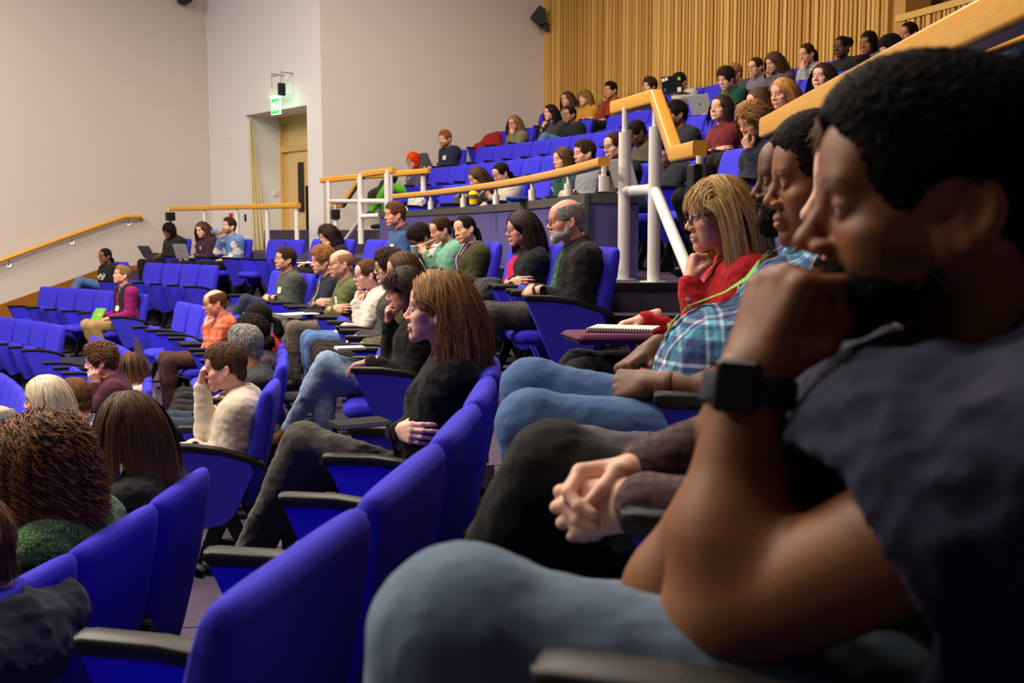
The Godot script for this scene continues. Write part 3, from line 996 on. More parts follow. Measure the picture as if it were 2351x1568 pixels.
# ---------- smooth blended solids, meshed as surface nets ----------
class Field:
	var h: float
	var o: Vector3
	var nx: int
	var ny: int
	var nz: int
	var d := PackedFloat32Array()
	var mark := PackedByteArray()
	var cand := PackedInt32Array()
	func _init(lo: Vector3, hi: Vector3, cell: float) -> void:
		h = cell
		o = lo - Vector3.ONE * cell * 3.0
		var e := (hi - lo) / cell
		nx = int(e.x) + 8
		ny = int(e.y) + 8
		nz = int(e.z) + 8
		d.resize(nx * ny * nz)
		d.fill(0.5)
		mark.resize(nx * ny * nz)
	func capsule(a: Vector3, b: Vector3, ra: float, rb: float, k := 0.03, sub := false) -> void:
		var pad := maxf(ra, rb) + k + h * 2.0
		var lo := (a.min(b) - Vector3.ONE * pad - o) / h
		var hi := (a.max(b) + Vector3.ONE * pad - o) / h
		var x0 := maxi(1, int(lo.x))
		var x1 := mini(nx - 2, int(hi.x) + 1)
		var ab := b - a
		var inv := 1.0 / maxf(ab.length_squared(), 1e-9)
		var near := h * 1.8
		var dr := rb - ra
		var qk := 0.25 / maxf(k, 1e-6)
		for z in range(maxi(1, int(lo.z)), mini(nz - 2, int(hi.z) + 1) + 1):
			for y in range(maxi(1, int(lo.y)), mini(ny - 2, int(hi.y) + 1) + 1):
				var row := (z * ny + y) * nx
				var p := o + Vector3(x0, y, z) * h - a
				# skip rows that stay far from the axis
				for x in range(x0, x1 + 1):
					var t := clampf(p.dot(ab) * inv, 0.0, 1.0)
					var e := p.distance_to(ab * t) - (ra + dr * t)
					p.x += h
					var i := row + x
					var f := d[i]
					if sub:
						e = -e
						var g := k - absf(e - f)
						f = maxf(f, e) + (g * g * qk if g > 0.0 else 0.0)
					else:
						var g := k - absf(e - f)
						if g > 0.0:
							f = minf(f, e) - g * g * qk
						elif e < f:
							f = e
						else:
							continue
					d[i] = f
					if f < near and f > -near and mark[i] == 0:
						mark[i] = 1
						cand.append(i)
	func ellipsoid(c: Vector3, r: Vector3, k := 0.02, sub := false, turn := Basis.IDENTITY) -> void:
		var big := maxf(r.x, maxf(r.y, r.z))
		var ext := r if turn == Basis.IDENTITY else Vector3.ONE * big
		var pad := ext + Vector3.ONE * (k + h * 2.0)
		var lo := (c - pad - o) / h
		var hi := (c + pad - o) / h
		var x0 := maxi(1, int(lo.x))
		var x1 := mini(nx - 2, int(hi.x) + 1)
		var near := h * 1.8
		var inv := Vector3(1.0 / r.x, 1.0 / r.y, 1.0 / r.z)
		var rot := turn.inverse()
		var spun := turn != Basis.IDENTITY
		var qk := 0.25 / maxf(k, 1e-6)
		for z in range(maxi(1, int(lo.z)), mini(nz - 2, int(hi.z) + 1) + 1):
			for y in range(maxi(1, int(lo.y)), mini(ny - 2, int(hi.y) + 1) + 1):
				var row := (z * ny + y) * nx
				for x in range(x0, x1 + 1):
					var p := o + Vector3(x, y, z) * h - c
					if spun:
						p = rot * p
					var q := p * inv
					var k0 := q.length()
					var e := k0 * (k0 - 1.0) / maxf((q * inv).length(), 1e-6)
					if k0 < 0.05:
						e = -minf(r.x, minf(r.y, r.z))
					var i := row + x
					var f := d[i]
					if sub:
						e = -e
						var g := k - absf(e - f)
						f = maxf(f, e) + (g * g * qk if g > 0.0 else 0.0)
					else:
						var g := k - absf(e - f)
						if g > 0.0:
							f = minf(f, e) - g * g * qk
						elif e < f:
							f = e
						else:
							continue
					d[i] = f
					if f < near and f > -near and mark[i] == 0:
						mark[i] = 1
						cand.append(i)
	func cut(n: Vector3, c: float, k := 0.004) -> void:   # keep n.p < c
		var near := h * 1.8
		var qk := 0.25 / k
		for z in range(1, nz - 1):
			for y in range(1, ny - 1):
				var row := (z * ny + y) * nx
				var e := n.dot(o + Vector3(1, y, z) * h) - c
				for x in range(1, nx - 1):
					var i := row + x
					var f := d[i]
					if f < 0.1:
						var g := k - absf(e - f)
						f = maxf(f, e) + (g * g * qk if g > 0.0 else 0.0)
						d[i] = f
						if f < near and f > -near and mark[i] == 0:
							mark[i] = 1
							cand.append(i)
					e += n.x * h
	func sheet() -> Sheet:
		var s := Sheet.new()
		var sy := nx
		var sz := nx * ny
		var vid := PackedInt32Array()
		vid.resize(d.size())
		vid.fill(-1)
		var used := PackedInt32Array()
		var V := PackedVector3Array()
		var N := PackedVector3Array()
		for c in cand:
			var v0 := d[c]
			var v1 := d[c + 1]
			var v2 := d[c + sy]
			var v3 := d[c + sy + 1]
			var v4 := d[c + sz]
			var v5 := d[c + sz + 1]
			var v6 := d[c + sz + sy]
			var v7 := d[c + sz + sy + 1]
			var lo := minf(minf(minf(v0, v1), minf(v2, v3)), minf(minf(v4, v5), minf(v6, v7)))
			if lo >= 0.0:
				continue
			var hi := maxf(maxf(maxf(v0, v1), maxf(v2, v3)), maxf(maxf(v4, v5), maxf(v6, v7)))
			if hi < 0.0:
				continue
			var sx := 0.0
			var sy_ := 0.0
			var sz_ := 0.0
			var m := 0
			var t := 0.0
			if (v0 < 0.0) != (v1 < 0.0):
				t = v0 / (v0 - v1)
				sx += t
				m += 1
			if (v2 < 0.0) != (v3 < 0.0):
				t = v2 / (v2 - v3)
				sx += t
				sy_ += 1.0
				m += 1
			if (v4 < 0.0) != (v5 < 0.0):
				t = v4 / (v4 - v5)
				sx += t
				sz_ += 1.0
				m += 1
			if (v6 < 0.0) != (v7 < 0.0):
				t = v6 / (v6 - v7)
				sx += t
				sy_ += 1.0
				sz_ += 1.0
				m += 1
			if (v0 < 0.0) != (v2 < 0.0):
				t = v0 / (v0 - v2)
				sy_ += t
				m += 1
			if (v1 < 0.0) != (v3 < 0.0):
				t = v1 / (v1 - v3)
				sx += 1.0
				sy_ += t
				m += 1
			if (v4 < 0.0) != (v6 < 0.0):
				t = v4 / (v4 - v6)
				sy_ += t
				sz_ += 1.0
				m += 1
			if (v5 < 0.0) != (v7 < 0.0):
				t = v5 / (v5 - v7)
				sx += 1.0
				sy_ += t
				sz_ += 1.0
				m += 1
			if (v0 < 0.0) != (v4 < 0.0):
				t = v0 / (v0 - v4)
				sz_ += t
				m += 1
			if (v1 < 0.0) != (v5 < 0.0):
				t = v1 / (v1 - v5)
				sx += 1.0
				sz_ += t
				m += 1
			if (v2 < 0.0) != (v6 < 0.0):
				t = v2 / (v2 - v6)
				sy_ += 1.0
				sz_ += t
				m += 1
			if (v3 < 0.0) != (v7 < 0.0):
				t = v3 / (v3 - v7)
				sx += 1.0
				sy_ += 1.0
				sz_ += t
				m += 1
			var w := 1.0 / m
			var x := c % nx
			var yz := c / nx
			vid[c] = V.size()
			used.append(c)
			V.append(o + Vector3(x + sx * w, (yz % ny) + sy_ * w, (yz / ny) + sz_ * w) * h)
			N.append(Vector3(v1 - v0 + v3 - v2 + v5 - v4 + v7 - v6, v2 - v0 + v3 - v1 + v6 - v4 + v7 - v5, v4 - v0 + v5 - v1 + v6 - v2 + v7 - v3))
		var I := PackedInt32Array()
		for c in used:
			var a := d[c] < 0.0
			if a != (d[c + 1] < 0.0):
				_face(I, vid[c], vid[c - sy], vid[c - sy - sz], vid[c - sz], a)
			if a != (d[c + sy] < 0.0):
				_face(I, vid[c], vid[c - sz], vid[c - sz - 1], vid[c - 1], a)
			if a != (d[c + sz] < 0.0):
				_face(I, vid[c], vid[c - 1], vid[c - 1 - sy], vid[c - sy], a)
		s.v = V
		s.n = N
		s.i = I
		return s
	func _face(I: PackedInt32Array, a: int, b: int, c: int, e: int, flip: bool) -> void:
		if a < 0 or b < 0 or c < 0 or e < 0:
			return
		if flip:
			I.append(a)
			I.append(e)
			I.append(c)
			I.append(a)
			I.append(c)
			I.append(b)
		else:
			I.append(a)
			I.append(b)
			I.append(c)
			I.append(a)
			I.append(c)
			I.append(e)

# ---------- people ----------
# head space: eye line at y 0, face towards +z, +x the person's left
func head_sheet(cell: float, fem: bool, p: Dictionary) -> Sheet:
	var f := Field.new(Vector3(-0.098, -0.20, -0.125), Vector3(0.098, 0.13, 0.14), cell)
	var jw: float = p.get("jaw", 0.045 if not fem else 0.040)
	var nl: float = p.get("nose", 1.0 if not fem else 0.86)
	var ch: float = p.get("chin", 0.0)
	f.ellipsoid(Vector3(0, 0.030, -0.012), Vector3(0.074, 0.088, 0.097), 0.0)
	f.ellipsoid(Vector3(0, -0.028, 0.030), Vector3(0.060, 0.075, 0.060), 0.03)
	for s in [-1.0, 1.0]:
		f.capsule(Vector3(s * (jw + 0.008), -0.035, -0.004), Vector3(s * jw, -0.068, 0.016), 0.022, 0.019, 0.022)
		f.capsule(Vector3(s * jw, -0.068, 0.016), Vector3(s * 0.012, -0.100 - ch, 0.068), 0.019, 0.017, 0.022)
		f.ellipsoid(Vector3(s * 0.043, -0.028, 0.056), Vector3(0.024, 0.020, 0.024), 0.02)
	for s in [-1.0, 1.0]:
		f.ellipsoid(Vector3(s * 0.034, -0.060, 0.046), Vector3(0.028, 0.032, 0.030), 0.022)
	f.ellipsoid(Vector3(0, -0.100 - ch, 0.074), Vector3(0.019, 0.016, 0.016), 0.016)
	f.capsule(Vector3(-0.034, 0.015, 0.079), Vector3(0.034, 0.015, 0.079), 0.011 if not fem else 0.009, 0.011 if not fem else 0.009, 0.018)
	f.ellipsoid(Vector3(0, 0.045, 0.064), Vector3(0.050, 0.035, 0.025), 0.03)
	# sockets, then nose
	for s in [-1.0, 1.0]:
		f.ellipsoid(Vector3(s * 0.031, -0.004, 0.099), Vector3(0.020, 0.013, 0.017), 0.012, true)
	f.capsule(Vector3(0, 0.010, 0.0845), Vector3(0, -0.026, 0.094 + 0.010 * nl), 0.0080, 0.0095, 0.012)
	f.ellipsoid(Vector3(0, -0.032, 0.0965 + 0.010 * nl), Vector3(0.0120, 0.0098, 0.0115), 0.008)
	for s in [-1.0, 1.0]:
		f.ellipsoid(Vector3(s * (0.013 + float(p.get("nosew", 0.0))), -0.038, 0.0955), Vector3(0.0090, 0.0080, 0.0115), 0.007)
		if cell < 0.0045:
			f.ellipsoid(Vector3(s * 0.0075, -0.0455, 0.100), Vector3(0.0045, 0.004, 0.006), 0.002, true)
	# lips
	var lp: float = p.get("lips", 0.0)
	f.ellipsoid(Vector3(0, -0.068, 0.086), Vector3(0.026, 0.017, 0.013), 0.012)
	f.capsule(Vector3(-0.018, -0.0635, 0.091), Vector3(0.018, -0.0635, 0.091), 0.0052 + lp, 0.0052 + lp, 0.006)
	f.capsule(Vector3(-0.015, -0.0745, 0.0905), Vector3(0.015, -0.0745, 0.0905), 0.0062 + lp, 0.0062 + lp, 0.006)
	if cell < 0.0045:
		f.capsule(Vector3(-0.024, -0.0695, 0.097), Vector3(0.024, -0.0695, 0.097), 0.0022, 0.0022, 0.003, true)
	# lids with an opening
	for s in [-1.0, 1.0]:
		f.ellipsoid(Vector3(s * 0.031, -0.0015, 0.0765), Vector3(0.0162, 0.0138, 0.0140), 0.004)
		f.ellipsoid(Vector3(s * 0.0315, -0.003 - float(p.get("lid", 0.0)), 0.0935), Vector3(0.0118, 0.0046 - float(p.get("lid", 0.0)), 0.0115), 0.0015, true)
	# ears
	for s in [-1.0, 1.0]:
		var tb := Basis(Vector3.UP, s * -0.45) * Basis(Vector3.RIGHT, -0.18)
		f.ellipsoid(Vector3(s * 0.078, -0.014, -0.014), Vector3(0.0085, 0.031, 0.019), 0.005, false, tb)
		f.ellipsoid(Vector3(s * 0.0865, -0.012, -0.008), Vector3(0.006, 0.018, 0.010), 0.004, true, tb)
		f.ellipsoid(Vector3(s * 0.077, -0.038, -0.006), Vector3(0.006, 0.009, 0.008), 0.006, false, tb)
	# neck
	var nr: float = p.get("neck", 0.056 if not fem else 0.048)
	f.capsule(Vector3(0, -0.06, -0.028), Vector3(0, -0.20, -0.05), nr, nr + 0.006, 0.03)
	return f.sheet()

# thumb on +x, palm towards -y, fingers along +z: a right hand
var hands := {}
var lock := Mutex.new()
func hand_sheet(kind: String, cell: float) -> Sheet:
	var key := "%s%.4f" % [kind, cell]
	lock.lock()
	var got = hands.get(key)
	lock.unlock()
	if got:
		return got
	var f := Field.new(Vector3(-0.075, -0.11, -0.06), Vector3(0.085, 0.05, 0.20), cell)
	var curl: Array = {"relax": [0.35, 0.5, 0.35], "fist": [1.25, 1.55, 1.0], "flat": [0.10, 0.14, 0.08], "hook": [0.75, 0.95, 0.5], "grip": [0.95, 1.05, 0.7]}[kind]
	f.capsule(Vector3(0, 0, -0.05), Vector3(0, 0, 0.012), 0.027, 0.024, 0.0)
	f.capsule(Vector3(-0.006, 0, -0.05), Vector3(0.006, 0, 0.0), 0.026, 0.025, 0.01)
	var L := [[0.028, 0.086, 0.043, 0.026, 0.021], [0.009, 0.090, 0.047, 0.030, 0.023], [-0.011, 0.085, 0.043, 0.028, 0.022], [-0.029, 0.076, 0.034, 0.021, 0.019]]
	for k in 4:
		var e: Array = L[k]
		var kn := Vector3(e[0], 0.004 - absf(k - 1.2) * 0.002, e[1])
		f.capsule(Vector3(e[0] * 0.55, -0.002, 0.012), kn, 0.0185, 0.0125, 0.012)
		var a := 0.0
		var p := kn
		var yaw: float = [0.07, 0.01, -0.05, -0.13][k]
		for j in 3:
			a += curl[j] * (1.0 + 0.06 * k)
			var dir := Vector3(sin(yaw) * cos(a), -sin(a), cos(a) * cos(yaw))
			var q: Vector3 = p + dir * float(e[2 + j])
			var r0: float = [0.0098, 0.0088, 0.0080][j] * (0.86 if k == 3 else 1.0)
			f.capsule(p, q, r0, r0 * 0.90, 0.004 if j else 0.007)
			p = q
	if kind == "fist":
		f.ellipsoid(Vector3(0, -0.027, 0.066), Vector3(0.036, 0.022, 0.030), 0.006)
	# thumb
	var t0 := Vector3(0.018, -0.008, 0.018)
	var tc: float = {"relax": 0.0, "fist": 0.9, "flat": -0.15, "hook": 0.5, "grip": 0.6}[kind]
	var t1 := t0 + Vector3(0.030 - 0.008 * tc, -0.012 - 0.010 * tc, 0.030)
	var t2 := t1 + Vector3(0.012 - 0.030 * tc, -0.012 - 0.016 * tc, 0.030)
	var t3 := t2 + Vector3(0.002 - 0.030 * tc, -0.006 - 0.004 * tc, 0.027 - 0.006 * tc)
	f.capsule(t0, t1, 0.0165, 0.0125, 0.014)
	f.capsule(t1, t2, 0.0115, 0.0102, 0.005)
	f.capsule(t2, t3, 0.0100, 0.0082, 0.004)
	var made := f.sheet()
	lock.lock()
	hands[key] = made
	lock.unlock()
	return made

func skin_col(s: Sheet, base: Color, p: Dictionary, is_head: bool) -> void:
	var lips: Color = p.get("lipcol", base * Color(0.93, 0.66, 0.62))
	var brow: Color = p.get("browcol", Color(0.05, 0.035, 0.025))
	var stub: float = p.get("stubble", 0.0)
	var stubc: Color = p.get("beardcol", brow)
	var cc := PackedColorArray()
	cc.resize(s.v.size())
	for k in s.v.size():
		var q := s.v[k]
		var w := 1.0 + 0.07 * nz.get_noise_3dv(q * 38.0) + 0.05 * nz.get_noise_3dv(q * 140.0)
		var c := Color(base.r * w, base.g * w, base.b * w)
		if is_head:
			var ax := absf(q.x)
			if q.z > 0.05:
				# cheeks and nose tip a little redder
				var red := exp(-(pow(ax - 0.036, 2) + pow(q.y + 0.035, 2)) / 0.0006) * 0.5 + exp(-(q.x * q.x + pow(q.y + 0.037, 2)) / 0.0002) * 0.5
				c = c.lerp(Color(c.r * 1.02, c.g * 0.86, c.b * 0.82), red)
				var l := pow(ax / 0.024, 2) + pow((q.y + 0.0690) / 0.0105, 2)
				if l < 1.0 and q.z > 0.083:
					c = c.lerp(lips, clampf((1.0 - l) * 3.0, 0.0, 1.0) * 0.8)
				var by := 0.0185 + 0.005 * sin(clampf((ax - 0.010) / 0.036, 0.0, 1.0) * PI * 0.8)
				if ax > 0.009 and ax < 0.049:
					var bw := 0.0046 * (1.0 - 0.5 * (ax - 0.010) / 0.04)
					var m := clampf(1.6 - absf(q.y - by) / bw * 1.2, 0.0, 1.0)
					c = c.lerp(brow, m * 0.82)
			if stub > 0.0 and q.y < -0.02:
				var jaw := clampf((-0.030 - q.y + (q.z - 0.05) * 0.25) / 0.02, 0.0, 1.0)
				if q.z > 0.06:
					jaw = maxf(clampf((-0.046 - q.y) / 0.01, 0.0, 1.0), 0.0)
				jaw *= clampf((q.y + 0.135) / 0.02, 0.0, 1.0) * clampf((q.z + 0.012) / 0.02, 0.0, 1.0)
				var ll := pow(q.x / 0.023, 2) + pow((q.y + 0.0690) / 0.0115, 2)
				if ll > 1.0 or q.z < 0.08:
					c = c.lerp(stubc, jaw * stub * (0.75 + 0.25 * nz.get_noise_3dv(q * 300.0)))
		cc[k] = c
	s.c = cc

func eye_sheet(p: Dictionary, only: float) -> Sheet:
	var s := Sheet.new()
	var iris: Color = p.get("iris", Color(0.06, 0.035, 0.02))
	var gaze: Vector3 = p.get("gaze", Vector3(0, -0.05, 1)).normalized()
	for sx in [only]:
		var c := Vector3(sx * 0.031, -0.002, 0.0768)
		var x := Vector3.UP.cross(gaze).normalized()
		var y := gaze.cross(x)
		var k0 := s.v.size()
		for r in 9:
			var a: float = [0.0, 0.10, 0.185, 0.20, 0.34, 0.46, 0.49, 0.9, 1.7][r]
			for q in 14:
				var b := TAU * q / 14.0
				var n := gaze * cos(a) + (x * cos(b) + y * sin(b)) * sin(a)
				s.v.append(c + n * 0.0128)
				s.n.append(n)
				s.c.append(Color(0.006, 0.005, 0.005) if r < 3 else (iris if r < 6 else Color(0.62, 0.58, 0.55)))
		for r in 8:
			for q in 14:
				var a := k0 + r * 14 + q
				var b := k0 + r * 14 + (q + 1) % 14
				s.i.append_array(PackedInt32Array([a, b, b + 14, a, b + 14, a + 14]))
	return s

# hair that hugs the skull, in head space
func hair_sheet(st: Dictionary, cell: float) -> Sheet:
	var style: String = st.style
	var t: float = {"crop": 0.007, "short": 0.013, "full": 0.018, "fluffy": 0.024, "curly": 0.030, "afro": 0.026, "back": 0.010, "ring": 0.009, "base": 0.014, "bob": 0.020}[style]
	t += float(st.get("vol", 0.0))
	var f := Field.new(Vector3(-0.14, -0.16, -0.17), Vector3(0.14, 0.19, 0.14), cell)
	f.ellipsoid(Vector3(0, 0.032, -0.014), Vector3(0.074 + t * 0.85, 0.088 + t, 0.097 + t * 0.9), 0.0)
	if style in ["short", "full", "fluffy", "curly", "afro"]:
		f.ellipsoid(Vector3(0, 0.068 + t, 0.028), Vector3(0.058, 0.050, 0.062), 0.03)     # volume over the brow
	if style == "bob":
		for s in [-1.0, 1.0]:
			f.ellipsoid(Vector3(s * 0.062, -0.045, -0.008), Vector3(0.030, 0.075, 0.058), 0.03)
		f.ellipsoid(Vector3(0, -0.05, -0.075), Vector3(0.070, 0.075, 0.045), 0.03)
	if style in ["short", "full", "fluffy", "curly", "crop", "afro", "ring", "back", "base"]:
		f.ellipsoid(Vector3(0, -0.045, -0.070), Vector3(0.055, 0.035, 0.030 + t * 0.5), 0.02)
	# the face, the ears and the nape stay clear
	var fh: float = st.get("line", 0.068)
	f.ellipsoid(Vector3(0, fh - 0.115, 0.090), Vector3(0.068, 0.115, 0.072), 0.006, true)
	f.ellipsoid(Vector3(0, fh - 0.145, 0.115), Vector3(0.095, 0.125, 0.085), 0.006, true)
	if style != "bob" and not st.get("ears", false):
		for s in [-1.0, 1.0]:
			f.ellipsoid(Vector3(s * 0.088, -0.022, 0.004), Vector3(0.026, 0.034, 0.030) * float(st.get("earcut", 1.0)), 0.006, true)
	if style in ["crop", "short", "full", "fluffy", "ring", "afro", "back"]:
		f.ellipsoid(Vector3(0, -0.16, -0.02), Vector3(0.14, 0.098, 0.13), 0.008, true)
	if style == "ring":
		f.ellipsoid(Vector3(0, 0.115, 0.012), Vector3(0.070, 0.062, 0.115), 0.006, true)
	if st.get("bun", 0.0) > 0.0:
		f.ellipsoid(st.get("bunat", Vector3(0, 0.045, -0.125)), Vector3.ONE * float(st.bun), 0.012)
	var s := f.sheet()
	var amp: float = {"crop": 0.0015, "short": 0.0045, "full": 0.006, "fluffy": 0.010, "curly": 0.014, "afro": 0.0035, "back": 0.0025, "ring": 0.002, "base": 0.003, "bob": 0.004}[style]
	var fr: float = {"crop": 120.0, "short": 42.0, "full": 34.0, "fluffy": 38.0, "curly": 40.0, "afro": 230.0, "back": 50.0, "ring": 90.0, "base": 40.0, "bob": 40.0}[style]
	var off := Vector3(st.get("seed", 0) * 3.7, 0, 0)
	for k in s.v.size():
		var q := s.v[k] + off
		var w: float
		if style in ["short", "full", "back", "base", "bob"]:
			w = nz.get_noise_3d(q.x * fr * 1.7, q.y * fr * 0.55, q.z * fr * 0.8)
		else:
			w = nz2.get_noise_3dv(q * fr * 0.8) * 0.8 + 0.4 * nz.get_noise_3dv(q * fr * 1.6)
		s.v[k] += s.n[k].normalized() * w * amp
	smooth_normals(s)
	var cc := PackedColorArray()
	cc.resize(s.v.size())
	var col: Color = st.col
	var col2: Color = st.get("col2", col * 1.55)
	for k in s.v.size():
		var q := s.v[k] + off
		var w := clampf(0.45 + 0.8 * nz.get_noise_3d(q.x * 110.0, q.y * 26.0, q.z * 45.0), 0.0, 1.0)
		cc[k] = col.lerp(col2, w)
	s.c = cc
	return s

func smooth_normals(s: Sheet) -> void:
	var N := PackedVector3Array()
	N.resize(s.v.size())
	for q in range(0, s.i.size(), 3):
		var a := s.i[q]
		var b := s.i[q + 1]
		var c := s.i[q + 2]
		var m := (s.v[c] - s.v[a]).cross(s.v[b] - s.v[a])
		N[a] += m
		N[b] += m
		N[c] += m
	s.n = N

# separate locks laid over the skull and falling; st: n, len, part (x of the parting), wave, curl, width, fringe, behind
func lock_sheet(st: Dictionary, seed_: int) -> Sheet:
	var g := RandomNumberGenerator.new()
	g.seed = seed_
	var s := Sheet.new()
	var n: int = st.get("n", 200)
	var ln: float = st.get("len", 0.35)
	var px0: float = st.get("part", 0.0)
	var wave: float = st.get("wave", 0.004)
	var curl: float = st.get("curl", 0.0)
	var wid: float = st.get("width", 0.009)
	var fringe: bool = st.get("fringe", false)
	var col: Color = st.col
	var col2: Color = st.get("col2", col * 1.6)
	var tip: Color = st.get("tip", col2)
	var c := Vector3(0, 0.032, -0.014)
	var base: float = st.get("lift", 0.013)
	for k in n:
		# root on the upper skull
		var az := g.randf() * TAU
		var el := asin(g.randf_range(-0.05, 0.98))
		var dirv := Vector3(cos(el) * sin(az), sin(el), cos(el) * cos(az))
		var p := c + dirv * Vector3(0.074, 0.088, 0.097)
		if p.z > 0.062 and p.y < 0.075:
			continue
		if p.z > 0.02 and p.y < 0.02:
			continue
		var is_fringe := fringe and p.z > 0.02 and p.y > 0.06
		var side := signf(p.x - px0)
		if side == 0.0:
			side = 1.0
		var v := Vector3(side * 1.0, -0.25, -0.25 if p.z > -0.02 else -0.6).normalized()
		if is_fringe:
			v = Vector3(p.x * 6.0, 0.1, 1.0).normalized()
		elif p.z < -0.05:
			v = Vector3(p.x * 6.0, -0.6, -0.8).normalized()
		var L := ln * g.randf_range(0.82, 1.0)
		if is_fringe:
			L = float(st.get("fringe_len", 0.085)) * g.randf_range(0.85, 1.05)
		var ph := g.randf() * TAU
		var lift := base + g.randf() * float(st.get("fluff", 0.006))
		var stepn := 9 if is_fringe else int(st.get("steps", 13))
		var ds := L / stepn
		var tone := g.randf()
		var ca := col.lerp(col2, tone * tone)
		var last := Vector3.ZERO
		var w0 := wid * g.randf_range(0.6, 1.15)
		var k0 := s.v.size()
		for q in stepn + 1:
			var f := float(q) / stepn
			# keep outside the skull
			var e := (p - c) / Vector3(0.074 + lift, 0.088 + lift, 0.097 + lift)
			var el2 := e.length()
			var ov := p - c
			if ov.y < 0.0:
				ov.y = maxf(ov.y, -0.03) * 0.3
			var out := ov.normalized()
			if el2 < 1.0:
				p = c + (p - c) / maxf(el2, 0.2)
			if not is_fringe and p.y < 0.035:
				var zmax: float = float(st.get("front", 0.03)) + maxf(0.0, p.y) * 0.9
				if p.z > zmax:
					p.z = lerpf(p.z, zmax, 0.75)
			if p.y < -0.02:
				# outside the neck and resting on the shoulders
				var ax := Vector2(p.x, p.z + 0.035)
				if ax.length() < 0.066:
					ax = ax.normalized() * 0.066
					p.x = ax.x
					p.z = ax.y - 0.035
				var shy: float = -0.205 - absf(p.x) * 0.18
				if p.y < shy and absf(p.x) < 0.22:
					var zz := p.z + 0.045
					var rim: float = 0.098 + 0.018 * sin(ph)
					if absf(zz) < rim:
						p.z = (rim if (zz > 0.0 and not st.get("behind", false)) else -rim) * minf(1.0, (shy - p.y) / 0.04 + 0.3) - 0.045
				if not is_fringe and p.z > 0.035 and p.y > -0.16 and absf(p.x) < 0.068:
					p.x = signf(p.x) * 0.068
			var wob := Vector3(sin(ph + f * 9.0), 0, cos(ph * 1.7 + f * 8.0)) * wave * f
			if curl > 0.0:
				var ang_: float = ph + f * float(st.get("turns", 3.0)) * TAU
				wob += (out.cross(Vector3.UP).normalized() * cos(ang_) + out * (sin(ang_) + 0.6)) * curl * minf(1.0, f * 3.0)
			var at := p + wob
			var tan_ := (at - last).normalized() if q > 0 else v
			var sdv := tan_.cross(out).normalized()
			var ww := w0 * (1.0 if f < 0.7 else lerpf(1.0, 0.25, (f - 0.7) / 0.3)) * (0.5 if q == 0 else 1.0)
			s.v.append(at - sdv * ww * 0.5)
			s.v.append(at + sdv * ww * 0.5)
			var nn := sdv.cross(tan_).normalized()
			if nn.dot(out) < 0.0:
				nn = -nn
			var hn := (out * 0.8 + nn * 0.5).normalized()
			s.n.append((hn - sdv * 0.45).normalized())
			s.n.append((hn + sdv * 0.45).normalized())
			var cf := ca.lerp(tip, clampf((f - 0.45) * float(st.get("ombre", 0.6)), 0.0, 1.0))
			s.c.append(cf)
			s.c.append(cf)
			last = at
			v = v.lerp(Vector3(0, -1, 0), 0.24 if not is_fringe else 0.30).normalized()
			p += v * ds
		for q in stepn:
			var a := k0 + q * 2
			s.i.append_array(PackedInt32Array([a, a + 3, a + 1, a, a + 2, a + 3]))
	return s

# short hairs standing on a hair shell, so that its outline and its hairline break up
func tuft_sheet(shell: Sheet, st: Dictionary, n: int, ln: float, wid: float, seed_: int) -> Sheet:
	var g := RandomNumberGenerator.new()
	g.seed = seed_
	var s := Sheet.new()
	var tris := shell.i.size() / 3
	var crown := Vector3(0, 0.125, -0.05)
	var style: String = st.style
	var lift: float = {"crop": 0.5, "short": 0.30, "full": 0.35, "fluffy": 0.7, "curly": 0.8, "afro": 1.0, "back": 0.06, "ring": 0.25, "base": 0.05, "bob": 0.06}[style]
	var curl: float = {"fluffy": 0.5, "curly": 1.0, "afro": 0.8}.get(style, 0.12)
	for k in n:
		var t := g.randi_range(0, tris - 1) * 3
		var a := shell.i[t]
		var p := shell.v[a].lerp(shell.v[shell.i[t + 1]], g.randf()).lerp(shell.v[shell.i[t + 2]], g.randf() * 0.6)
		var nr := shell.n[a].normalized()
		if (p - Vector3(0, 0.02, -0.01)).dot(nr) < 0.0:
			continue
		var away := p - crown
		if style == "back":
			away = Vector3(-p.x * 0.6, -0.25 * signf(p.y - 0.0) * 0.2, -1.0)
		elif p.z > 0.02 and p.y > 0.07:
			away = Vector3(p.x * 0.5 + 0.02, 0.0, 1.0) if not st.get("swept", false) else Vector3(0.6, 0.3, -0.2)
		else:
			away += Vector3(0, -0.06, 0)
		var flow := (away - nr * away.dot(nr)).normalized()
		flow = (flow + Vector3(g.randf_range(-1, 1), g.randf_range(-1, 1), g.randf_range(-1, 1)) * curl * 0.6 + nr * lift * g.randf()).normalized()
		var L := ln * g.randf_range(0.6, 1.15)
		var col: Color = shell.c[a].lerp(st.get("col2", shell.c[a]), g.randf() * g.randf() * 0.7)
		var q := p - nr * 0.002
		var k0 := s.v.size()
		var sd := flow.cross(nr).normalized()
		var w := wid * g.randf_range(0.6, 1.2)
		for j in 4:
			var f := j / 3.0
			var ww := w * (1.0 - f * f * 0.85)
			s.v.append(q - sd * ww * 0.5)
			s.v.append(q + sd * ww * 0.5)
			s.n.append((nr - sd * 0.5).normalized())
			s.n.append((nr + sd * 0.5).normalized())
			s.c.append(col)
			s.c.append(col)
			flow = (flow + Vector3(0, -0.16, 0) - nr * (0.10 + 0.25 * curl) + sd * curl * 0.5).normalized()
			q += flow * L / 3.0
		for j in 3:
			var b := k0 + j * 2
			s.i.append_array(PackedInt32Array([b, b + 3, b + 1, b, b + 2, b + 3]))
	return s

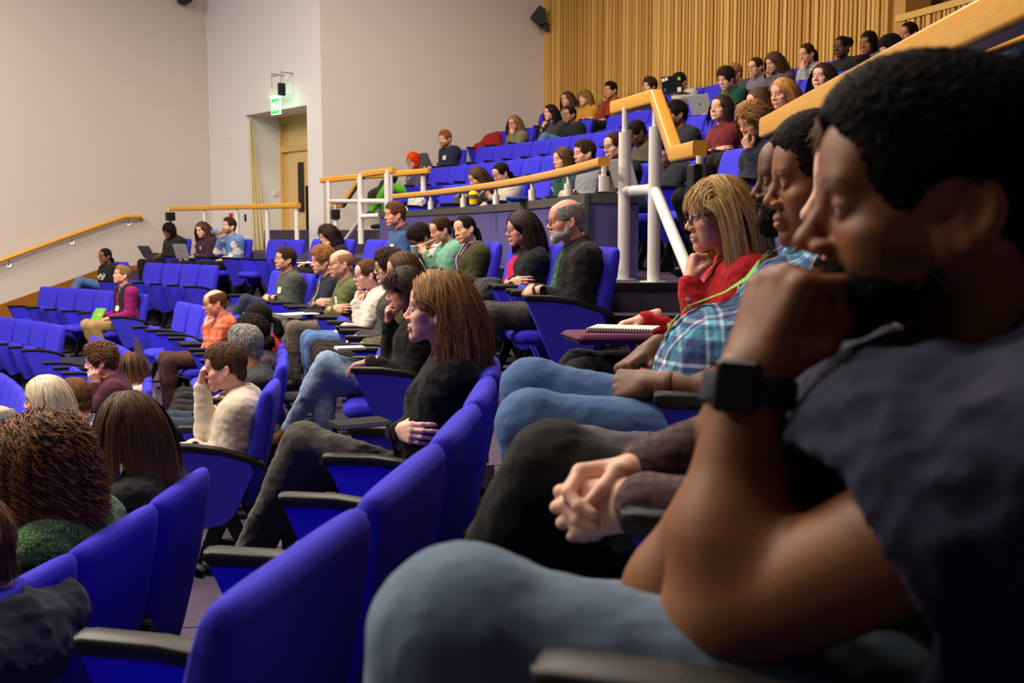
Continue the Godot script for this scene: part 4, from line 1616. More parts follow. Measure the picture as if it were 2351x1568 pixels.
# bones of an arm: shoulder and wrist given, elbow towards pole
func elbow_at(sh: Vector3, wr: Vector3, pole: Vector3, lu := 0.285, lf := 0.25) -> Vector3:
	var d := wr - sh
	var l := clampf(d.length(), 0.05, (lu + lf) * 0.995)
	var a := (lu * lu - lf * lf + l * l) / (2.0 * l)
	var hh := sqrt(maxf(0.0, lu * lu - a * a))
	var dn := d.normalized()
	var side := (pole - sh) - dn * (pole - sh).dot(dn)
	return sh + dn * a + side.normalized() * hh

func hand_xf(w: Vector3, fdir: Vector3, palm: Vector3, left: bool, sc := 1.0) -> Transform3D:
	var z := fdir.normalized()
	var y := (-palm - z * (-palm).dot(z)).normalized()
	var x := y.cross(z)
	if left:
		x = -x
	return Transform3D(Basis(x * sc, y * sc, z * sc), w)

func cloth(key: String, col: Color, rough := 0.95, tex: Texture2D = null, scale := 14.0) -> StandardMaterial3D:
	if M.has(key):
		return M[key]
	var m := mat(key, col, rough, tex if tex else M.fine, scale)
	m.rim_enabled = true
	m.rim = 0.25
	m.rim_tint = 0.6
	return m

func wrinkle(s: Sheet, amp: float, seed_: float, fr := 9.0) -> void:
	for k in s.v.size():
		var q := s.v[k]
		var w := nz2.get_noise_3d(q.x * fr + seed_, q.y * fr * 1.3, q.z * fr) * 0.65 + nz.get_noise_3d(q.x * fr * 0.6, q.y * fr * 0.6 + seed_, q.z * fr * 0.6) * 0.9 - 0.25
		s.v[k] += s.n[k].normalized() * w * amp
	smooth_normals(s)

# Builds one seated person. P keys: b,row,u,v (pixel of the head's centre at eye level), hr (head's distance behind the armrest tips), yaw,pitch,roll of the head,
# fem, skin, face{}, hair{}, locks{}, top (material), topname, leg (material), legname, pose, q (cell scale), label, extras
func person(P: Dictionary) -> void:
	var b: String = P.b
	var row: int = P.row
	var rad := row_r(b, row) + float(P.get("hr", 0.28))
	var H := on_arc(b, rad, P.u, P.v) if not P.has("depth") else at_z(P.u, P.v, P.depth)
	var th: float = P.get("th", ang(b, H))
	var fr := seat_frame(b, row, th)
	var inv := fr.affine_inverse()
	var hl := inv * H
	var fem: bool = P.get("fem", false)
	var q: float = P.get("q", 1.0)
	var sc: float = P.get("hs", 0.985 if not fem else 0.94)
	var yaw: float = P.get("yaw", 0.0)
	var rh := Basis(Vector3.UP, yaw) * Basis(Vector3.RIGHT, P.get("pitch", 0.08)) * Basis(Vector3.BACK, P.get("roll", 0.0))
	var hx := Transform3D(rh.scaled(Vector3.ONE * sc) if false else rh * Basis.from_scale((P.get("stretch", Vector3.ONE) as Vector3) * sc), hl)
	P.frame = fr
	var out: Array = []      # [name, sheet, material, parent's name]
	# ---- skeleton ----
	var wide: float = P.get("wide", 1.0)
	var nb := hl + rh * Vector3(0, -0.152, -0.055) * sc + Vector3(0, -0.012, -0.01) + (P.get("nboff", Vector3.ZERO) as Vector3)
	var hip := Vector3(0, 0.50, float(P.get("hipz", 0.15)))
	var chest := nb.lerp(hip, 0.30) + Vector3(0, 0, -0.01 + float(P.get("chestz", 0.0)))
	var lum := nb.lerp(hip, 0.66) + Vector3(0, 0, -0.03 + float(P.get("slump", 0.0)))
	var sw: float = (0.172 if not fem else 0.148) * wide
	var S := {1: nb + Vector3(sw, -0.046, -0.008), -1: nb + Vector3(-sw, -0.046, -0.008)}
	var chin := hx * Vector3(0, -0.105, 0.075)
	var W := {}
	var F := {}
	var N := {}
	var K := {}
	var E := {}
	var poses: Array = P.get("pose", ["lap", "lap"])    # left, right
	for k in 2:
		var sg := 1 if k == 0 else -1
		var s := float(sg)
		var po: String = poses[k]
		var pole := S[sg] as Vector3 + Vector3(s * 0.03, -0.3, -0.16)
		match po:
			"lap":
				W[sg] = Vector3(s * 0.085, 0.605, 0.34)
				F[sg] = Vector3(-s * 0.75, -0.12, 0.55)
				N[sg] = Vector3(0, -1, -0.1)
				K[sg] = "relax"
			"knee":
				W[sg] = Vector3(s * 0.12, 0.615, 0.40)
				F[sg] = Vector3(-s * 0.1, -0.2, 0.9)
				N[sg] = Vector3(0, -1, 0)
				K[sg] = "relax"
			"clasp":
				W[sg] = Vector3(s * 0.095, 0.665, 0.355)
				F[sg] = Vector3(-s * 0.85, -0.1, 0.42)
				N[sg] = Vector3(-s * 0.45, -0.6, -0.4)
				K[sg] = "hook"
			"cross":
				W[sg] = chest + (Vector3(-0.125, -0.125, 0.135) if sg == 1 else Vector3(0.125, -0.10, 0.150))
				F[sg] = Vector3(-s * 0.80, 0.10, -0.60)
				N[sg] = Vector3(-s * 0.3, 0, -1)
				K[sg] = "relax"
				pole = S[sg] as Vector3 + Vector3(s * 0.22, -0.3, 0.12)
			"chin":
				W[sg] = chin + Vector3(s * 0.045, -0.105, 0.035)
				F[sg] = chin + Vector3(s * 0.0, 0.015, 0.01) - W[sg]
				N[sg] = Vector3(-s * 0.25, 0.15, -1)
				K[sg] = "fist"
				pole = S[sg] as Vector3 + Vector3(s * 0.10, -0.5, 0.15)
			"cheek":
				W[sg] = chin + rh * Vector3(s * 0.062, -0.06, -0.02)
				F[sg] = rh * Vector3(s * 0.16, 0.95, 0.05)
				N[sg] = rh * Vector3(-s, 0.1, 0.1)
				K[sg] = "hook"
				pole = S[sg] as Vector3 + Vector3(s * 0.12, -0.5, 0.15)
			"mouth":
				W[sg] = hx * Vector3(s * 0.03, -0.17, 0.125)
				F[sg] = hx * Vector3(s * 0.004, -0.07, 0.112) - W[sg]
				N[sg] = Vector3(-s * 0.3, 0, -1)
				K[sg] = "hook"
				pole = S[sg] as Vector3 + Vector3(s * 0.12, -0.5, 0.15)
			"type":
				W[sg] = Vector3(s * 0.095, 0.645, 0.39)
				F[sg] = Vector3(-s * 0.15, -0.12, 1)
				N[sg] = Vector3(0, -1, 0)
				K[sg] = "relax"
			"phone":
				W[sg] = Vector3(s * 0.05, 0.70, 0.33)
				F[sg] = Vector3(-s * 0.3, 0.35, 0.75)
				N[sg] = Vector3(-s * 0.5, 0.3, -0.9)
				K[sg] = "grip"
			"arm":
				W[sg] = Vector3(s * 0.235, 0.69, 0.37)
				F[sg] = Vector3(0, -0.25, 1)
				N[sg] = Vector3(0, -1, -0.1)
				K[sg] = "relax"
			"at":
				var cu: Dictionary = P["armL" if sg == 1 else "armR"]
				W[sg] = cu.w
				F[sg] = cu.f
				N[sg] = cu.n
				K[sg] = cu.get("k", "relax")
				if cu.has("e"):
					E[sg] = cu.e
				if cu.has("pole"):
					pole = cu.pole
		if not E.has(sg):
			E[sg] = elbow_at(S[sg], W[sg], pole)
			# a wrist out of reach is drawn in
			var far_: Vector3 = W[sg] - E[sg]
			if far_.length() > 0.27:
				W[sg] = E[sg] + far_.normalized() * 0.27
	# ---- garments ----
	var fat: float = P.get("fat", 1.0)
	var cell := 0.0115 * q
	var sleeve: float = P.get("sleeve", 1.0)      # 1 long, 0.45 short
	var loose: float = P.get("loose", 0.010)
	var lo := Vector3(-0.42, 0.36, -0.22)
	var hi := Vector3(0.42, hl.y - 0.02, 0.62)
	for sg in [1, -1]:
		lo = lo.min(E[sg] - Vector3.ONE * 0.09).min(W[sg] - Vector3.ONE * 0.08)
		hi = hi.max(E[sg] + Vector3.ONE * 0.09).max(W[sg] + Vector3.ONE * 0.08)
	lo.y = maxf(lo.y, 0.2)
	var f := Field.new(lo, hi, cell)
	var kk := 0.07
	f.capsule(hip + Vector3(-0.075, 0.05, -0.02), hip + Vector3(0.075, 0.05, -0.02), 0.105 * fat, 0.105 * fat, 0.0)
	f.capsule(lum + Vector3(-0.062, 0, 0.01), lum + Vector3(0.062, 0, 0.01), 0.108 * fat + loose, 0.108 * fat + loose, kk)
	f.capsule(chest + Vector3(-0.080 * wide, 0, 0.0), chest + Vector3(0.080 * wide, 0, 0.0), 0.108 + loose, 0.108 + loose, kk)
	if fem:
		for s in [-1.0, 1.0]:
			f.ellipsoid(chest + Vector3(s * 0.07, -0.02, 0.085), Vector3(0.055, 0.055, 0.05), 0.05)
	f.capsule(nb + Vector3(-0.07 * wide, -0.075, -0.012), nb + Vector3(0.07 * wide, -0.075, -0.012), 0.072 + loose, 0.072 + loose, 0.06)
	f.capsule(nb + Vector3(0, 0.012 + float(P.get("collar", 0.0)), -0.004), nb + Vector3(0, -0.07, -0.01), 0.052 + loose, 0.085 + loose, 0.05)
	for sg in [1, -1]:
		f.capsule(nb + Vector3(sg * 0.03, -0.020, -0.014), S[sg], 0.050 + loose, 0.060 + loose, 0.06)
		var au: float = P.get("arm", 1.0) * (1.0 if not fem else 0.86)
		if sleeve >= 1.0:
			f.capsule(S[sg], E[sg], 0.056 * au + loose, 0.046 * au + loose, 0.045)
			f.capsule(E[sg], (W[sg] as Vector3).lerp(E[sg], 0.06), 0.045 * au + loose, 0.030 + loose, 0.03)
		else:
			var ax: Vector3 = (E[sg] - S[sg]).normalized()
			var hem: Vector3 = (S[sg] as Vector3).lerp(E[sg], sleeve)
			f.capsule(S[sg], hem, 0.058 * au + loose, 0.060 * au + loose, 0.045)
			f.ellipsoid(hem + ax * 0.13, Vector3.ONE * 0.12, 0.006, true)
	# hollow for the neck
	f.capsule(nb + Vector3(0, 0.045 + float(P.get("collar", 0.0)), 0.010), nb + rh * Vector3(0, 0.20, 0.03), 0.055, 0.085, 0.010, true)
	var st := f.sheet()
	wrinkle(st, float(P.get("fold", 0.009)), P.u * 0.013 + row, float(P.get("foldf", 11.0)))
	var topn: String = P.get("topname", "sweater")
	P.st = st
	out.append([topn, st, P.top, ""])
	# legs
	var hipj := {1: hip + Vector3(0.085, 0.0, 0.0), -1: hip + Vector3(-0.085, 0.0, 0.0)}
	var knee := {1: Vector3(0.12, 0.525, 0.60), -1: Vector3(-0.12, 0.525, 0.60)}
	var ank := {1: Vector3(0.11, 0.10, 0.60), -1: Vector3(-0.11, 0.10, 0.60)}
	match P.get("legs", "down"):
		"out":
			ank = {1: Vector3(0.12, 0.10, 0.80), -1: Vector3(-0.12, 0.10, 0.78)}
		"back":
			ank = {1: Vector3(0.11, 0.10, 0.46), -1: Vector3(-0.11, 0.10, 0.44)}
		"crossL":    # left leg over the right
			knee = {1: Vector3(-0.02, 0.635, 0.58), -1: Vector3(-0.10, 0.51, 0.60)}
			ank = {1: Vector3(-0.14, 0.26, 0.80), -1: Vector3(-0.08, 0.10, 0.62)}
		"crossR":
			knee = {-1: Vector3(0.02, 0.635, 0.58), 1: Vector3(0.10, 0.51, 0.60)}
			ank = {-1: Vector3(0.14, 0.26, 0.80), 1: Vector3(0.08, 0.10, 0.62)}
		"at":
			knee = {1: P.kneeL, -1: P.kneeR}
			ank = {1: P.ankL, -1: P.ankR}
	if P.get("legs", "down") != "none":
		var g := Field.new(Vector3(-0.32, 0.02, -0.05), Vector3(0.32, 0.76, 0.95), cell * 1.15)
		var lw: float = P.get("legw", 1.0) * (1.0 if not fem else 0.94)
		g.capsule(hip + Vector3(-0.07, 0.02, -0.01), hip + Vector3(0.07, 0.02, -0.01), 0.108, 0.108, 0.0)
		for sg in [1, -1]:
			g.capsule(hipj[sg], knee[sg], 0.090 * lw, 0.066 * lw, 0.03)
			g.capsule(knee[sg], ank[sg], 0.064 * lw, float(P.get("hem", 0.046)) * lw, 0.02)
			# cloth stands off behind the knee
			g.capsule(knee[sg], (knee[sg] as Vector3).lerp(ank[sg], 0.4), 0.066 * lw, 0.062 * lw, 0.03)
		var gs := g.sheet()
		wrinkle(gs, float(P.get("legfold", 0.006)), P.u * 0.021 + 5.0, 12.0)
		out.append([P.get("legname", "trousers"), gs, P.leg, ""])
		P.gs = gs
		for sg in [1, -1]:
			var an: Vector3 = ank[sg]
			var sh := Field.new(an - Vector3(0.12, 0.12, 0.12), an + Vector3(0.12, 0.08, 0.26), cell)
			var fwd := Vector3(0.03 * sg, -0.055, 0.17) if an.y < 0.2 else Vector3(-0.03 * sg, -0.07, 0.16)
			sh.capsule(an + Vector3(0, -0.045, -0.035), an + fwd, 0.043, 0.034, 0.0)
			sh.capsule(an + Vector3(0, 0.0, 0.0), an + Vector3(0, -0.04, 0.02), 0.042, 0.045, 0.02)
			out.append(["shoe", sh.sheet(), P.get("shoe", M.frame_black), ""])
	# ---- skin: head, hands and whatever the sleeves leave bare, one mesh ----
	var hc: float = 0.0052 * q
	var face: Dictionary = P.get("face", {})
	var body := head_sheet(clampf(hc, 0.0028, 0.0075), fem, face)
	skin_col(body, P.skin, face, true)
	var skin := Sheet.new()
	skin.add(body, hx)
	for sg in [1, -1]:
		var hk: String = K[sg]
		if hk == "none":
			continue
		var hd := hand_sheet(hk, clampf(0.0042 * q, 0.0022, 0.0065))
		var tmp := Sheet.new()
		tmp.add(hd, hand_xf(W[sg], F[sg], N[sg], sg == 1, (1.0 if not fem else 0.90) * float(P.get("hands", 1.0))))
		skin_col(tmp, P.skin, face, false)
		skin.add(tmp)
	var bare := sleeve < 1.0
	var bf := Field.new(lo, hi, cell * (0.8 if bare else 1.15))
	var nk: float = P.get("neck2", 0.0)
	bf.capsule(hx * Vector3(0, -0.09, -0.03), nb + Vector3(0, -0.04, -0.005), 0.047 + nk, 0.056 + nk, 0.0)
	if P.get("open", 0.0) > 0.0:
		bf.ellipsoid(nb + Vector3(0, -0.075, 0.055), Vector3(0.06, 0.07, 0.035), 0.02)
	for sg in [1, -1]:
		if bare:
			var au: float = P.get("arm", 1.0) * (1.0 if not fem else 0.86)
			bf.capsule(S[sg], E[sg], 0.052 * au, 0.043 * au, 0.02)
			bf.capsule(E[sg], (E[sg] as Vector3).lerp(W[sg], 0.35), 0.042 * au, 0.043 * au, 0.03)
			bf.capsule((E[sg] as Vector3).lerp(W[sg], 0.35), W[sg], 0.043 * au, 0.027 * au, 0.03)
		else:
			bf.capsule(nb + Vector3(0, -0.06, -0.01), S[sg], 0.035, 0.034, 0.02)
			bf.capsule(S[sg], E[sg], 0.026, 0.022, 0.012)
			bf.capsule(E[sg], W[sg], 0.021, 0.0225, 0.012)
	var bsn := bf.sheet()
	skin_col(bsn, P.skin, face, false)
	skin.add(bsn)
	out.append(["body", skin, M.skin, ""])
	if P.has("eyes") or q <= 1.3:
		for sg in [-1.0, 1.0]:
			var es := Sheet.new()
			es.add(eye_sheet(face, sg), hx)
			out.append(["eye", es, M.eye, "body"])
	# ---- hair ----
	if P.has("hair"):
		var hs := Sheet.new()
		var shell := hair_sheet(P.hair, clampf(0.0055 * q, 0.0028, 0.008))
		hs.add(shell, hx)
		out.append(["hair", hs, M.hair, ""])
		if not P.has("locks") or P.hair.style == "fluffy":
			var nt := int(900.0 / (q * q)) if q > 0.9 else int(1500.0 / q)
			var tl: float = {"crop": 0.010, "short": 0.032, "full": 0.040, "fluffy": 0.042, "curly": 0.050, "afro": 0.012, "back": 0.05, "ring": 0.016, "base": 0.05, "bob": 0.06}[P.hair.style]
			var tf := Sheet.new()
			tf.add(tuft_sheet(shell, P.hair, nt, tl, 0.0042 * sqrt(q), int(P.u) + 3), hx)
			out.append(["strands", tf, M.hair_locks, "hair"])
		if P.has("locks"):
			var ls := Sheet.new()
			ls.add(lock_sheet(P.locks, int(P.u) + row * 7), hx)
			out.append(["locks", ls, M.hair_locks, "hair"])
		if P.has("tail"):     # ponytail: points in head space
			var ts := Sheet.new()
			var tp := curve(P.tail, 6)
			var rr := []
			for k in tp.size():
				var tt := float(k) / (tp.size() - 1)
				rr.append(float(P.get("tailr", 0.026)) * (0.55 + 0.9 * tt) * (1.0 if tt < 0.75 else (1.0 - (tt - 0.75) * 2.6)))
			ts.tube(tp, rr, 12)
			for k in ts.v.size():
				ts.v[k] += ts.n[k].normalized() * 0.006 * nz.get_noise_3d(ts.v[k].x * 90.0, ts.v[k].y * 20.0, ts.v[k].z * 90.0)
			var t2 := Sheet.new()
			t2.add(ts, hx, P.hair.col)
			out.append(["ponytail", t2, M.hair, "hair"])
	if P.has("beard"):
		var bd := beard_sheet(P.beard, clampf(0.0045 * q, 0.003, 0.007))
		var b2 := Sheet.new()
		b2.add(bd, hx)
		out.append(["beard", b2, M.hair, ""])
		var tb := Sheet.new()
		tb.add(tuft_sheet(bd, {"style": "ring", "col2": P.beard.get("col2", P.beard.col * 1.6)}, int(700.0 / q), 0.012, 0.0026, int(P.u)), hx)
		out.append(["whiskers", tb, M.hair_locks, "beard"])
	if P.has("glasses"):
		var gl: Dictionary = P.glasses
		var gs2 := Sheet.new()
		gs2.add(glasses_sheet(gl), hx)
		out.append(["glasses", gs2, gl.mat, ""])
		if gl.has("lens"):
			var le := Sheet.new()
			for s in [-1.0, 1.0]:
				var ring := PackedVector3Array()
				for k in 18:
					var a := TAU * k / 18.0
					ring.append(Vector3(s * 0.032 + cos(a) * 0.0215, -0.006 + sin(a) * 0.018, 0.1055))
				for k in 18:
					le.tri(Vector3(s * 0.032, -0.006, 0.106), ring[k], ring[(k + 1) % 18])
			var l2 := Sheet.new()
			l2.add(le, hx)
			out.append(["lenses", l2, gl.lens, "glasses"])
	P.W = W
	P.E = E
	P.S = S
	P.hx = hx
	P.nb = nb
	P.chest = chest
	P.lum = lum
	P.rh = rh
	P.out = out

func commit(P: Dictionary) -> void:
	var fr: Transform3D = P.frame
	var o := thing("person", fr.origin, fr.basis.get_euler().y, P.label, "person", P.get("group", ""))
	P.node = o
	var by := {}
	for e in P.out:
		var mi := part(by[e[3]] if e[3] != "" else o, e[0], e[1].mesh(), e[2])
		by[e[0]] = mi
	P.parts = by
	P.erase("out")

func cloth_plain(key: String, col: Color, rough: float) -> StandardMaterial3D:
	return mat(key, col, rough)

func glasses_sheet(g: Dictionary) -> Sheet:
	var s := Sheet.new()
	var t: float = g.get("t", 0.0016)
	var hh: float = g.get("h", 0.0185)
	for sx in [-1.0, 1.0]:
		var pts := PackedVector3Array()
		for k in 17:
			var a := TAU * k / 16.0
			var cx := signf(cos(a)) * pow(absf(cos(a)), 0.75)
			var cy := signf(sin(a)) * pow(absf(sin(a)), 0.75)
			pts.append(Vector3(sx * 0.032 + cx * 0.0225, -0.006 + cy * hh, 0.105 - absf(cx * sx + 0.0) * 0.002))
		s.tube(pts, t, 6, false)
		s.tube(PackedVector3Array([Vector3(sx * 0.054, 0.003, 0.102), Vector3(sx * 0.074, 0.004, 0.088), Vector3(sx * 0.081, 0.003, 0.02), Vector3(sx * 0.080, -0.001, -0.012)]), t, 6)
	s.tube(PackedVector3Array([Vector3(-0.010, -0.001, 0.107), Vector3(0, 0.002, 0.110), Vector3(0.010, -0.001, 0.107)]), t, 6)
	return s

func beard_sheet(b: Dictionary, cell: float) -> Sheet:
	var f := Field.new(Vector3(-0.085, -0.16, -0.03), Vector3(0.085, -0.005, 0.12), cell)
	var t: float = b.get("t", 0.004)
	for s in [-1.0, 1.0]:
		f.capsule(Vector3(s * 0.062, -0.018, 0.004), Vector3(s * 0.052, -0.066, 0.016), 0.010 + t, 0.016 + t, 0.01)
		f.capsule(Vector3(s * 0.048, -0.068, 0.018), Vector3(s * 0.014, -0.102, 0.068), 0.018 + t, 0.0165 + t, 0.02)
		f.capsule(Vector3(s * 0.044, -0.050, 0.058), Vector3(s * 0.022, -0.090, 0.076), 0.013 + t, 0.012 + t, 0.015)
		f.capsule(Vector3(s * 0.004, -0.054, 0.096), Vector3(s * 0.026, -0.062, 0.084), 0.0045 + t * 0.5, 0.005 + t * 0.5, 0.006)
		f.capsule(Vector3(s * 0.026, -0.060, 0.084), Vector3(s * 0.024, -0.085, 0.082), 0.006 + t * 0.6, 0.008 + t, 0.008)
	for s in [-1.0, 1.0]:
		f.ellipsoid(Vector3(s * 0.036, -0.076, 0.044), Vector3(0.029 + t, 0.026 + t, 0.031 + t), 0.012)
	f.ellipsoid(Vector3(0, -0.102, 0.076), Vector3(0.022 + t, 0.018 + t, 0.0165 + t), 0.015)
	f.ellipsoid(Vector3(0, -0.069, 0.100), Vector3(0.019, 0.0105, 0.02), 0.002, true)
	var s := f.sheet()
	var cc := PackedColorArray()
	cc.resize(s.v.size())
	var col: Color = b.col
	var col2: Color = b.get("col2", col * 1.6)
	for k in s.v.size():
		s.v[k] += s.n[k].normalized() * 0.0026 * nz2.get_noise_3dv(s.v[k] * 120.0)
		cc[k] = col.lerp(col2, clampf(0.5 + nz.get_noise_3dv(s.v[k] * 140.0), 0.0, 1.0))
	smooth_normals(s)
	s.c = cc
	return s

func rgb8(r: int, g: int, b: int) -> Color:
	return Color8(r, g, b)

func lin(r: int, g: int, b: int) -> Color:
	return Color8(r, g, b).srgb_to_linear()

func wear(r: int, g: int, b: int, rough := 0.95) -> StandardMaterial3D:
	return cloth("cloth_%d_%d_%d" % [r, g, b], Color8(r, g, b), rough)

func stripes_tex(cols: Array, widths: Array, both: bool, size := 128) -> ImageTexture:
	var im := Image.create_empty(size, size, false, Image.FORMAT_RGB8)
	var tot := 0.0
	for w in widths:
		tot += w
	var at := func(t: float) -> Color:
		var a := fposmod(t, 1.0) * tot
		for k in widths.size():
			if a < widths[k]:
				return cols[k]
			a -= widths[k]
		return cols[0]
	for y in size:
		for x in size:
			var cx: Color = at.call(x / float(size))
			var cy: Color = at.call(y / float(size))
			var c := cy
			if both:
				c = cx if (x + y) % 2 == 0 else cy
				c = cx.lerp(cy, 0.5)
			im.set_pixel(x, y, c)
	return ImageTexture.create_from_image(im)

func medallion_tex() -> ImageTexture:    # knitted rosettes, green on black-green
	var im := Image.create_empty(128, 128, false, Image.FORMAT_RGB8)
	for y in 128:
		for x in 128:
			var best := 0.0
			for c in [Vector2(64, 64), Vector2(0, 0), Vector2(128, 0), Vector2(0, 128), Vector2(128, 128)]:
				var d: Vector2 = Vector2(x, y) - c
				var r := d.length()
				if r < 44.0 and r > 5.0 and cos(d.angle() * 18.0) > -0.2 and sin(r * 0.75) > -0.35:
					best = 1.0
				if r < 4.0:
					best = 0.8
			im.set_pixel(x, y, Color8(24, 40, 28).lerp(Color8(78, 140, 76), best))
	return ImageTexture.create_from_image(im)

func pattern(key: String, tex: Texture2D, scale: float) -> StandardMaterial3D:
	return cloth(key, Color.WHITE, 0.95, tex, scale)

const PALE := [226, 180, 158]
const FAIR := [212, 160, 134]
const RUDDY := [214, 150, 126]
const TAN := [186, 132, 98]
const BROWN := [128, 84, 58]
const DARK := [96, 62, 44]

func sk(a: Array) -> Color:
	return lin(a[0], a[1], a[2])

func hcol(n: String) -> Array:
	return {"black": [lin(18, 15, 15), lin(42, 34, 31)], "dark": [lin(38, 27, 22), lin(72, 52, 40)], "brown": [lin(62, 42, 29), lin(108, 76, 50)], "light": [lin(112, 78, 48), lin(182, 134, 80)], "blond": [lin(150, 112, 62), lin(222, 184, 122)],
		"ginger": [lin(120, 62, 28), lin(170, 100, 52)], "red": [lin(165, 40, 10), lin(220, 75, 25)], "grey": [lin(88, 84, 80), lin(168, 162, 155)], "white": [lin(205, 190, 160), lin(244, 234, 212)], "sandy": [lin(105, 78, 52), lin(150, 118, 84)]}[n]

func hair(style: String, c: String, more := {}) -> Dictionary:
	var h := hcol(c)
	var d := {"style": style, "col": h[0], "col2": h[1]}
	d.merge(more, true)
	return d

func locks(c: String, more := {}) -> Dictionary:
	var h := hcol(c)
	var d := {"col": h[0], "col2": h[1], "tip": h[1]}
	d.merge(more, true)
	return d

var CAST: Array = []
var WHO := {}

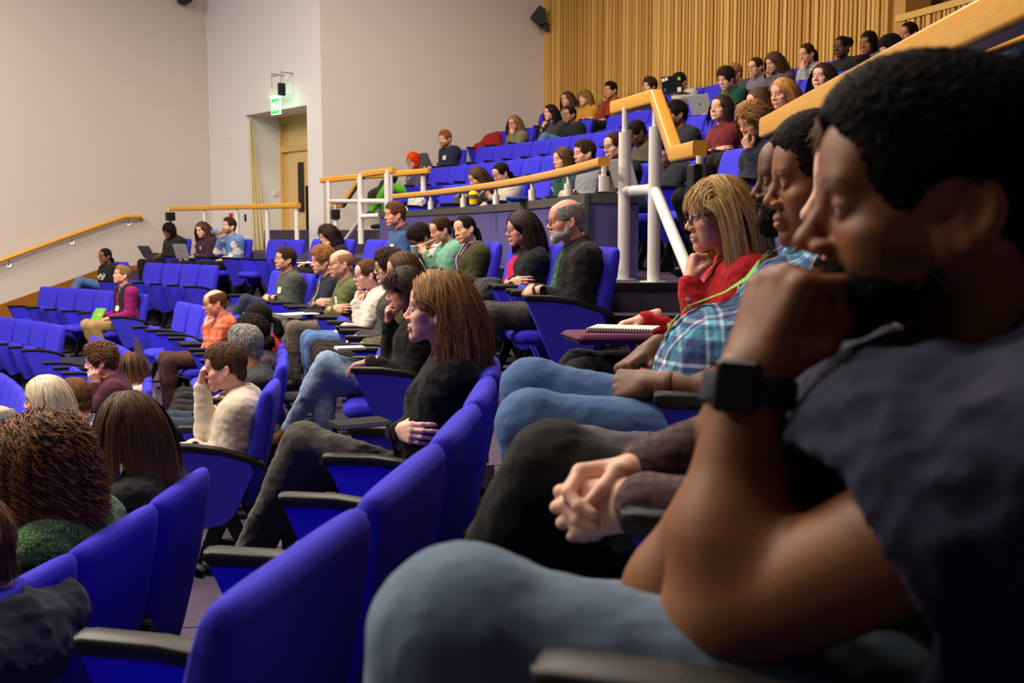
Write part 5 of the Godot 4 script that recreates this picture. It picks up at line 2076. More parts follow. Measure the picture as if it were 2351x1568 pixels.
func build_people() -> void:
	var m := mat("skin", Color.WHITE, 0.52)
	m.vertex_color_use_as_albedo = true
	m.subsurf_scatter_enabled = true
	m.subsurf_scatter_strength = 0.12
	m.metallic_specular = 0.42
	m = mat("hair", Color.WHITE, 0.75)
	m.vertex_color_use_as_albedo = true
	m.metallic_specular = 0.2
	m = mat("hair_locks", Color.WHITE, 0.55)
	m.vertex_color_use_as_albedo = true
	m.metallic_specular = 0.3
	m = mat("eye", Color.WHITE, 0.12)
	m.vertex_color_use_as_albedo = true
	mat("paper", Color(0.86, 0.84, 0.80), 0.8)
	mat("watch_dark", Color(0.05, 0.05, 0.055), 0.4)
	lit("screen_glow", Color(0.45, 0.5, 0.6), 0.35)
	var denim := noise_tex(128, 0.2, 0.72, 1.0, 21)
	var jeans := cloth("jeans", Color8(88, 122, 178), 0.95, denim, 16.0)
	var jeans_pale := cloth("jeans_pale", Color8(112, 136, 160), 0.95, denim, 16.0)
	var jeans_light := cloth("jeans_light", Color8(146, 172, 208), 0.95, denim, 16.0)
	var jeans_dark := cloth("jeans_dark", Color8(46, 56, 78), 0.95, denim, 16.0)
	var plaid := pattern("plaid_blue", stripes_tex([Color8(40, 52, 104), Color8(250, 252, 255), Color8(40, 52, 104), Color8(96, 196, 220), Color8(34, 44, 90), Color8(30, 84, 124)], [2.6, 0.9, 1.2, 2.2, 1.8, 1.2], true), 11.0)
	var plaid_orange := pattern("plaid_orange", stripes_tex([Color8(196, 92, 52), Color8(232, 214, 196), Color8(188, 84, 48), Color8(120, 62, 52), Color8(204, 104, 60)], [3.4, 0.45, 1.6, 1.4, 1.4], true), 9.0)
	var stripe_bw := pattern("stripe_grey", stripes_tex([Color8(178, 172, 168), Color8(112, 110, 112)], [1.0, 1.0], false, 64), 40.0)
	var stripe_navy := pattern("stripe_navy", stripes_tex([Color8(150, 140, 132), Color8(34, 32, 56)], [1.2, 1.0], false, 64), 16.0)
	var stripe_thin := pattern("stripe_thin", stripes_tex([Color8(62, 60, 64), Color8(40, 38, 42)], [1.0, 1.0], false, 64), 45.0)
	var check_knit := pattern("check_knit", stripes_tex([Color8(98, 70, 66), Color8(42, 32, 40)], [1.0, 1.0], true, 64), 60.0)
	var knit := pattern("knit_green", medallion_tex(), 7.0)
	var patch_tex := noise_tex(128, 0.03, 0.0, 1.0, 37)
	var black := wear(24, 22, 24)
	var none := {}

	# --- the camera's own row ---
	CAST = [
		{"id": "tee", "label": "man in navy T-shirt with a black smartwatch, fist at his mouth", "b": "near", "row": 0, "u": 2150, "v": 462, "depth": 1.0, "th": -0.240, "q": 0.62, "hs": 1.0, "stretch": Vector3(1.02, 1.0, 1.09), "yaw": 0.12, "pitch": 0.04, "skin": sk([128, 82, 52]), "wide": 1.12, "arm": 1.2, "fat": 1.25, "slump": 0.10, "chestz": 0.10,
			"face": {"stubble": 0.85, "lid": 0.002, "beardcol": lin(22, 15, 12), "nosew": 0.005, "lips": 0.0015, "jaw": 0.048, "browcol": lin(18, 13, 11), "lipcol": lin(110, 62, 50)}, "hair": hair("afro", "black", {"col": lin(12, 10, 10), "col2": lin(26, 21, 20), "line": 0.078, "vol": -0.014, "earcut": 1.35}), "beard": {"col": lin(16, 12, 10), "t": 0.001},
			"top": wear(40, 40, 66), "topname": "t_shirt", "sleeve": 0.40, "loose": 0.014, "nboff": Vector3(0, 0.035, -0.045), "neck2": 0.012, "leg": jeans_pale, "legname": "jeans", "legs": "at", "legfold": 0.003, "kneeL": Vector3(0.15, 0.62, 0.545), "kneeR": Vector3(-0.16, 0.50, 0.56), "ankL": Vector3(0.17, 0.12, 0.62), "ankR": Vector3(-0.12, 0.1, 0.66), "legw": 1.17, "pose": ["at", "at"], "hands": 1.08},
		{"id": "pale", "label": "pale man with clasped hands and brown checked sleeves beside the T-shirt man", "b": "near", "row": 0, "u": 2036, "v": 428, "depth": 1.5, "th": -0.192, "q": 0.8, "skin": sk(PALE), "yaw": 0.0, "face": {"nose": 1.1}, "hair": hair("short", "brown"), "top": check_knit, "arm": 0.95, "loose": 0.013, "fold": 0.004, "leg": wear(22, 21, 23), "pose": ["at", "at"], "legs": "crossL", "hipz": 0.2, "armL": {"w": Vector3(0.205, 0.64, 0.44), "f": Vector3(-0.22, -0.16, 0.95), "n": Vector3(-0.85, -0.4, 0), "k": "hook", "pole": Vector3(0.3, 0.5, 0.0)}, "armR": {"w": Vector3(0.115, 0.66, 0.445), "f": Vector3(0.5, -0.15, 0.85), "n": Vector3(0.8, -0.5, 0), "k": "hook"}},
		{"id": "young", "label": "young man with short dark curls and a white top staring ahead", "b": "near", "row": 0, "u": 1897, "v": 413, "depth": 2.0, "th": -0.145, "q": 0.72, "skin": sk([140, 90, 60]), "yaw": 0.08, "face": {"nosew": 0.004, "lips": 0.002, "stubble": 0.35, "browcol": lin(24, 18, 15), "lipcol": lin(150, 92, 82), "beardcol": lin(36, 26, 22)}, "hair": hair("afro", "black", {"vol": -0.019, "line": 0.074, "earcut": 1.2}),
			"top": wear(214, 208, 204), "topname": "shirt", "leg": wear(92, 88, 98), "pose": ["lap", "lap"], "legw": 0.95},
		{"id": "plaid", "label": "bearded man in blue checked shirt with bright green lanyard", "b": "near", "row": 0, "u": 1838, "v": 408, "depth": 2.52, "th": -0.097, "q": 0.75, "skin": sk([104, 66, 48]), "face": {"nosew": 0.005, "lips": 0.002, "browcol": lin(20, 15, 13), "lid": 0.0015, "lipcol": lin(128, 78, 70)}, "hair": hair("crop", "black"), "beard": {"col": lin(18, 14, 13), "t": 0.010},
			"top": plaid, "topname": "shirt", "sleeve": 0.80, "hipz": 0.33, "slump": 0.07, "loose": 0.014, "fat": 1.38, "wide": 1.08, "leg": jeans, "legname": "jeans", "legw": 1.12, "legfold": 0.004, "pose": ["at", "at"], "legs": "at", "kneeL": Vector3(0.17, 0.56, 0.72), "kneeR": Vector3(-0.10, 0.60, 0.74), "ankL": Vector3(0.17, 0.1, 0.66), "ankR": Vector3(-0.10, 0.1, 0.68),
			"armL": {"w": Vector3(0.13, 0.65, 0.455), "e": Vector3(0.24, 0.66, 0.22), "f": Vector3(-0.50, -0.12, 0.75), "n": Vector3(-0.75, -0.5, -0.1), "k": "grip"}, "armR": {"e": Vector3(-0.23, 0.68, 0.24), "w": Vector3(-0.03, 0.70, 0.46), "f": Vector3(0.7, -0.3, 0.6), "n": Vector3(0.2, -0.9, -0.2), "k": "grip"}},
		{"id": "cardigan", "label": "blonde woman with glasses and red cardigan, hand at her chin", "b": "near", "row": 0, "u": 1648, "v": 493, "depth": 3.45, "th": -0.005, "q": 0.7, "fem": true, "skin": sk(FAIR), "yaw": 0.10, "pitch": 0.10, "face": {"lipcol": lin(190, 110, 104), "browcol": lin(110, 82, 58)}, "hair": hair("base", "blond", {"line": 0.060, "ears": true}), "locks": locks("blond", {"n": 3200, "len": 0.36, "fringe": true, "fringe_len": 0.078, "front": 0.030, "width": 0.0034, "steps": 15, "col": lin(150, 112, 62), "col2": lin(232, 196, 134)}),
			"glasses": {"col": Color8(60, 30, 40)}, "top": wear(176, 22, 32), "topname": "cardigan", "leg": wear(26, 24, 27), "legname": "skirt", "legw": 1.1, "pose": ["chin", "arm"], "open": 1.0},
		# --- next row down ---
		{"id": "longhair", "label": "young woman with long light-brown hair in black sweater, legs crossed", "b": "near", "row": 1, "u": 1003, "v": 710, "depth": 3.56, "th": 0.002, "q": 0.68, "fem": true, "skin": sk([232, 184, 166]), "yaw": 0.02, "pitch": -0.06, "face": {"lipcol": lin(196, 92, 88), "browcol": lin(120, 92, 66), "iris": lin(70, 90, 100)}, "hair": hair("base", "light", {"line": 0.062, "ears": true}), "locks": locks("light", {"n": 3400, "len": 0.50, "front": -0.022, "behind": true, "fluff": 0.016, "width": 0.0034, "steps": 18, "wave": 0.026, "lift": 0.018, "part": 0.01, "ombre": 1.2, "tip": lin(196, 146, 88)}),
			"top": wear(22, 21, 22), "leg": wear(86, 80, 76), "legs": "at", "kneeL": Vector3(0.02, 0.64, 0.56), "kneeR": Vector3(-0.10, 0.52, 0.58), "ankL": Vector3(-0.10, 0.24, 0.76), "ankR": Vector3(-0.08, 0.10, 0.60), "hem": 0.07, "pose": ["cross", "cross"], "wide": 1.05},
		# --- two rows down, heads seen from behind ---
		{"id": "bobgirl", "label": "woman with straight brown shoulder-length hair, glasses and black top seen from behind", "b": "near", "row": 2, "u": 292, "v": 986, "depth": 3.42, "th": -0.025, "q": 0.75, "fem": true, "yaw": -0.5, "pitch": 0.08, "skin": sk(PALE), "hair": hair("base", "brown", {"ears": true}), "locks": locks("brown", {"n": 3400, "len": 0.27, "width": 0.0034, "steps": 14, "wave": 0.002, "ombre": 1.3, "tip": lin(150, 104, 70), "behind": true}), "glasses": {"col": Color8(50, 36, 32)}, "top": wear(26, 25, 28), "leg": black, "pose": ["lap", "cheek"], "legs": "none"},
		{"id": "curls", "label": "person with large curly brown hair in green patterned knit sweater", "b": "near", "row": 2, "u": 98, "v": 1068, "depth": 2.9, "th": -0.080, "q": 0.75, "fem": true, "yaw": -0.35, "skin": sk(FAIR), "hair": hair("curly", "brown", {"ears": true, "col": lin(44, 28, 18), "col2": lin(104, 70, 42)}), "locks": locks("brown", {"n": 1700, "len": 0.24, "curl": 0.011, "turns": 5.0, "steps": 30, "width": 0.0046, "lift": 0.028, "fluff": 0.022, "col": lin(58, 38, 24), "col2": lin(150, 104, 62), "tip": lin(160, 112, 66), "behind": true, "wave": 0.0}), "top": knit, "leg": black, "pose": ["lap", "lap"], "legs": "none", "wide": 1.1, "loose": 0.014},
		{"id": "edge", "label": "person in dark blue-grey sweater at the near end of the knitted sweater's row", "b": "near", "row": 2, "u": -75, "v": 1265, "depth": 2.35, "th": -0.134, "q": 0.9, "yaw": -0.3, "pitch": 0.2, "skin": sk(FAIR), "hair": hair("full", "brown", {"ears": true}), "top": wear(44, 50, 66), "wide": 1.1, "loose": 0.016, "leg": black, "pose": ["lap", "lap"], "legs": "none"},
		# --- middle block, top row ---
		{"id": "fleece", "label": "balding man with grey beard and glasses in black fleece over green polo", "b": "mid", "row": 0, "u": 1300, "v": 506, "q": 0.85, "skin": sk(RUDDY), "yaw": 0.05, "face": {"browcol": lin(120, 108, 98), "stubble": 0.4, "beardcol": lin(170, 162, 152)}, "hair": hair("ring", "grey"), "beard": {"col": lin(150, 142, 132), "col2": lin(205, 200, 192), "t": 0.003}, "glasses": {"col": Color8(40, 32, 28)}, "top": wear(32, 30, 30), "topname": "fleece_jacket", "collar": 0.02, "loose": 0.014, "fat": 1.18, "wide": 1.06, "leg": wear(60, 57, 56), "pose": ["clasp", "clasp"], "legs": "out"},
		{"id": "pink", "label": "woman with voluminous brown hair and glasses in black cardigan over pink top", "b": "mid", "row": 0, "u": 1196, "v": 526, "fem": true, "q": 0.95, "skin": sk(FAIR), "yaw": 0.12, "face": {"nose": 1.15}, "hair": hair("base", "dark", {"ears": true, "col": lin(48, 32, 22), "vol": 0.006}), "locks": locks("dark", {"n": 1400, "len": 0.30, "front": 0.01, "width": 0.0045, "wave": 0.014, "lift": 0.022, "tip": lin(96, 62, 40)}), "glasses": {"col": Color8(40, 30, 28)}, "top": wear(32, 31, 38), "topname": "cardigan", "leg": jeans_dark, "pose": ["cross", "cross"]},
		{"id": "olive", "label": "woman with dark ponytail in olive sweater with lilac lanyard", "b": "mid", "row": 0, "u": 1067, "v": 527, "fem": true, "skin": sk([214, 164, 128]), "yaw": 0.42, "roll": 0.22, "hair": hair("back", "black"), "tail": [Vector3(0, 0.01, -0.10), Vector3(0, -0.02, -0.14), Vector3(0.01, -0.12, -0.13), Vector3(0.01, -0.19, -0.11)], "top": wear(66, 64, 36), "leg": black, "pose": ["knee", "knee"]},
		{"id": "mint", "label": "woman with ponytail in mint-green shirt drinking from a cup through a straw", "b": "mid", "row": 0, "u": 1011, "v": 527, "fem": true, "skin": sk(FAIR), "yaw": 0.15, "pitch": 0.30, "hair": hair("back", "dark"), "tail": [Vector3(0, 0.03, -0.105), Vector3(0, 0.02, -0.15), Vector3(0, -0.08, -0.15), Vector3(0, -0.16, -0.12)], "top": wear(122, 178, 152), "topname": "shirt", "leg": black, "pose": ["at", "at"],
			"armL": {"w": Vector3(0.06, 0.80, 0.33), "f": Vector3(-0.5, 0.5, 0.6), "n": Vector3(-0.8, 0, -0.4), "k": "grip"}, "armR": {"w": Vector3(-0.06, 0.80, 0.33), "f": Vector3(0.5, 0.5, 0.6), "n": Vector3(0.8, 0, -0.4), "k": "grip"}},
		{"id": "bowed", "label": "person with short black hair resting head in hands, white top", "b": "mid", "row": 0, "u": 966, "v": 545, "skin": sk([150, 100, 66]), "pitch": 0.75, "yaw": 0.0, "hair": hair("full", "black", {"ears": true}), "top": wear(206, 202, 204), "topname": "shirt", "sleeve": 0.4, "leg": jeans_dark, "pose": ["cheek", "cheek"], "hr": 0.2},
		{"id": "bluezip", "label": "stout man with short brown hair in blue zip-neck sweater and badge", "b": "mid", "row": 0, "u": 907, "v": 492, "skin": sk([220, 150, 128]), "yaw": 0.0, "hair": hair("short", "brown"), "top": wear(66, 92, 142), "fat": 1.3, "wide": 1.12, "loose": 0.012, "leg": black, "pose": ["lap", "lap"]},
		{"id": "curlydark", "label": "woman with dark curly hair in black top writing, head on her hand", "b": "mid", "row": 0, "u": 752, "v": 541, "fem": true, "skin": sk(FAIR), "pitch": 0.25, "yaw": 0.1, "hair": hair("fluffy", "dark", {"ears": true, "col": lin(28, 22, 22)}), "locks": locks("dark", {"n": 480, "len": 0.22, "width": 0.0063, "curl": 0.012, "lift": 0.02}), "top": wear(32, 30, 32), "sleeve": 0.75, "leg": black, "pose": ["cheek", "knee"]},
		# --- middle block, second row ---
		{"id": "fringe", "label": "woman with dark bobbed hair and fringe in black sweater and pale jeans", "b": "mid", "row": 1, "u": 928, "v": 664, "fem": true, "q": 0.85, "skin": sk([222, 164, 146]), "yaw": 0.10, "pitch": 0.22, "hair": hair("base", "dark", {"ears": true, "line": 0.055}), "locks": locks("dark", {"n": 1600, "len": 0.22, "fringe": true, "fringe_len": 0.09, "front": 0.02, "width": 0.0045, "tip": lin(92, 60, 42)}), "top": wear(26, 24, 26), "leg": jeans_light, "legname": "jeans", "legs": "crossL", "shoe": wear(98, 62, 36), "wide": 1.1, "fat": 1.1, "loose": 0.014,
			"pose": ["at", "mouth"], "armL": {"w": Vector3(0.10, 0.655, 0.36), "f": Vector3(-0.3, -0.2, 0.9), "n": Vector3(0, -1, 0), "k": "relax"}},
		{"id": "longbrown", "label": "woman with long brown hair and thin glasses between the tinted glasses and the fringe", "b": "mid", "row": 1, "u": 922, "v": 621, "depth": 7.0, "fem": true, "skin": sk(FAIR), "yaw": 0.15, "hair": hair("base", "brown", {"ears": true}), "locks": locks("brown", {"n": 660, "len": 0.3, "width": 0.0049}), "glasses": {"col": Color8(120, 60, 60), "t": 0.001}, "top": wear(92, 90, 62), "leg": black, "pose": ["lap", "lap"]},
		{"id": "tinted", "label": "person with tousled dark hair and green-tinted glasses", "b": "mid", "row": 1, "u": 893, "v": 613, "depth": 7.5, "fem": true, "skin": sk(PALE), "yaw": 0.05, "hair": hair("fluffy", "dark", {"ears": true}), "glasses": {"col": Color8(40, 34, 30), "lens": mat("lens_green", Color(0.35, 0.5, 0.08, 0.55), 0.15)}, "top": wear(60, 62, 60), "leg": black, "pose": ["lap", "lap"]},
		{"id": "cream", "label": "woman with tied-back hair and glasses in cream sweater, fist at her lips", "b": "mid", "row": 1, "u": 843, "v": 630, "fem": true, "q": 0.9, "skin": sk([230, 182, 164]), "yaw": 0.05, "pitch": 0.1, "hair": hair("back", "brown", {"bun": 0.03, "bunat": Vector3(0, 0.0, -0.12)}), "glasses": {"col": Color8(50, 28, 30)}, "top": wear(226, 216, 204), "loose": 0.016, "leg": jeans, "legname": "jeans", "pose": ["chin", "lap"], "wide": 1.08},
		{"id": "bald", "label": "bald man with round brown glasses in olive sweater, arms folded", "b": "mid", "row": 1, "u": 783, "v": 605, "q": 0.9, "skin": sk([220, 164, 132]), "yaw": 0.05, "pitch": 0.04, "face": {"browcol": lin(150, 110, 80), "stubble": 0.12, "beardcol": lin(110, 80, 60)}, "glasses": {"col": Color8(92, 52, 34), "t": 0.002}, "hair": hair("ring", "sandy", {"vol": -0.006, "col": lin(150, 105, 75), "col2": lin(180, 132, 98)}), "top": wear(92, 100, 58), "leg": wear(104, 94, 86), "pose": ["cross", "cross"], "fat": 0.95},
		{"id": "teen", "label": "youth with tousled auburn hair in navy zip top beside the bald man", "b": "mid", "row": 1, "u": 741, "v": 598, "skin": sk(FAIR), "yaw": 0.05, "hair": hair("fluffy", "ginger", {"col": lin(96, 62, 36), "col2": lin(156, 108, 66)}), "top": wear(34, 36, 54), "topname": "zip_jacket", "leg": wear(90, 86, 84), "pose": ["cross", "cross"]},
		{"id": "greenfleece", "label": "man with dark hair and rimless glasses in grey-green fleece with badge", "b": "mid", "row": 1, "u": 655, "v": 595, "skin": sk([212, 152, 124]), "pitch": -0.10, "yaw": 0.12, "face": {"stubble": 0.25, "beardcol": lin(90, 66, 52)}, "hair": hair("short", "dark"), "glasses": {"col": Color8(120, 110, 104), "t": 0.001}, "top": wear(74, 80, 70), "loose": 0.014, "fat": 1.15, "leg": jeans_dark, "legname": "jeans", "legs": "crossL", "pose": ["clasp", "clasp"]},
		# --- middle block, third row ---
		{"id": "whitetop", "label": "man with short brown hair in cream sweatshirt and orange watch, hand at temple", "b": "mid", "row": 2, "u": 517, "v": 843, "depth": 5.5, "q": 0.8, "skin": sk([224, 170, 148]), "yaw": 0.02, "pitch": 0.12, "face": {"nose": 1.1, "browcol": lin(80, 58, 42), "stubble": 0.1}, "hair": hair("short", "brown", {"vol": -0.004, "col": lin(58, 40, 30), "col2": lin(96, 70, 52)}), "top": wear(226, 212, 192), "topname": "sweatshirt", "fold": 0.006, "loose": 0.014, "leg": wear(150, 140, 128), "legs": "down",
			"pose": ["lap", "at"], "armR": {"w": Vector3(-0.02, 0.90, 0.29), "f": Vector3(0.05, 0.9, -0.25), "n": Vector3(0.3, 0.1, -1), "k": "hook", "pole": Vector3(0.1, 0.3, 0.4)}},
		{"id": "greyhair", "label": "man with wavy grey hair in dark jacket with black lanyard", "b": "mid", "row": 2, "u": 562, "v": 795, "depth": 6.5, "skin": sk(TAN), "yaw": -0.45, "hair": hair("full", "grey", {"col": lin(46, 44, 44), "col2": lin(160, 158, 156)}), "top": wear(56, 58, 66), "topname": "jacket", "leg": jeans_dark, "pose": ["lap", "lap"]},
		{"id": "wavy", "label": "person with thick dark wavy hair behind the grey-haired man", "b": "mid", "row": 2, "u": 578, "v": 768, "depth": 7.0, "fem": true, "skin": sk(TAN), "yaw": -0.5, "hair": hair("fluffy", "black", {"ears": true, "bun": 0.045, "bunat": Vector3(0, -0.06, -0.12)}), "top": wear(60, 50, 60), "leg": black, "pose": ["lap", "lap"]},
		{"id": "redtop", "label": "woman with sleek black ponytail in red top", "b": "mid", "row": 2, "u": 588, "v": 735, "depth": 7.6, "fem": true, "skin": sk([220, 168, 132]), "yaw": -0.3, "hair": hair("back", "black", {"vol": 0.004}), "tail": [Vector3(0, -0.0, -0.105), Vector3(-0.01, -0.03, -0.15), Vector3(-0.01, -0.09, -0.16), Vector3(0, -0.15, -0.14)], "tailr": 0.034, "top": wear(190, 26, 34), "leg": black, "pose": ["lap", "lap"]},
		{"id": "orangecheck", "label": "balding man with glasses in orange checked shirt, chin on his fist", "b": "mid", "row": 2, "u": 493, "v": 695, "skin": sk([222, 160, 130]), "yaw": 0.05, "pitch": 0.14, "face": {"stubble": 0.35, "beardcol": lin(110, 66, 40)}, "hair": hair("ring", "brown", {"col": lin(70, 44, 28), "col2": lin(120, 80, 54)}), "glasses": {"col": Color8(60, 40, 20), "t": 0.002}, "top": plaid_orange, "topname": "shirt", "leg": wear(74, 42, 36), "legs": "down", "pose": ["chin", "cross"], "loose": 0.012},
		# --- middle block, fourth row ---
		{"id": "whitehair", "label": "woman with white bobbed hair seen from behind", "b": "mid", "row": 3, "u": 103, "v": 917, "depth": 5.6, "fem": true, "q": 0.9, "skin": sk(FAIR), "yaw": 0.0, "pitch": 0.05, "hair": hair("base", "white", {"ears": true, "vol": 0.004}), "locks": locks("white", {"n": 1600, "len": 0.19, "width": 0.0045, "wave": 0.004, "lift": 0.018}), "top": wear(140, 132, 130), "leg": black, "pose": ["lap", "lap"], "legs": "none"},
		{"id": "striped", "label": "person with short brown hair in navy striped top beside the white-haired woman", "b": "mid", "row": 3, "u": 173, "v": 917, "depth": 6.3, "fem": true, "skin": sk(FAIR), "yaw": -0.7, "pitch": 0.2, "hair": hair("full", "brown", {"ears": true}), "top": stripe_navy, "leg": black, "pose": ["lap", "lap"], "legs": "none"},
		{"id": "shiny", "label": "person with a bald crown in front of the white-haired woman's row end", "b": "mid", "row": 3, "u": -4, "v": 988, "depth": 5.1, "skin": sk([226, 160, 134]), "yaw": -0.3, "pitch": 0.25, "hair": hair("ring", "grey", {"vol": -0.004}), "top": wear(60, 60, 70), "leg": black, "pose": ["lap", "lap"], "legs": "none"},
		{"id": "burgundy", "label": "man with brown curls in burgundy hoodie, cheek on his hand", "b": "mid", "row": 3, "u": 231, "v": 828, "depth": 7.8, "q": 0.95, "skin": sk([226, 168, 148]), "yaw": 0.02, "pitch": 0.12, "hair": hair("curly", "brown", {"vol": -0.008}), "top": wear(74, 30, 46), "topname": "hoodie", "loose": 0.016, "wide": 1.1, "leg": black, "pose": ["cheek", "cross"], "legs": "none"},
		{"id": "auburn", "label": "woman with auburn-tipped brown hair behind the burgundy hoodie", "b": "mid", "row": 3, "u": 298, "v": 845, "depth": 8.4, "fem": true, "skin": sk(FAIR), "yaw": -0.6, "hair": hair("base", "brown", {"ears": true}), "locks": locks("brown", {"n": 480, "len": 0.24, "width": 0.0059, "ombre": 1.6, "tip": lin(150, 88, 40), "behind": true}), "top": wear(180, 170, 160), "leg": black, "pose": ["lap", "lap"], "legs": "none"},
		# --- side block ---
		{"id": "hood", "label": "woman in black hood and coat looking at a laptop", "b": "side", "row": 0, "u": 388, "v": 530, "fem": true, "skin": sk([120, 76, 50]), "pitch": 0.32, "yaw": 0.05, "hair": hair("bob", "black", {"vol": 0.006, "line": 0.05}), "hood": true, "top": wear(36, 32, 34), "topname": "coat", "loose": 0.018, "leg": black, "pose": ["type", "type"]},
		{"id": "purplecard", "label": "woman with long brown hair in dark purple cardigan typing on a silver laptop", "b": "side", "row": 0, "u": 464, "v": 527, "fem": true, "skin": sk(PALE), "pitch": 0.25, "yaw": 0.2, "hair": hair("base", "brown", {"ears": true}), "locks": locks("brown", {"n": 510, "len": 0.42, "width": 0.0063, "tip": lin(150, 108, 70), "ombre": 1.0}), "top": wear(66, 38, 58), "topname": "cardigan", "leg": black, "pose": ["type", "type"]},
		{"id": "drinker", "label": "man with dark beard in blue sweater with white patches drinking from a bottle", "b": "side", "row": 0, "u": 526, "v": 519, "skin": sk([220, 164, 138]), "pitch": -0.12, "yaw": 0.1, "face": {"stubble": 0.75, "beardcol": lin(50, 34, 28)}, "hair": hair("short", "dark"), "top": wear(104, 142, 204), "loose": 0.014, "leg": black, "pose": ["lap", "at"], "armR": {"w": Vector3(0.02, 0.93, 0.33), "f": Vector3(-0.1, 0.75, 0.35), "n": Vector3(0.9, 0.1, 0), "k": "grip", "pole": Vector3(-0.2, 0.5, 0.3)}},
		{"id": "blacktee", "label": "woman with ponytail and glasses in black printed T-shirt beside the wall", "b": "side", "row": 1, "u": 241, "v": 588, "fem": true, "skin": sk([132, 86, 60]), "yaw": 0.05, "hair": hair("back", "black"), "tail": [Vector3(0, -0.03, -0.10), Vector3(0, -0.07, -0.13), Vector3(0, -0.13, -0.12)], "glasses": {"col": Color8(40, 34, 32)}, "top": wear(28, 27, 29), "topname": "t_shirt", "sleeve": 0.6, "leg": jeans, "legname": "jeans", "legs": "crossL", "pose": ["lap", "lap"]},
		{"id": "magenta", "label": "older man in magenta shirt and black gilet holding a green booklet", "b": "side", "row": 2, "u": 280, "v": 631, "skin": sk([222, 158, 130]), "pitch": -0.16, "yaw": 0.0, "hair": hair("short", "sandy", {"vol": -0.004}), "top": wear(150, 26, 104), "topname": "shirt", "leg": wear(176, 144, 100), "legw": 1.08, "legs": "back", "shoe": wear(40, 34, 30), "pose": ["knee", "knee"], "fat": 1.1},
	]
	tier_cast(jeans, jeans_dark, stripe_bw, stripe_thin, black)
	# exact arms of the man with the watch, from the photograph
	var t0: Dictionary = CAST[0]
	var fr := seat_frame("near", 0, t0.th)
	var iv := fr.affine_inverse()
	t0.armL = {"w": iv * at_z(1722, 868, 0.99), "e": iv * at_z(1655, 1440, 0.95), "f": (iv.basis * (at_z(1815, 600, 0.99) - at_z(1722, 868, 0.99))), "n": iv.basis * Vector3(0.92, 0.1, -0.35), "k": "fist"}
	t0.armR = {"w": iv * at_z(1640, 1130, 1.07), "e": iv * at_z(1515, 1470, 1.12), "f": iv.basis * Vector3(0.5, 0.6, 0.3), "n": Vector3(0, 0, -1), "k": "none"}
	var started := Time.get_ticks_msec()
	for P in CAST:
		if not P.has("q"):
			P.q = 1.25
		if P.has("glasses"):
			P.glasses.mat = cloth_plain("glasses_%s" % P.glasses.col.to_html(), P.glasses.col, 0.3)
	var job := WorkerThreadPool.add_group_task(func(k: int): person(CAST[k]), CAST.size(), -1, true)
	WorkerThreadPool.wait_for_group_task_completion(job)
	for P in CAST:
		commit(P)
		WHO[P.id] = P
		dress(P)
	print("people ", CAST.size(), " in ms ", Time.get_ticks_msec() - started)

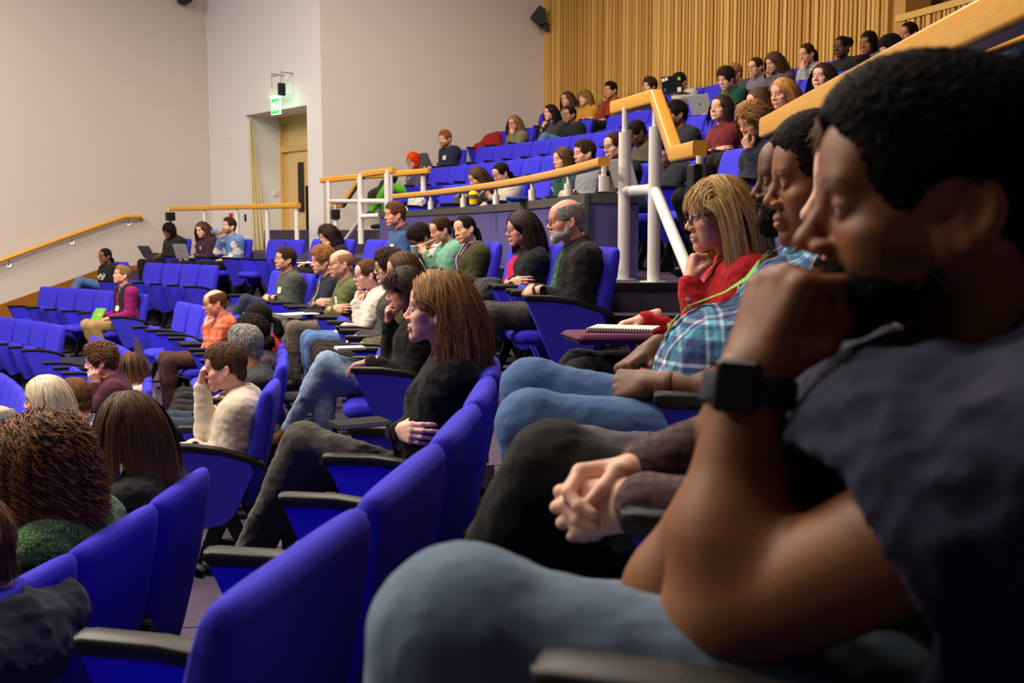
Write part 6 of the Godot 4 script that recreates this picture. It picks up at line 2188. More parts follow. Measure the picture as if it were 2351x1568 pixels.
func tier_cast(jeans: Material, jeans_dark: Material, stripe_bw: Material, stripe_thin: Material, black: Material) -> void:
	var T := func(id: String, row: int, u: float, v: float, label: String, more: Dictionary) -> void:
		var d := {"id": id, "label": label, "b": "tier", "row": row, "u": u, "v": v, "leg": black, "pose": ["lap", "lap"], "q": 1.4, "skin": sk(FAIR), "legs": "down" if row else "back"}
		d.merge(more, true)
		CAST.append(d)
	T.call("handface", 0, 1728, 278, "woman with curly light-brown hair and black watch hiding her mouth, navy top", {"fem": true, "q": 1.0, "pitch": 0.4, "yaw": 0.25, "hair": hair("fluffy", "light", {"ears": true}), "locks": locks("light", {"n": 780, "len": 0.24, "width": 0.0054, "curl": 0.008, "lift": 0.02}), "top": wear(36, 36, 58), "pose": ["mouth", "lap"], "sleeve": 1.0})
	T.call("laptopman", 0, 1524, 342, "man with glasses in dark top working on a silver laptop behind the cranked handrail", {"pitch": 0.3, "yaw": 0.3, "hair": hair("short", "black"), "glasses": {"col": Color8(50, 40, 36)}, "top": wear(38, 38, 48), "leg": jeans_dark, "legs": "out", "shoe": wear(190, 184, 170), "pose": ["type", "type"]})
	T.call("handman", 0, 1412, 335, "man with glasses holding a fist to his nose behind the rail", {"hair": hair("back", "dark"), "glasses": {"col": Color8(40, 36, 36)}, "top": wear(52, 46, 44), "pose": ["cross", "chin"], "pitch": 0.15, "yaw": 0.15})
	T.call("greyman", 0, 1342, 352, "man with dark hair and stubble in light grey sweater leaning over his hands", {"face": {"stubble": 0.45, "beardcol": lin(90, 62, 50)}, "hair": hair("short", "dark"), "top": wear(136, 138, 146), "pose": ["clasp", "clasp"], "yaw": 0.05})
	T.call("finger", 0, 1292, 366, "woman with wavy brown hair and green top, finger at her lips", {"fem": true, "hair": hair("base", "brown", {"ears": true}), "locks": locks("brown", {"n": 510, "len": 0.24, "width": 0.0063, "wave": 0.012}), "top": wear(44, 84, 68), "pose": ["chin", "lap"], "leg": jeans, "yaw": 0.1})
	T.call("ivory", 0, 1150, 398, "woman with black ponytail and glasses in ivory top looking at a phone", {"fem": true, "pitch": 0.4, "yaw": 0.15, "hair": hair("back", "black", {"ears": true}), "tail": [Vector3(0, -0.02, -0.10), Vector3(0, -0.06, -0.13), Vector3(0, -0.16, -0.11)], "glasses": {"col": Color8(50, 40, 40)}, "top": wear(208, 196, 178), "pose": ["phone", "lap"]})
	T.call("lookdown", 0, 1095, 408, "woman with long brown hair in black top bent over her phone", {"fem": true, "pitch": 0.45, "hair": hair("base", "brown", {"ears": true}), "locks": locks("brown", {"n": 540, "len": 0.32, "width": 0.0063}), "top": wear(34, 32, 34), "pose": ["phone", "phone"]})
	T.call("tierblonde", 1, 1796, 215, "young woman with strawberry-blonde hair under the broad rail", {"fem": true, "q": 1.1, "pitch": 0.15, "yaw": 0.3, "hair": hair("base", "blond", {"ears": true, "col": lin(150, 92, 44)}), "locks": locks("blond", {"n": 780, "len": 0.36, "width": 0.0054, "col": lin(160, 100, 46), "col2": lin(214, 164, 92), "tip": lin(214, 164, 92)}), "top": wear(196, 178, 150)})
	T.call("maroon", 1, 1655, 250, "woman with dark tied-back hair in maroon sweater looking up", {"fem": true, "q": 1.1, "pitch": -0.12, "yaw": 0.35, "hair": hair("base", "dark", {"ears": true}), "locks": locks("dark", {"n": 420, "len": 0.24, "width": 0.0063, "behind": true}), "top": wear(110, 34, 38), "leg": jeans, "pose": ["cross", "cross"]})
	T.call("thinker", 1, 1552, 262, "man with dark hair and beard in navy jacket behind the cranked handrail", {"skin": sk([150, 100, 72]), "face": {"stubble": 0.5, "beardcol": lin(30, 22, 20)}, "hair": hair("full", "black"), "glasses": {"col": Color8(40, 40, 50)}, "top": wear(44, 44, 56), "topname": "jacket"})
	T.call("headdown", 1, 1462, 305, "man with short black hair in grey-brown jacket bowing his head between the posts", {"skin": sk(DARK), "pitch": 0.55, "hair": hair("crop", "black", {"vol": 0.004}), "top": wear(84, 76, 70), "topname": "jacket", "pose": ["clasp", "clasp"]})
	T.call("goggles", 1, 1740, 236, "woman with straight brown hair and glasses behind the curly-haired woman", {"fem": true, "yaw": 0.1, "hair": hair("base", "brown", {"ears": true}), "locks": locks("brown", {"n": 420, "len": 0.3, "width": 0.0063}), "glasses": {"col": Color8(60, 44, 40)}, "top": wear(118, 140, 168)})
	T.call("redhead", 1, 948, 369, "woman with bright red bobbed hair and glasses in grey sweater and green trousers", {"fem": true, "pitch": 0.25, "yaw": 0.25, "hair": hair("bob", "red", {"line": 0.05}), "glasses": {"col": Color8(30, 26, 28), "t": 0.0026}, "top": wear(76, 72, 90), "leg": wear(88, 178, 44), "legs": "crossL", "pose": ["chin", "lap"]})
	T.call("longdark", 2, 1888, 177, "woman with long straight dark-brown hair in plum sweater under the broad rail", {"fem": true, "q": 1.1, "yaw": 0.4, "hair": hair("base", "dark", {"ears": true}), "locks": locks("dark", {"n": 720, "len": 0.34, "width": 0.0054}), "top": wear(70, 26, 48), "pitch": -0.05})
	T.call("gingerbeard", 2, 1022, 318, "ginger bearded man in navy sweater with badge using a laptop by the wall", {"skin": sk(PALE), "pitch": 0.2, "yaw": 0.25, "face": {"browcol": lin(130, 80, 46)}, "hair": hair("full", "ginger"), "beard": {"col": lin(130, 70, 34), "col2": lin(176, 110, 60), "t": 0.006}, "glasses": {"col": Color8(150, 120, 110), "t": 0.001}, "top": wear(36, 42, 66), "pose": ["type", "type"]})
	T.call("greenjumper", 3, 1667, 180, "young man with fluffy dark hair in bottle-green jumper using a silver laptop", {"skin": sk(PALE), "pitch": 0.35, "yaw": 0.3, "hair": hair("fluffy", "dark", {"col": lin(30, 22, 20)}), "top": wear(26, 74, 52), "pose": ["type", "type"]})
	T.call("khaki", 3, 1180, 283, "woman with long light-brown hair and red glasses in khaki jacket by the side wall", {"fem": true, "pitch": 0.15, "yaw": 0.35, "hair": hair("base", "light", {"ears": true}), "locks": locks("light", {"n": 420, "len": 0.34, "width": 0.0072}), "glasses": {"col": Color8(150, 30, 36), "t": 0.0024}, "top": wear(128, 122, 92), "topname": "jacket", "pose": ["mouth", "lap"]})
	T.call("ribbed", 3, 1263, 259, "woman with long black hair in grey ribbed sweater, chin on her hand", {"fem": true, "yaw": 0.0, "hair": hair("base", "black", {"ears": true}), "locks": locks("black", {"n": 420, "len": 0.36, "width": 0.0072}), "top": stripe_thin, "pose": ["cross", "chin"], "leg": jeans})
	T.call("blackshirt", 3, 1308, 263, "woman with dark tied hair and glasses in black shirt and blue jeans", {"fem": true, "skin": sk([170, 118, 88]), "hair": hair("back", "black"), "glasses": {"col": Color8(40, 34, 34)}, "top": wear(30, 29, 32), "leg": jeans, "legs": "crossL", "yaw": 0.1})
	T.call("brownfar", 4, 1302, 228, "woman with long brown hair and beige top against the slatted wall", {"fem": true, "hair": hair("base", "brown", {"ears": true}), "locks": locks("brown", {"n": 300, "len": 0.34, "width": 0.0081}), "top": wear(164, 146, 120), "yaw": 0.1})
	T.call("mustard", 4, 1342, 224, "woman with fringed brown hair in mustard-yellow top", {"fem": true, "skin": sk(PALE), "hair": hair("base", "light", {"ears": true, "line": 0.05}), "locks": locks("light", {"n": 390, "len": 0.26, "fringe": true, "width": 0.0081}), "top": wear(206, 150, 48), "yaw": 0.15, "pitch": 0.15, "pose": ["cross", "cross"]})
	T.call("rust", 4, 1402, 207, "man with short black hair in rust-orange sweater, hand at his cheek", {"skin": sk([196, 140, 104]), "hair": hair("short", "black"), "top": wear(150, 62, 28), "pose": ["lap", "cheek"], "yaw": 0.15, "loose": 0.012})
	T.call("browncoat", 4, 1492, 198, "person with bushy dark curls in brown patterned top against the slatted wall", {"fem": true, "hair": hair("curly", "dark", {"vol": -0.01}), "top": wear(70, 54, 46), "yaw": 0.1})
	T.call("whiteshirt", 4, 1560, 188, "bearded man in white shirt holding up a black laptop", {"skin": sk(TAN), "face": {"stubble": 0.7, "beardcol": lin(30, 22, 20)}, "hair": hair("short", "black", {"bun": 0.02, "bunat": Vector3(0, 0.1, -0.08)}), "top": wear(214, 206, 194), "topname": "shirt", "pitch": 0.35, "yaw": 0.25, "pose": ["type", "type"]})
	T.call("hiddenbrown", 4, 1686, 168, "person with brown hair behind the bottle-green jumper", {"fem": true, "hair": hair("full", "light", {"ears": true}), "top": wear(70, 66, 80), "pitch": 0.3})
	T.call("tankglasses", 4, 1735, 154, "woman with tied dark hair and glasses in grey knitted top", {"fem": true, "hair": hair("back", "dark"), "glasses": {"col": Color8(60, 40, 38)}, "top": wear(112, 108, 122), "pitch": 0.15, "yaw": 0.15})
	T.call("curtain", 4, 1776, 144, "woman with wavy chestnut hair pressing her hand to her forehead", {"fem": true, "hair": hair("base", "brown", {"ears": true, "vol": 0.008}), "locks": locks("brown", {"n": 600, "len": 0.36, "width": 0.0067, "wave": 0.015, "lift": 0.02, "tip": lin(110, 64, 40)}), "top": wear(92, 86, 98), "pose": ["lap", "cheek"], "pitch": 0.3, "yaw": 0.1})
	T.call("greystripe", 4, 1852, 124, "woman with dark ponytail in grey striped top, hand on her mouth", {"fem": true, "hair": hair("back", "dark"), "tail": [Vector3(0, 0.03, -0.10), Vector3(0, -0.01, -0.15), Vector3(0, -0.12, -0.13), Vector3(0, -0.2, -0.1)], "tailr": 0.034, "top": stripe_bw, "pose": ["mouth", "lap"], "pitch": 0.25, "yaw": 0.15})
	T.call("puff", 4, 1932, 108, "woman with black hair gathered in a puff and black jacket", {"fem": true, "skin": sk(DARK), "hair": hair("back", "black", {"bun": 0.062, "bunat": Vector3(0, 0.055, -0.135)}), "top": wear(30, 30, 32), "topname": "jacket", "pitch": 0.1, "yaw": 0.3})
	T.call("pixie", 4, 1994, 98, "woman with black chin-length hair in grey top against the slatted wall", {"fem": true, "skin": sk([150, 102, 74]), "hair": hair("bob", "black", {"line": 0.055, "vol": -0.006}), "top": wear(116, 112, 120), "pitch": 0.2, "yaw": 0.2})
	T.call("sleek", 4, 2086, 78, "woman with sleek black ponytail by the low slatted parapet", {"fem": true, "skin": sk([176, 118, 88]), "hair": hair("back", "black"), "tail": [Vector3(0, -0.01, -0.10), Vector3(0, -0.05, -0.14), Vector3(0, -0.15, -0.12)], "tailr": 0.034, "top": wear(34, 32, 34), "pitch": 0.15, "yaw": 0.1})
	T.call("topdark", 3, 1982, 158, "person with dark hair bent forward just above the broad rail", {"fem": true, "hair": hair("full", "black", {"ears": true}), "top": wear(54, 60, 40), "pitch": 0.5})
	T.call("topdark2", 3, 2046, 112, "person with black hair leaning over beside the sleek ponytail", {"hair": hair("full", "black", {"ears": true}), "top": wear(50, 46, 52), "pitch": 0.5})
	T.call("bluecap", 2, 2268, 70, "person in dark blue cap and teal jacket with white watch behind the slim rail", {"skin": sk([200, 140, 112]), "hair": hair("crop", "black", {"vol": 0.012, "col": lin(14, 28, 48), "col2": lin(20, 36, 58)}), "top": wear(24, 46, 60), "topname": "jacket", "pose": ["chin", "lap"], "pitch": 0.2})

# point of a garment's front nearest to (x, y), seen from the front; returns [point, normal]
func surf(s: Sheet, x: float, y: float, zmax := 9.0) -> Array:
	var best := -1e9
	var p := Vector3(x, y, 0.2)
	var n := Vector3(0, 0, 1)
	for k in s.v.size():
		var q := s.v[k]
		var dx := q.x - x
		var dy := q.y - y
		var e := dx * dx + dy * dy
		if e < 0.0006 and q.z < zmax:
			var sc := q.z - e * 60.0
			if sc > best:
				best = sc
				p = Vector3(x, y, q.z)
				n = s.n[k].normalized()
	return [p, n]

# those faces of a garment that look forward and lie where keep says, lifted a little
func patch(s: Sheet, keep: Callable, lift := 0.003) -> Sheet:
	var o := Sheet.new()
	var idx := {}
	for q in range(0, s.i.size(), 3):
		var c := (s.v[s.i[q]] + s.v[s.i[q + 1]] + s.v[s.i[q + 2]]) / 3.0
		var n := s.n[s.i[q]]
		if keep.call(c, n.normalized()):
			for j in 3:
				var k := s.i[q + j]
				if not idx.has(k):
					idx[k] = o.v.size()
					o.v.append(s.v[k] + s.n[k].normalized() * lift)
					o.n.append(s.n[k])
				o.i.append(idx[k])
	return o

func ribbon(pts: Array, nrm: Array, w: float) -> Sheet:
	var s := Sheet.new()
	for k in pts.size():
		var t: Vector3 = (pts[mini(k + 1, pts.size() - 1)] - pts[maxi(k - 1, 0)]).normalized()
		var sd := t.cross(nrm[k]).normalized() * w * 0.5
		var nn := sd.cross(t).normalized()
		s.v.append(pts[k] - sd)
		s.v.append(pts[k] + sd)
		s.n.append(-nn if nn.dot(nrm[k]) < 0 else nn)
		s.n.append(-nn if nn.dot(nrm[k]) < 0 else nn)
	for k in pts.size() - 1:
		var a := k * 2
		s.i.append_array(PackedInt32Array([a, a + 3, a + 1, a, a + 2, a + 3]))
	return s

func lanyard(P: Dictionary, m: Material, w := 0.016, drop := 0.30, badge := true) -> Node3D:
	var nb: Vector3 = P.nb
	var s := Sheet.new()
	var zm: float = nb.z + 0.21 + float(P.get("hipz", 0.15)) * 0.5
	var low := surf(P.st, nb.x, nb.y - drop, zm)
	for sg in [-1.0, 1.0]:
		var pts := []
		var ns := []
		for k in 10:
			var f := k / 9.0
			var x: float = nb.x + sg * 0.062 * (1.0 - f)
			var y: float = nb.y + 0.035 - (drop + 0.03) * f
			var q := surf(P.st, x, y, zm)
			pts.append(q[0] + q[1] * 0.006)
			ns.append(q[1])
		pts.push_front(nb + Vector3(sg * 0.07, 0.045, -0.02))
		ns.push_front(Vector3(sg, 0.5, 0).normalized())
		s.add(ribbon(pts, ns, w))
	var o := part(P.node, "lanyard", s.mesh(), m)
	if badge:
		badge_on(P, low[0] + Vector3(0, -0.05, 0.004), low[1], o)
	return o

func badge_on(P: Dictionary, at: Vector3, n: Vector3, parent = null, w := 0.042, h := 0.032) -> void:
	var o := part(parent if parent else P.node, "badge", box_mesh(Vector3(-w, -h, 0), Vector3(w, h, 0.003)), M.paper)
	var z := n.normalized()
	var x := Vector3.UP.cross(z).normalized()
	o.transform = Transform3D(Basis(x, z.cross(x), z), at + z * 0.006)

func badge(P: Dictionary, x: float, dy: float, w := 0.042, h := 0.032) -> void:
	var q := surf(P.st, P.nb.x + x, P.nb.y + dy)
	badge_on(P, q[0], q[1], null, w, h)

func band(P: Dictionary, sg: int, col: Material, f := 0.10, r := 0.033, w := 0.012, called := "watch_strap") -> Node3D:
	var a: Vector3 = P.W[sg]
	var b: Vector3 = P.E[sg]
	var ax := (b - a).normalized()
	var c := a + ax * f
	var x := ax.cross(Vector3.UP if absf(ax.y) < 0.9 else Vector3.RIGHT).normalized()
	var y := ax.cross(x)
	var rings := []
	for k in 21:
		var t := TAU * k / 20.0
		var d := x * cos(t) + y * sin(t)
		rings.append(PackedVector3Array([c + d * r - ax * w, c + d * (r + 0.004) - ax * w * 0.9, c + d * (r + 0.004) + ax * w * 0.9, c + d * r + ax * w]))
	var s := Sheet.new()
	s.loft(rings, false, false)
	return part(P.node, called, s.mesh(), col)

func dress(P: Dictionary) -> void:
	var o: Node3D = P.node
	var nb: Vector3 = P.nb
	match P.id:
		"tee":
			var st := band(P, 1, wear(44, 50, 62, 0.6), 0.012, 0.040, 0.014)
			var a: Vector3 = P.W[1]
			var ax: Vector3 = (P.E[1] - a).normalized()
			var iv: Basis = (P.frame as Transform3D).basis.inverse()
			var z := (iv * Vector3(-0.45, 0.1, 0.9))
			z = (z - ax * z.dot(ax)).normalized()
			var x := ax.cross(z).normalized()
			var w := part(o, "smartwatch", box_mesh(Vector3(-0.021, -0.024, 0.0), Vector3(0.021, 0.024, 0.012), 0.006), mat("watch_black", Color(0.045, 0.045, 0.05), 0.3))
			w.transform = Transform3D(Basis(x, -ax, z), a + ax * 0.012 + z * 0.037)
		"plaid":
			var l := lanyard(P, cloth("green_ribbon", Color8(98, 200, 32), 0.7), 0.032, 0.30, true)
			var tm := TextMesh.new()
			tm.text = "UEA"
			tm.font_size = 16
			tm.pixel_size = 0.0011
			tm.depth = 0.001
			var q := surf(P.st, nb.x + 0.052, nb.y - 0.025)
			var t := part(l, "lettering", tm, M.paper)
			var z: Vector3 = (q[1] as Vector3).normalized()
			var y := Vector3(0.45, 0.6, 0.2)
			var xx := y.cross(z).normalized()
			t.transform = Transform3D(Basis(z.cross(xx) * -1.0, xx, z), q[0] + z * 0.010)
			band(P, 1, cloth("beads", Color.WHITE, 0.6, bead_tex(), 60.0), 0.03, 0.029, 0.006, "bracelet")
			# buttons down the front
			for k in 4:
				var b: Array = surf(P.st, nb.x, nb.y - 0.10 - 0.09 * k)
				var bs := Sheet.new()
				disc(Vector3.ZERO, Vector3(0, 0, 1), 0.006, 0.003, bs, 10)
				var bo := part(o, "button", bs.mesh(), M.paper)
				bo.position = b[0] + b[1] * 0.004
		"cardigan":
			for k in 3:
				var e: Vector3 = P.E[1]
				var w: Vector3 = P.W[1]
				var bs := Sheet.new()
				disc(Vector3.ZERO, Vector3(1, 0, 0), 0.007, 0.004, bs, 10)
				var bo := part(o, "button", bs.mesh(), M.paper)
				bo.position = w.lerp(e, 0.22 + 0.1 * k) + Vector3(0.044, 0, 0.02)
			part(o, "blouse", patch(P.st, func(c: Vector3, n: Vector3): return n.z > 0.2 and absf(c.x - nb.x) < 0.02 + (c.y - nb.y + 0.22) * 0.12 and c.y > nb.y - 0.22).mesh(), wear(196, 60, 66))
		"longhair":
			part(o, "collar", patch(P.st, func(c: Vector3, n: Vector3): return c.y > nb.y + 0.034 and c.z > nb.z, 0.004).mesh(), wear(222, 214, 206))
		"fleece":
			part(o, "polo_shirt", patch(P.st, func(c: Vector3, n: Vector3): return n.z > -0.1 and c.x - nb.x > -0.06 and c.x - nb.x < 0.062 + (nb.y - c.y) * 0.20 and c.y > nb.y - 0.36 and c.z > nb.z and c.z < nb.z + 0.24, 0.003).mesh(), wear(30, 82, 66))
			badge(P, 0.055, -0.16, 0.012, 0.008)
		"pink":
			part(o, "pink_top", patch(P.st, func(c: Vector3, n: Vector3): return n.z > 0.2 and absf(c.x - nb.x) < 0.10 - absf(nb.y - 0.16 - c.y) * 0.35 and absf(nb.y - 0.16 - c.y) < 0.13, 0.003).mesh(), wear(222, 24, 84))
		"olive":
			lanyard(P, cloth("lilac_ribbon", Color8(186, 152, 198), 0.7), 0.022, 0.26)
		"mint":
			lanyard(P, cloth("orange_ribbon", Color8(176, 104, 40), 0.7), 0.02, 0.2, false)
		"bluezip":
			part(o, "collar", patch(P.st, func(c: Vector3, n: Vector3): return c.y > nb.y - 0.004, 0.004).mesh(), wear(32, 38, 62))
			badge(P, 0.06, -0.17)
		"greenfleece", "gingerbeard", "bald":
			badge(P, 0.06, -0.15)
		"finger", "redhead", "purplecard":
			badge(P, 0.05, -0.14, 0.03, 0.026)
		"teen":
			part(o, "zip", ribbon([surf(P.st, nb.x, nb.y - 0.02)[0] + Vector3(0, 0, 0.006), surf(P.st, nb.x, nb.y - 0.14)[0] + Vector3(0, 0, 0.006), surf(P.st, nb.x, nb.y - 0.26)[0] + Vector3(0, 0, 0.006)], [Vector3(0, 0, 1), Vector3(0, 0, 1), Vector3(0, 0, 1)], 0.014).mesh(), M.paper)
			badge(P, 0.07, -0.2)
		"drinker":
			for q in [[0.17, -0.1], [0.12, -0.27], [-0.05, -0.2], [0.05, -0.36], [0.19, -0.2]]:
				var c0 := Vector3(nb.x + q[0], nb.y + q[1], 0)
				var pp := patch(P.st, func(c: Vector3, n: Vector3): return Vector2(c.x - c0.x, (c.y - c0.y) * 0.8).length() < 0.042 and n.z > -0.3, 0.003)
				if pp.i.size() > 0:
					part(o, "white_patch", pp.mesh(), wear(222, 216, 206))
		"blacktee":
			var c1 := nb + Vector3(0, -0.15, 0)
			part(o, "white_print", patch(P.st, func(c: Vector3, n: Vector3): return n.z > 0.2 and absf(c.x - c1.x) < 0.10 and absf(c.y - c1.y + 0.02 * sin(c.x * 60.0)) < 0.022, 0.003).mesh(), wear(226, 222, 214))
			part(o, "orange_print", patch(P.st, func(c: Vector3, n: Vector3): return n.z > 0.2 and Vector2(c.x - c1.x, (c.y - c1.y + 0.09) * 1.2).length() < 0.075, 0.003).mesh(), wear(226, 112, 20))
			part(o, "yellow_print", patch(P.st, func(c: Vector3, n: Vector3): return n.z > 0.2 and Vector2(c.x - c1.x, c.y - c1.y + 0.065).length() < 0.035, 0.004).mesh(), wear(240, 180, 60))
		"burgundy":
			lanyard(P, cloth("orange_white", Color8(226, 160, 92), 0.7), 0.012, 0.26, false)
			band(P, -1, M.watch_dark, 0.03, 0.034, 0.014)
		"whitetop":
			band(P, -1, wear(214, 88, 30, 0.6), 0.045, 0.034, 0.011)
			var w: Vector3 = P.W[-1]
			var ps := Sheet.new()
			ps.tube(PackedVector3Array([w + Vector3(-0.01, 0.03, 0.055), w + Vector3(0.01, 0.05, 0.13)]), 0.004, 6)
			part(o, "pen", ps.mesh(), M.black_box)
		"greyhair":
			part(o, "lanyard", patch(P.st, func(c: Vector3, n: Vector3): return absf(c.y - nb.y + 0.012 + absf(c.x - nb.x) * 0.12) < 0.012, 0.004).mesh(), M.black_box)
		"magenta":
			part(o, "gilet", patch(P.st, func(c: Vector3, n: Vector3): return absf(c.x - nb.x) < 0.155 and (absf(c.x - nb.x) > 0.035 + (nb.y - c.y) * 0.10 or n.z < 0.0 or c.z < nb.z) and c.y < nb.y + 0.05 and c.z < 0.26, 0.012).mesh(), wear(36, 33, 36))
			part(o, "collar", patch(P.st, func(c: Vector3, n: Vector3): return c.y > nb.y - 0.004 and absf(c.x - nb.x) < 0.09, 0.015).mesh(), wear(80, 84, 120))
			badge(P, 0.0, -0.26, 0.042, 0.036)
		"handface":
			band(P, 1, M.watch_dark, 0.05, 0.034, 0.016)
		"bluecap":
			band(P, 1, mat("watch_white", Color(0.8, 0.8, 0.78), 0.4), 0.04, 0.034, 0.014)
		"ribbed", "khaki":
			band(P, 1 if P.id == "khaki" else -1, M.watch_dark, 0.04, 0.033, 0.012)
		"greenjumper":
			lanyard(P, cloth("orange_white", Color8(226, 160, 92), 0.7), 0.012, 0.2, false)

func bead_tex() -> ImageTexture:
	var im := Image.create_empty(32, 32, false, Image.FORMAT_RGB8)
	var cols := [Color8(170, 24, 26), Color8(225, 220, 210), Color8(30, 110, 50), Color8(20, 18, 18)]
	for y in 32:
		for x in 32:
			im.set_pixel(x, y, cols[((x / 4) * 3 + (y / 4) * 5 + (x / 8)) % 4])
	return ImageTexture.create_from_image(im)

# ---------- things people hold or have put down ----------
func in_lap(P: Dictionary, called: String, at: Vector3, turn: float, label: String, category: String) -> Node3D:
	var fr: Transform3D = P.frame
	return thing(called, fr * at, fr.basis.get_euler().y + turn, label, category)

func laptop(P: Dictionary, label: String, m: Material, at := Vector3(0, 0.60, 0.40), open := 0.35, turn := 0.0, logo: Material = null) -> Node3D:
	var o := in_lap(P, "laptop", at, turn, label, "laptop")
	part(o, "base", box_mesh(Vector3(-0.155, -0.008, -0.105), Vector3(0.155, 0.008, 0.105), 0.006), m)
	part(o, "keyboard", box_mesh(Vector3(-0.135, 0.008, -0.02), Vector3(0.135, 0.0095, 0.09)), M.black_box)
	var lid := part(o, "lid", box_mesh(Vector3(-0.155, 0.0, -0.004), Vector3(0.155, 0.212, 0.004), 0.0035), m)
	lid.position = Vector3(0, 0.008, 0.105)
	lid.rotation.x = open
	var scr := part(lid, "screen", box_mesh(Vector3(-0.145, 0.012, -0.0052), Vector3(0.145, 0.202, -0.004)), M.screen_glow)
	if logo:
		var ls := Sheet.new()
		ls.tube(PackedVector3Array([Vector3(0, 0.105, 0.004), Vector3(0, 0.105, 0.0055)]), 0.014, 16, true, Vector2(0.85, 1.0))
		part(lid, "logo", ls.mesh(), logo)
	return o

func blob(parent: Node, called: String, prims: Array, m: Material, cell := 0.012, amp := 0.008, fr := 14.0, at = null) -> void:
	var lo := Vector3.ONE * 9.0
	var hi := Vector3.ONE * -9.0
	for p in prims:
		lo = lo.min(p[0] - Vector3.ONE * p[2] * 1.3).min(p[1] - Vector3.ONE * p[2] * 1.3)
		hi = hi.max(p[0] + Vector3.ONE * p[2] * 1.3).max(p[1] + Vector3.ONE * p[2] * 1.3)
	var f := Field.new(lo, hi, cell)
	for p in prims:
		f.capsule(p[0], p[1], p[2], p[3], 0.04)
	var s := f.sheet()
	wrinkle(s, amp, lo.x * 7.0, fr)
	part(parent, called, s.mesh(), m)

func spiral(parent: Node, a: Vector3, b: Vector3, n: int, r: float) -> void:
	var s := Sheet.new()
	var d := (b - a).normalized()
	var side := d.cross(Vector3.UP).normalized()
	for k in n:
		var c := a.lerp(b, (k + 0.5) / n)
		var pts := PackedVector3Array()
		for q in 9:
			var t := TAU * q / 8.0
			pts.append(c + side * cos(t) * r + Vector3.UP * sin(t) * r)
		s.tube(pts, 0.0011, 5, false)
	part(parent, "spiral_binding", s.mesh(), M.black_box)

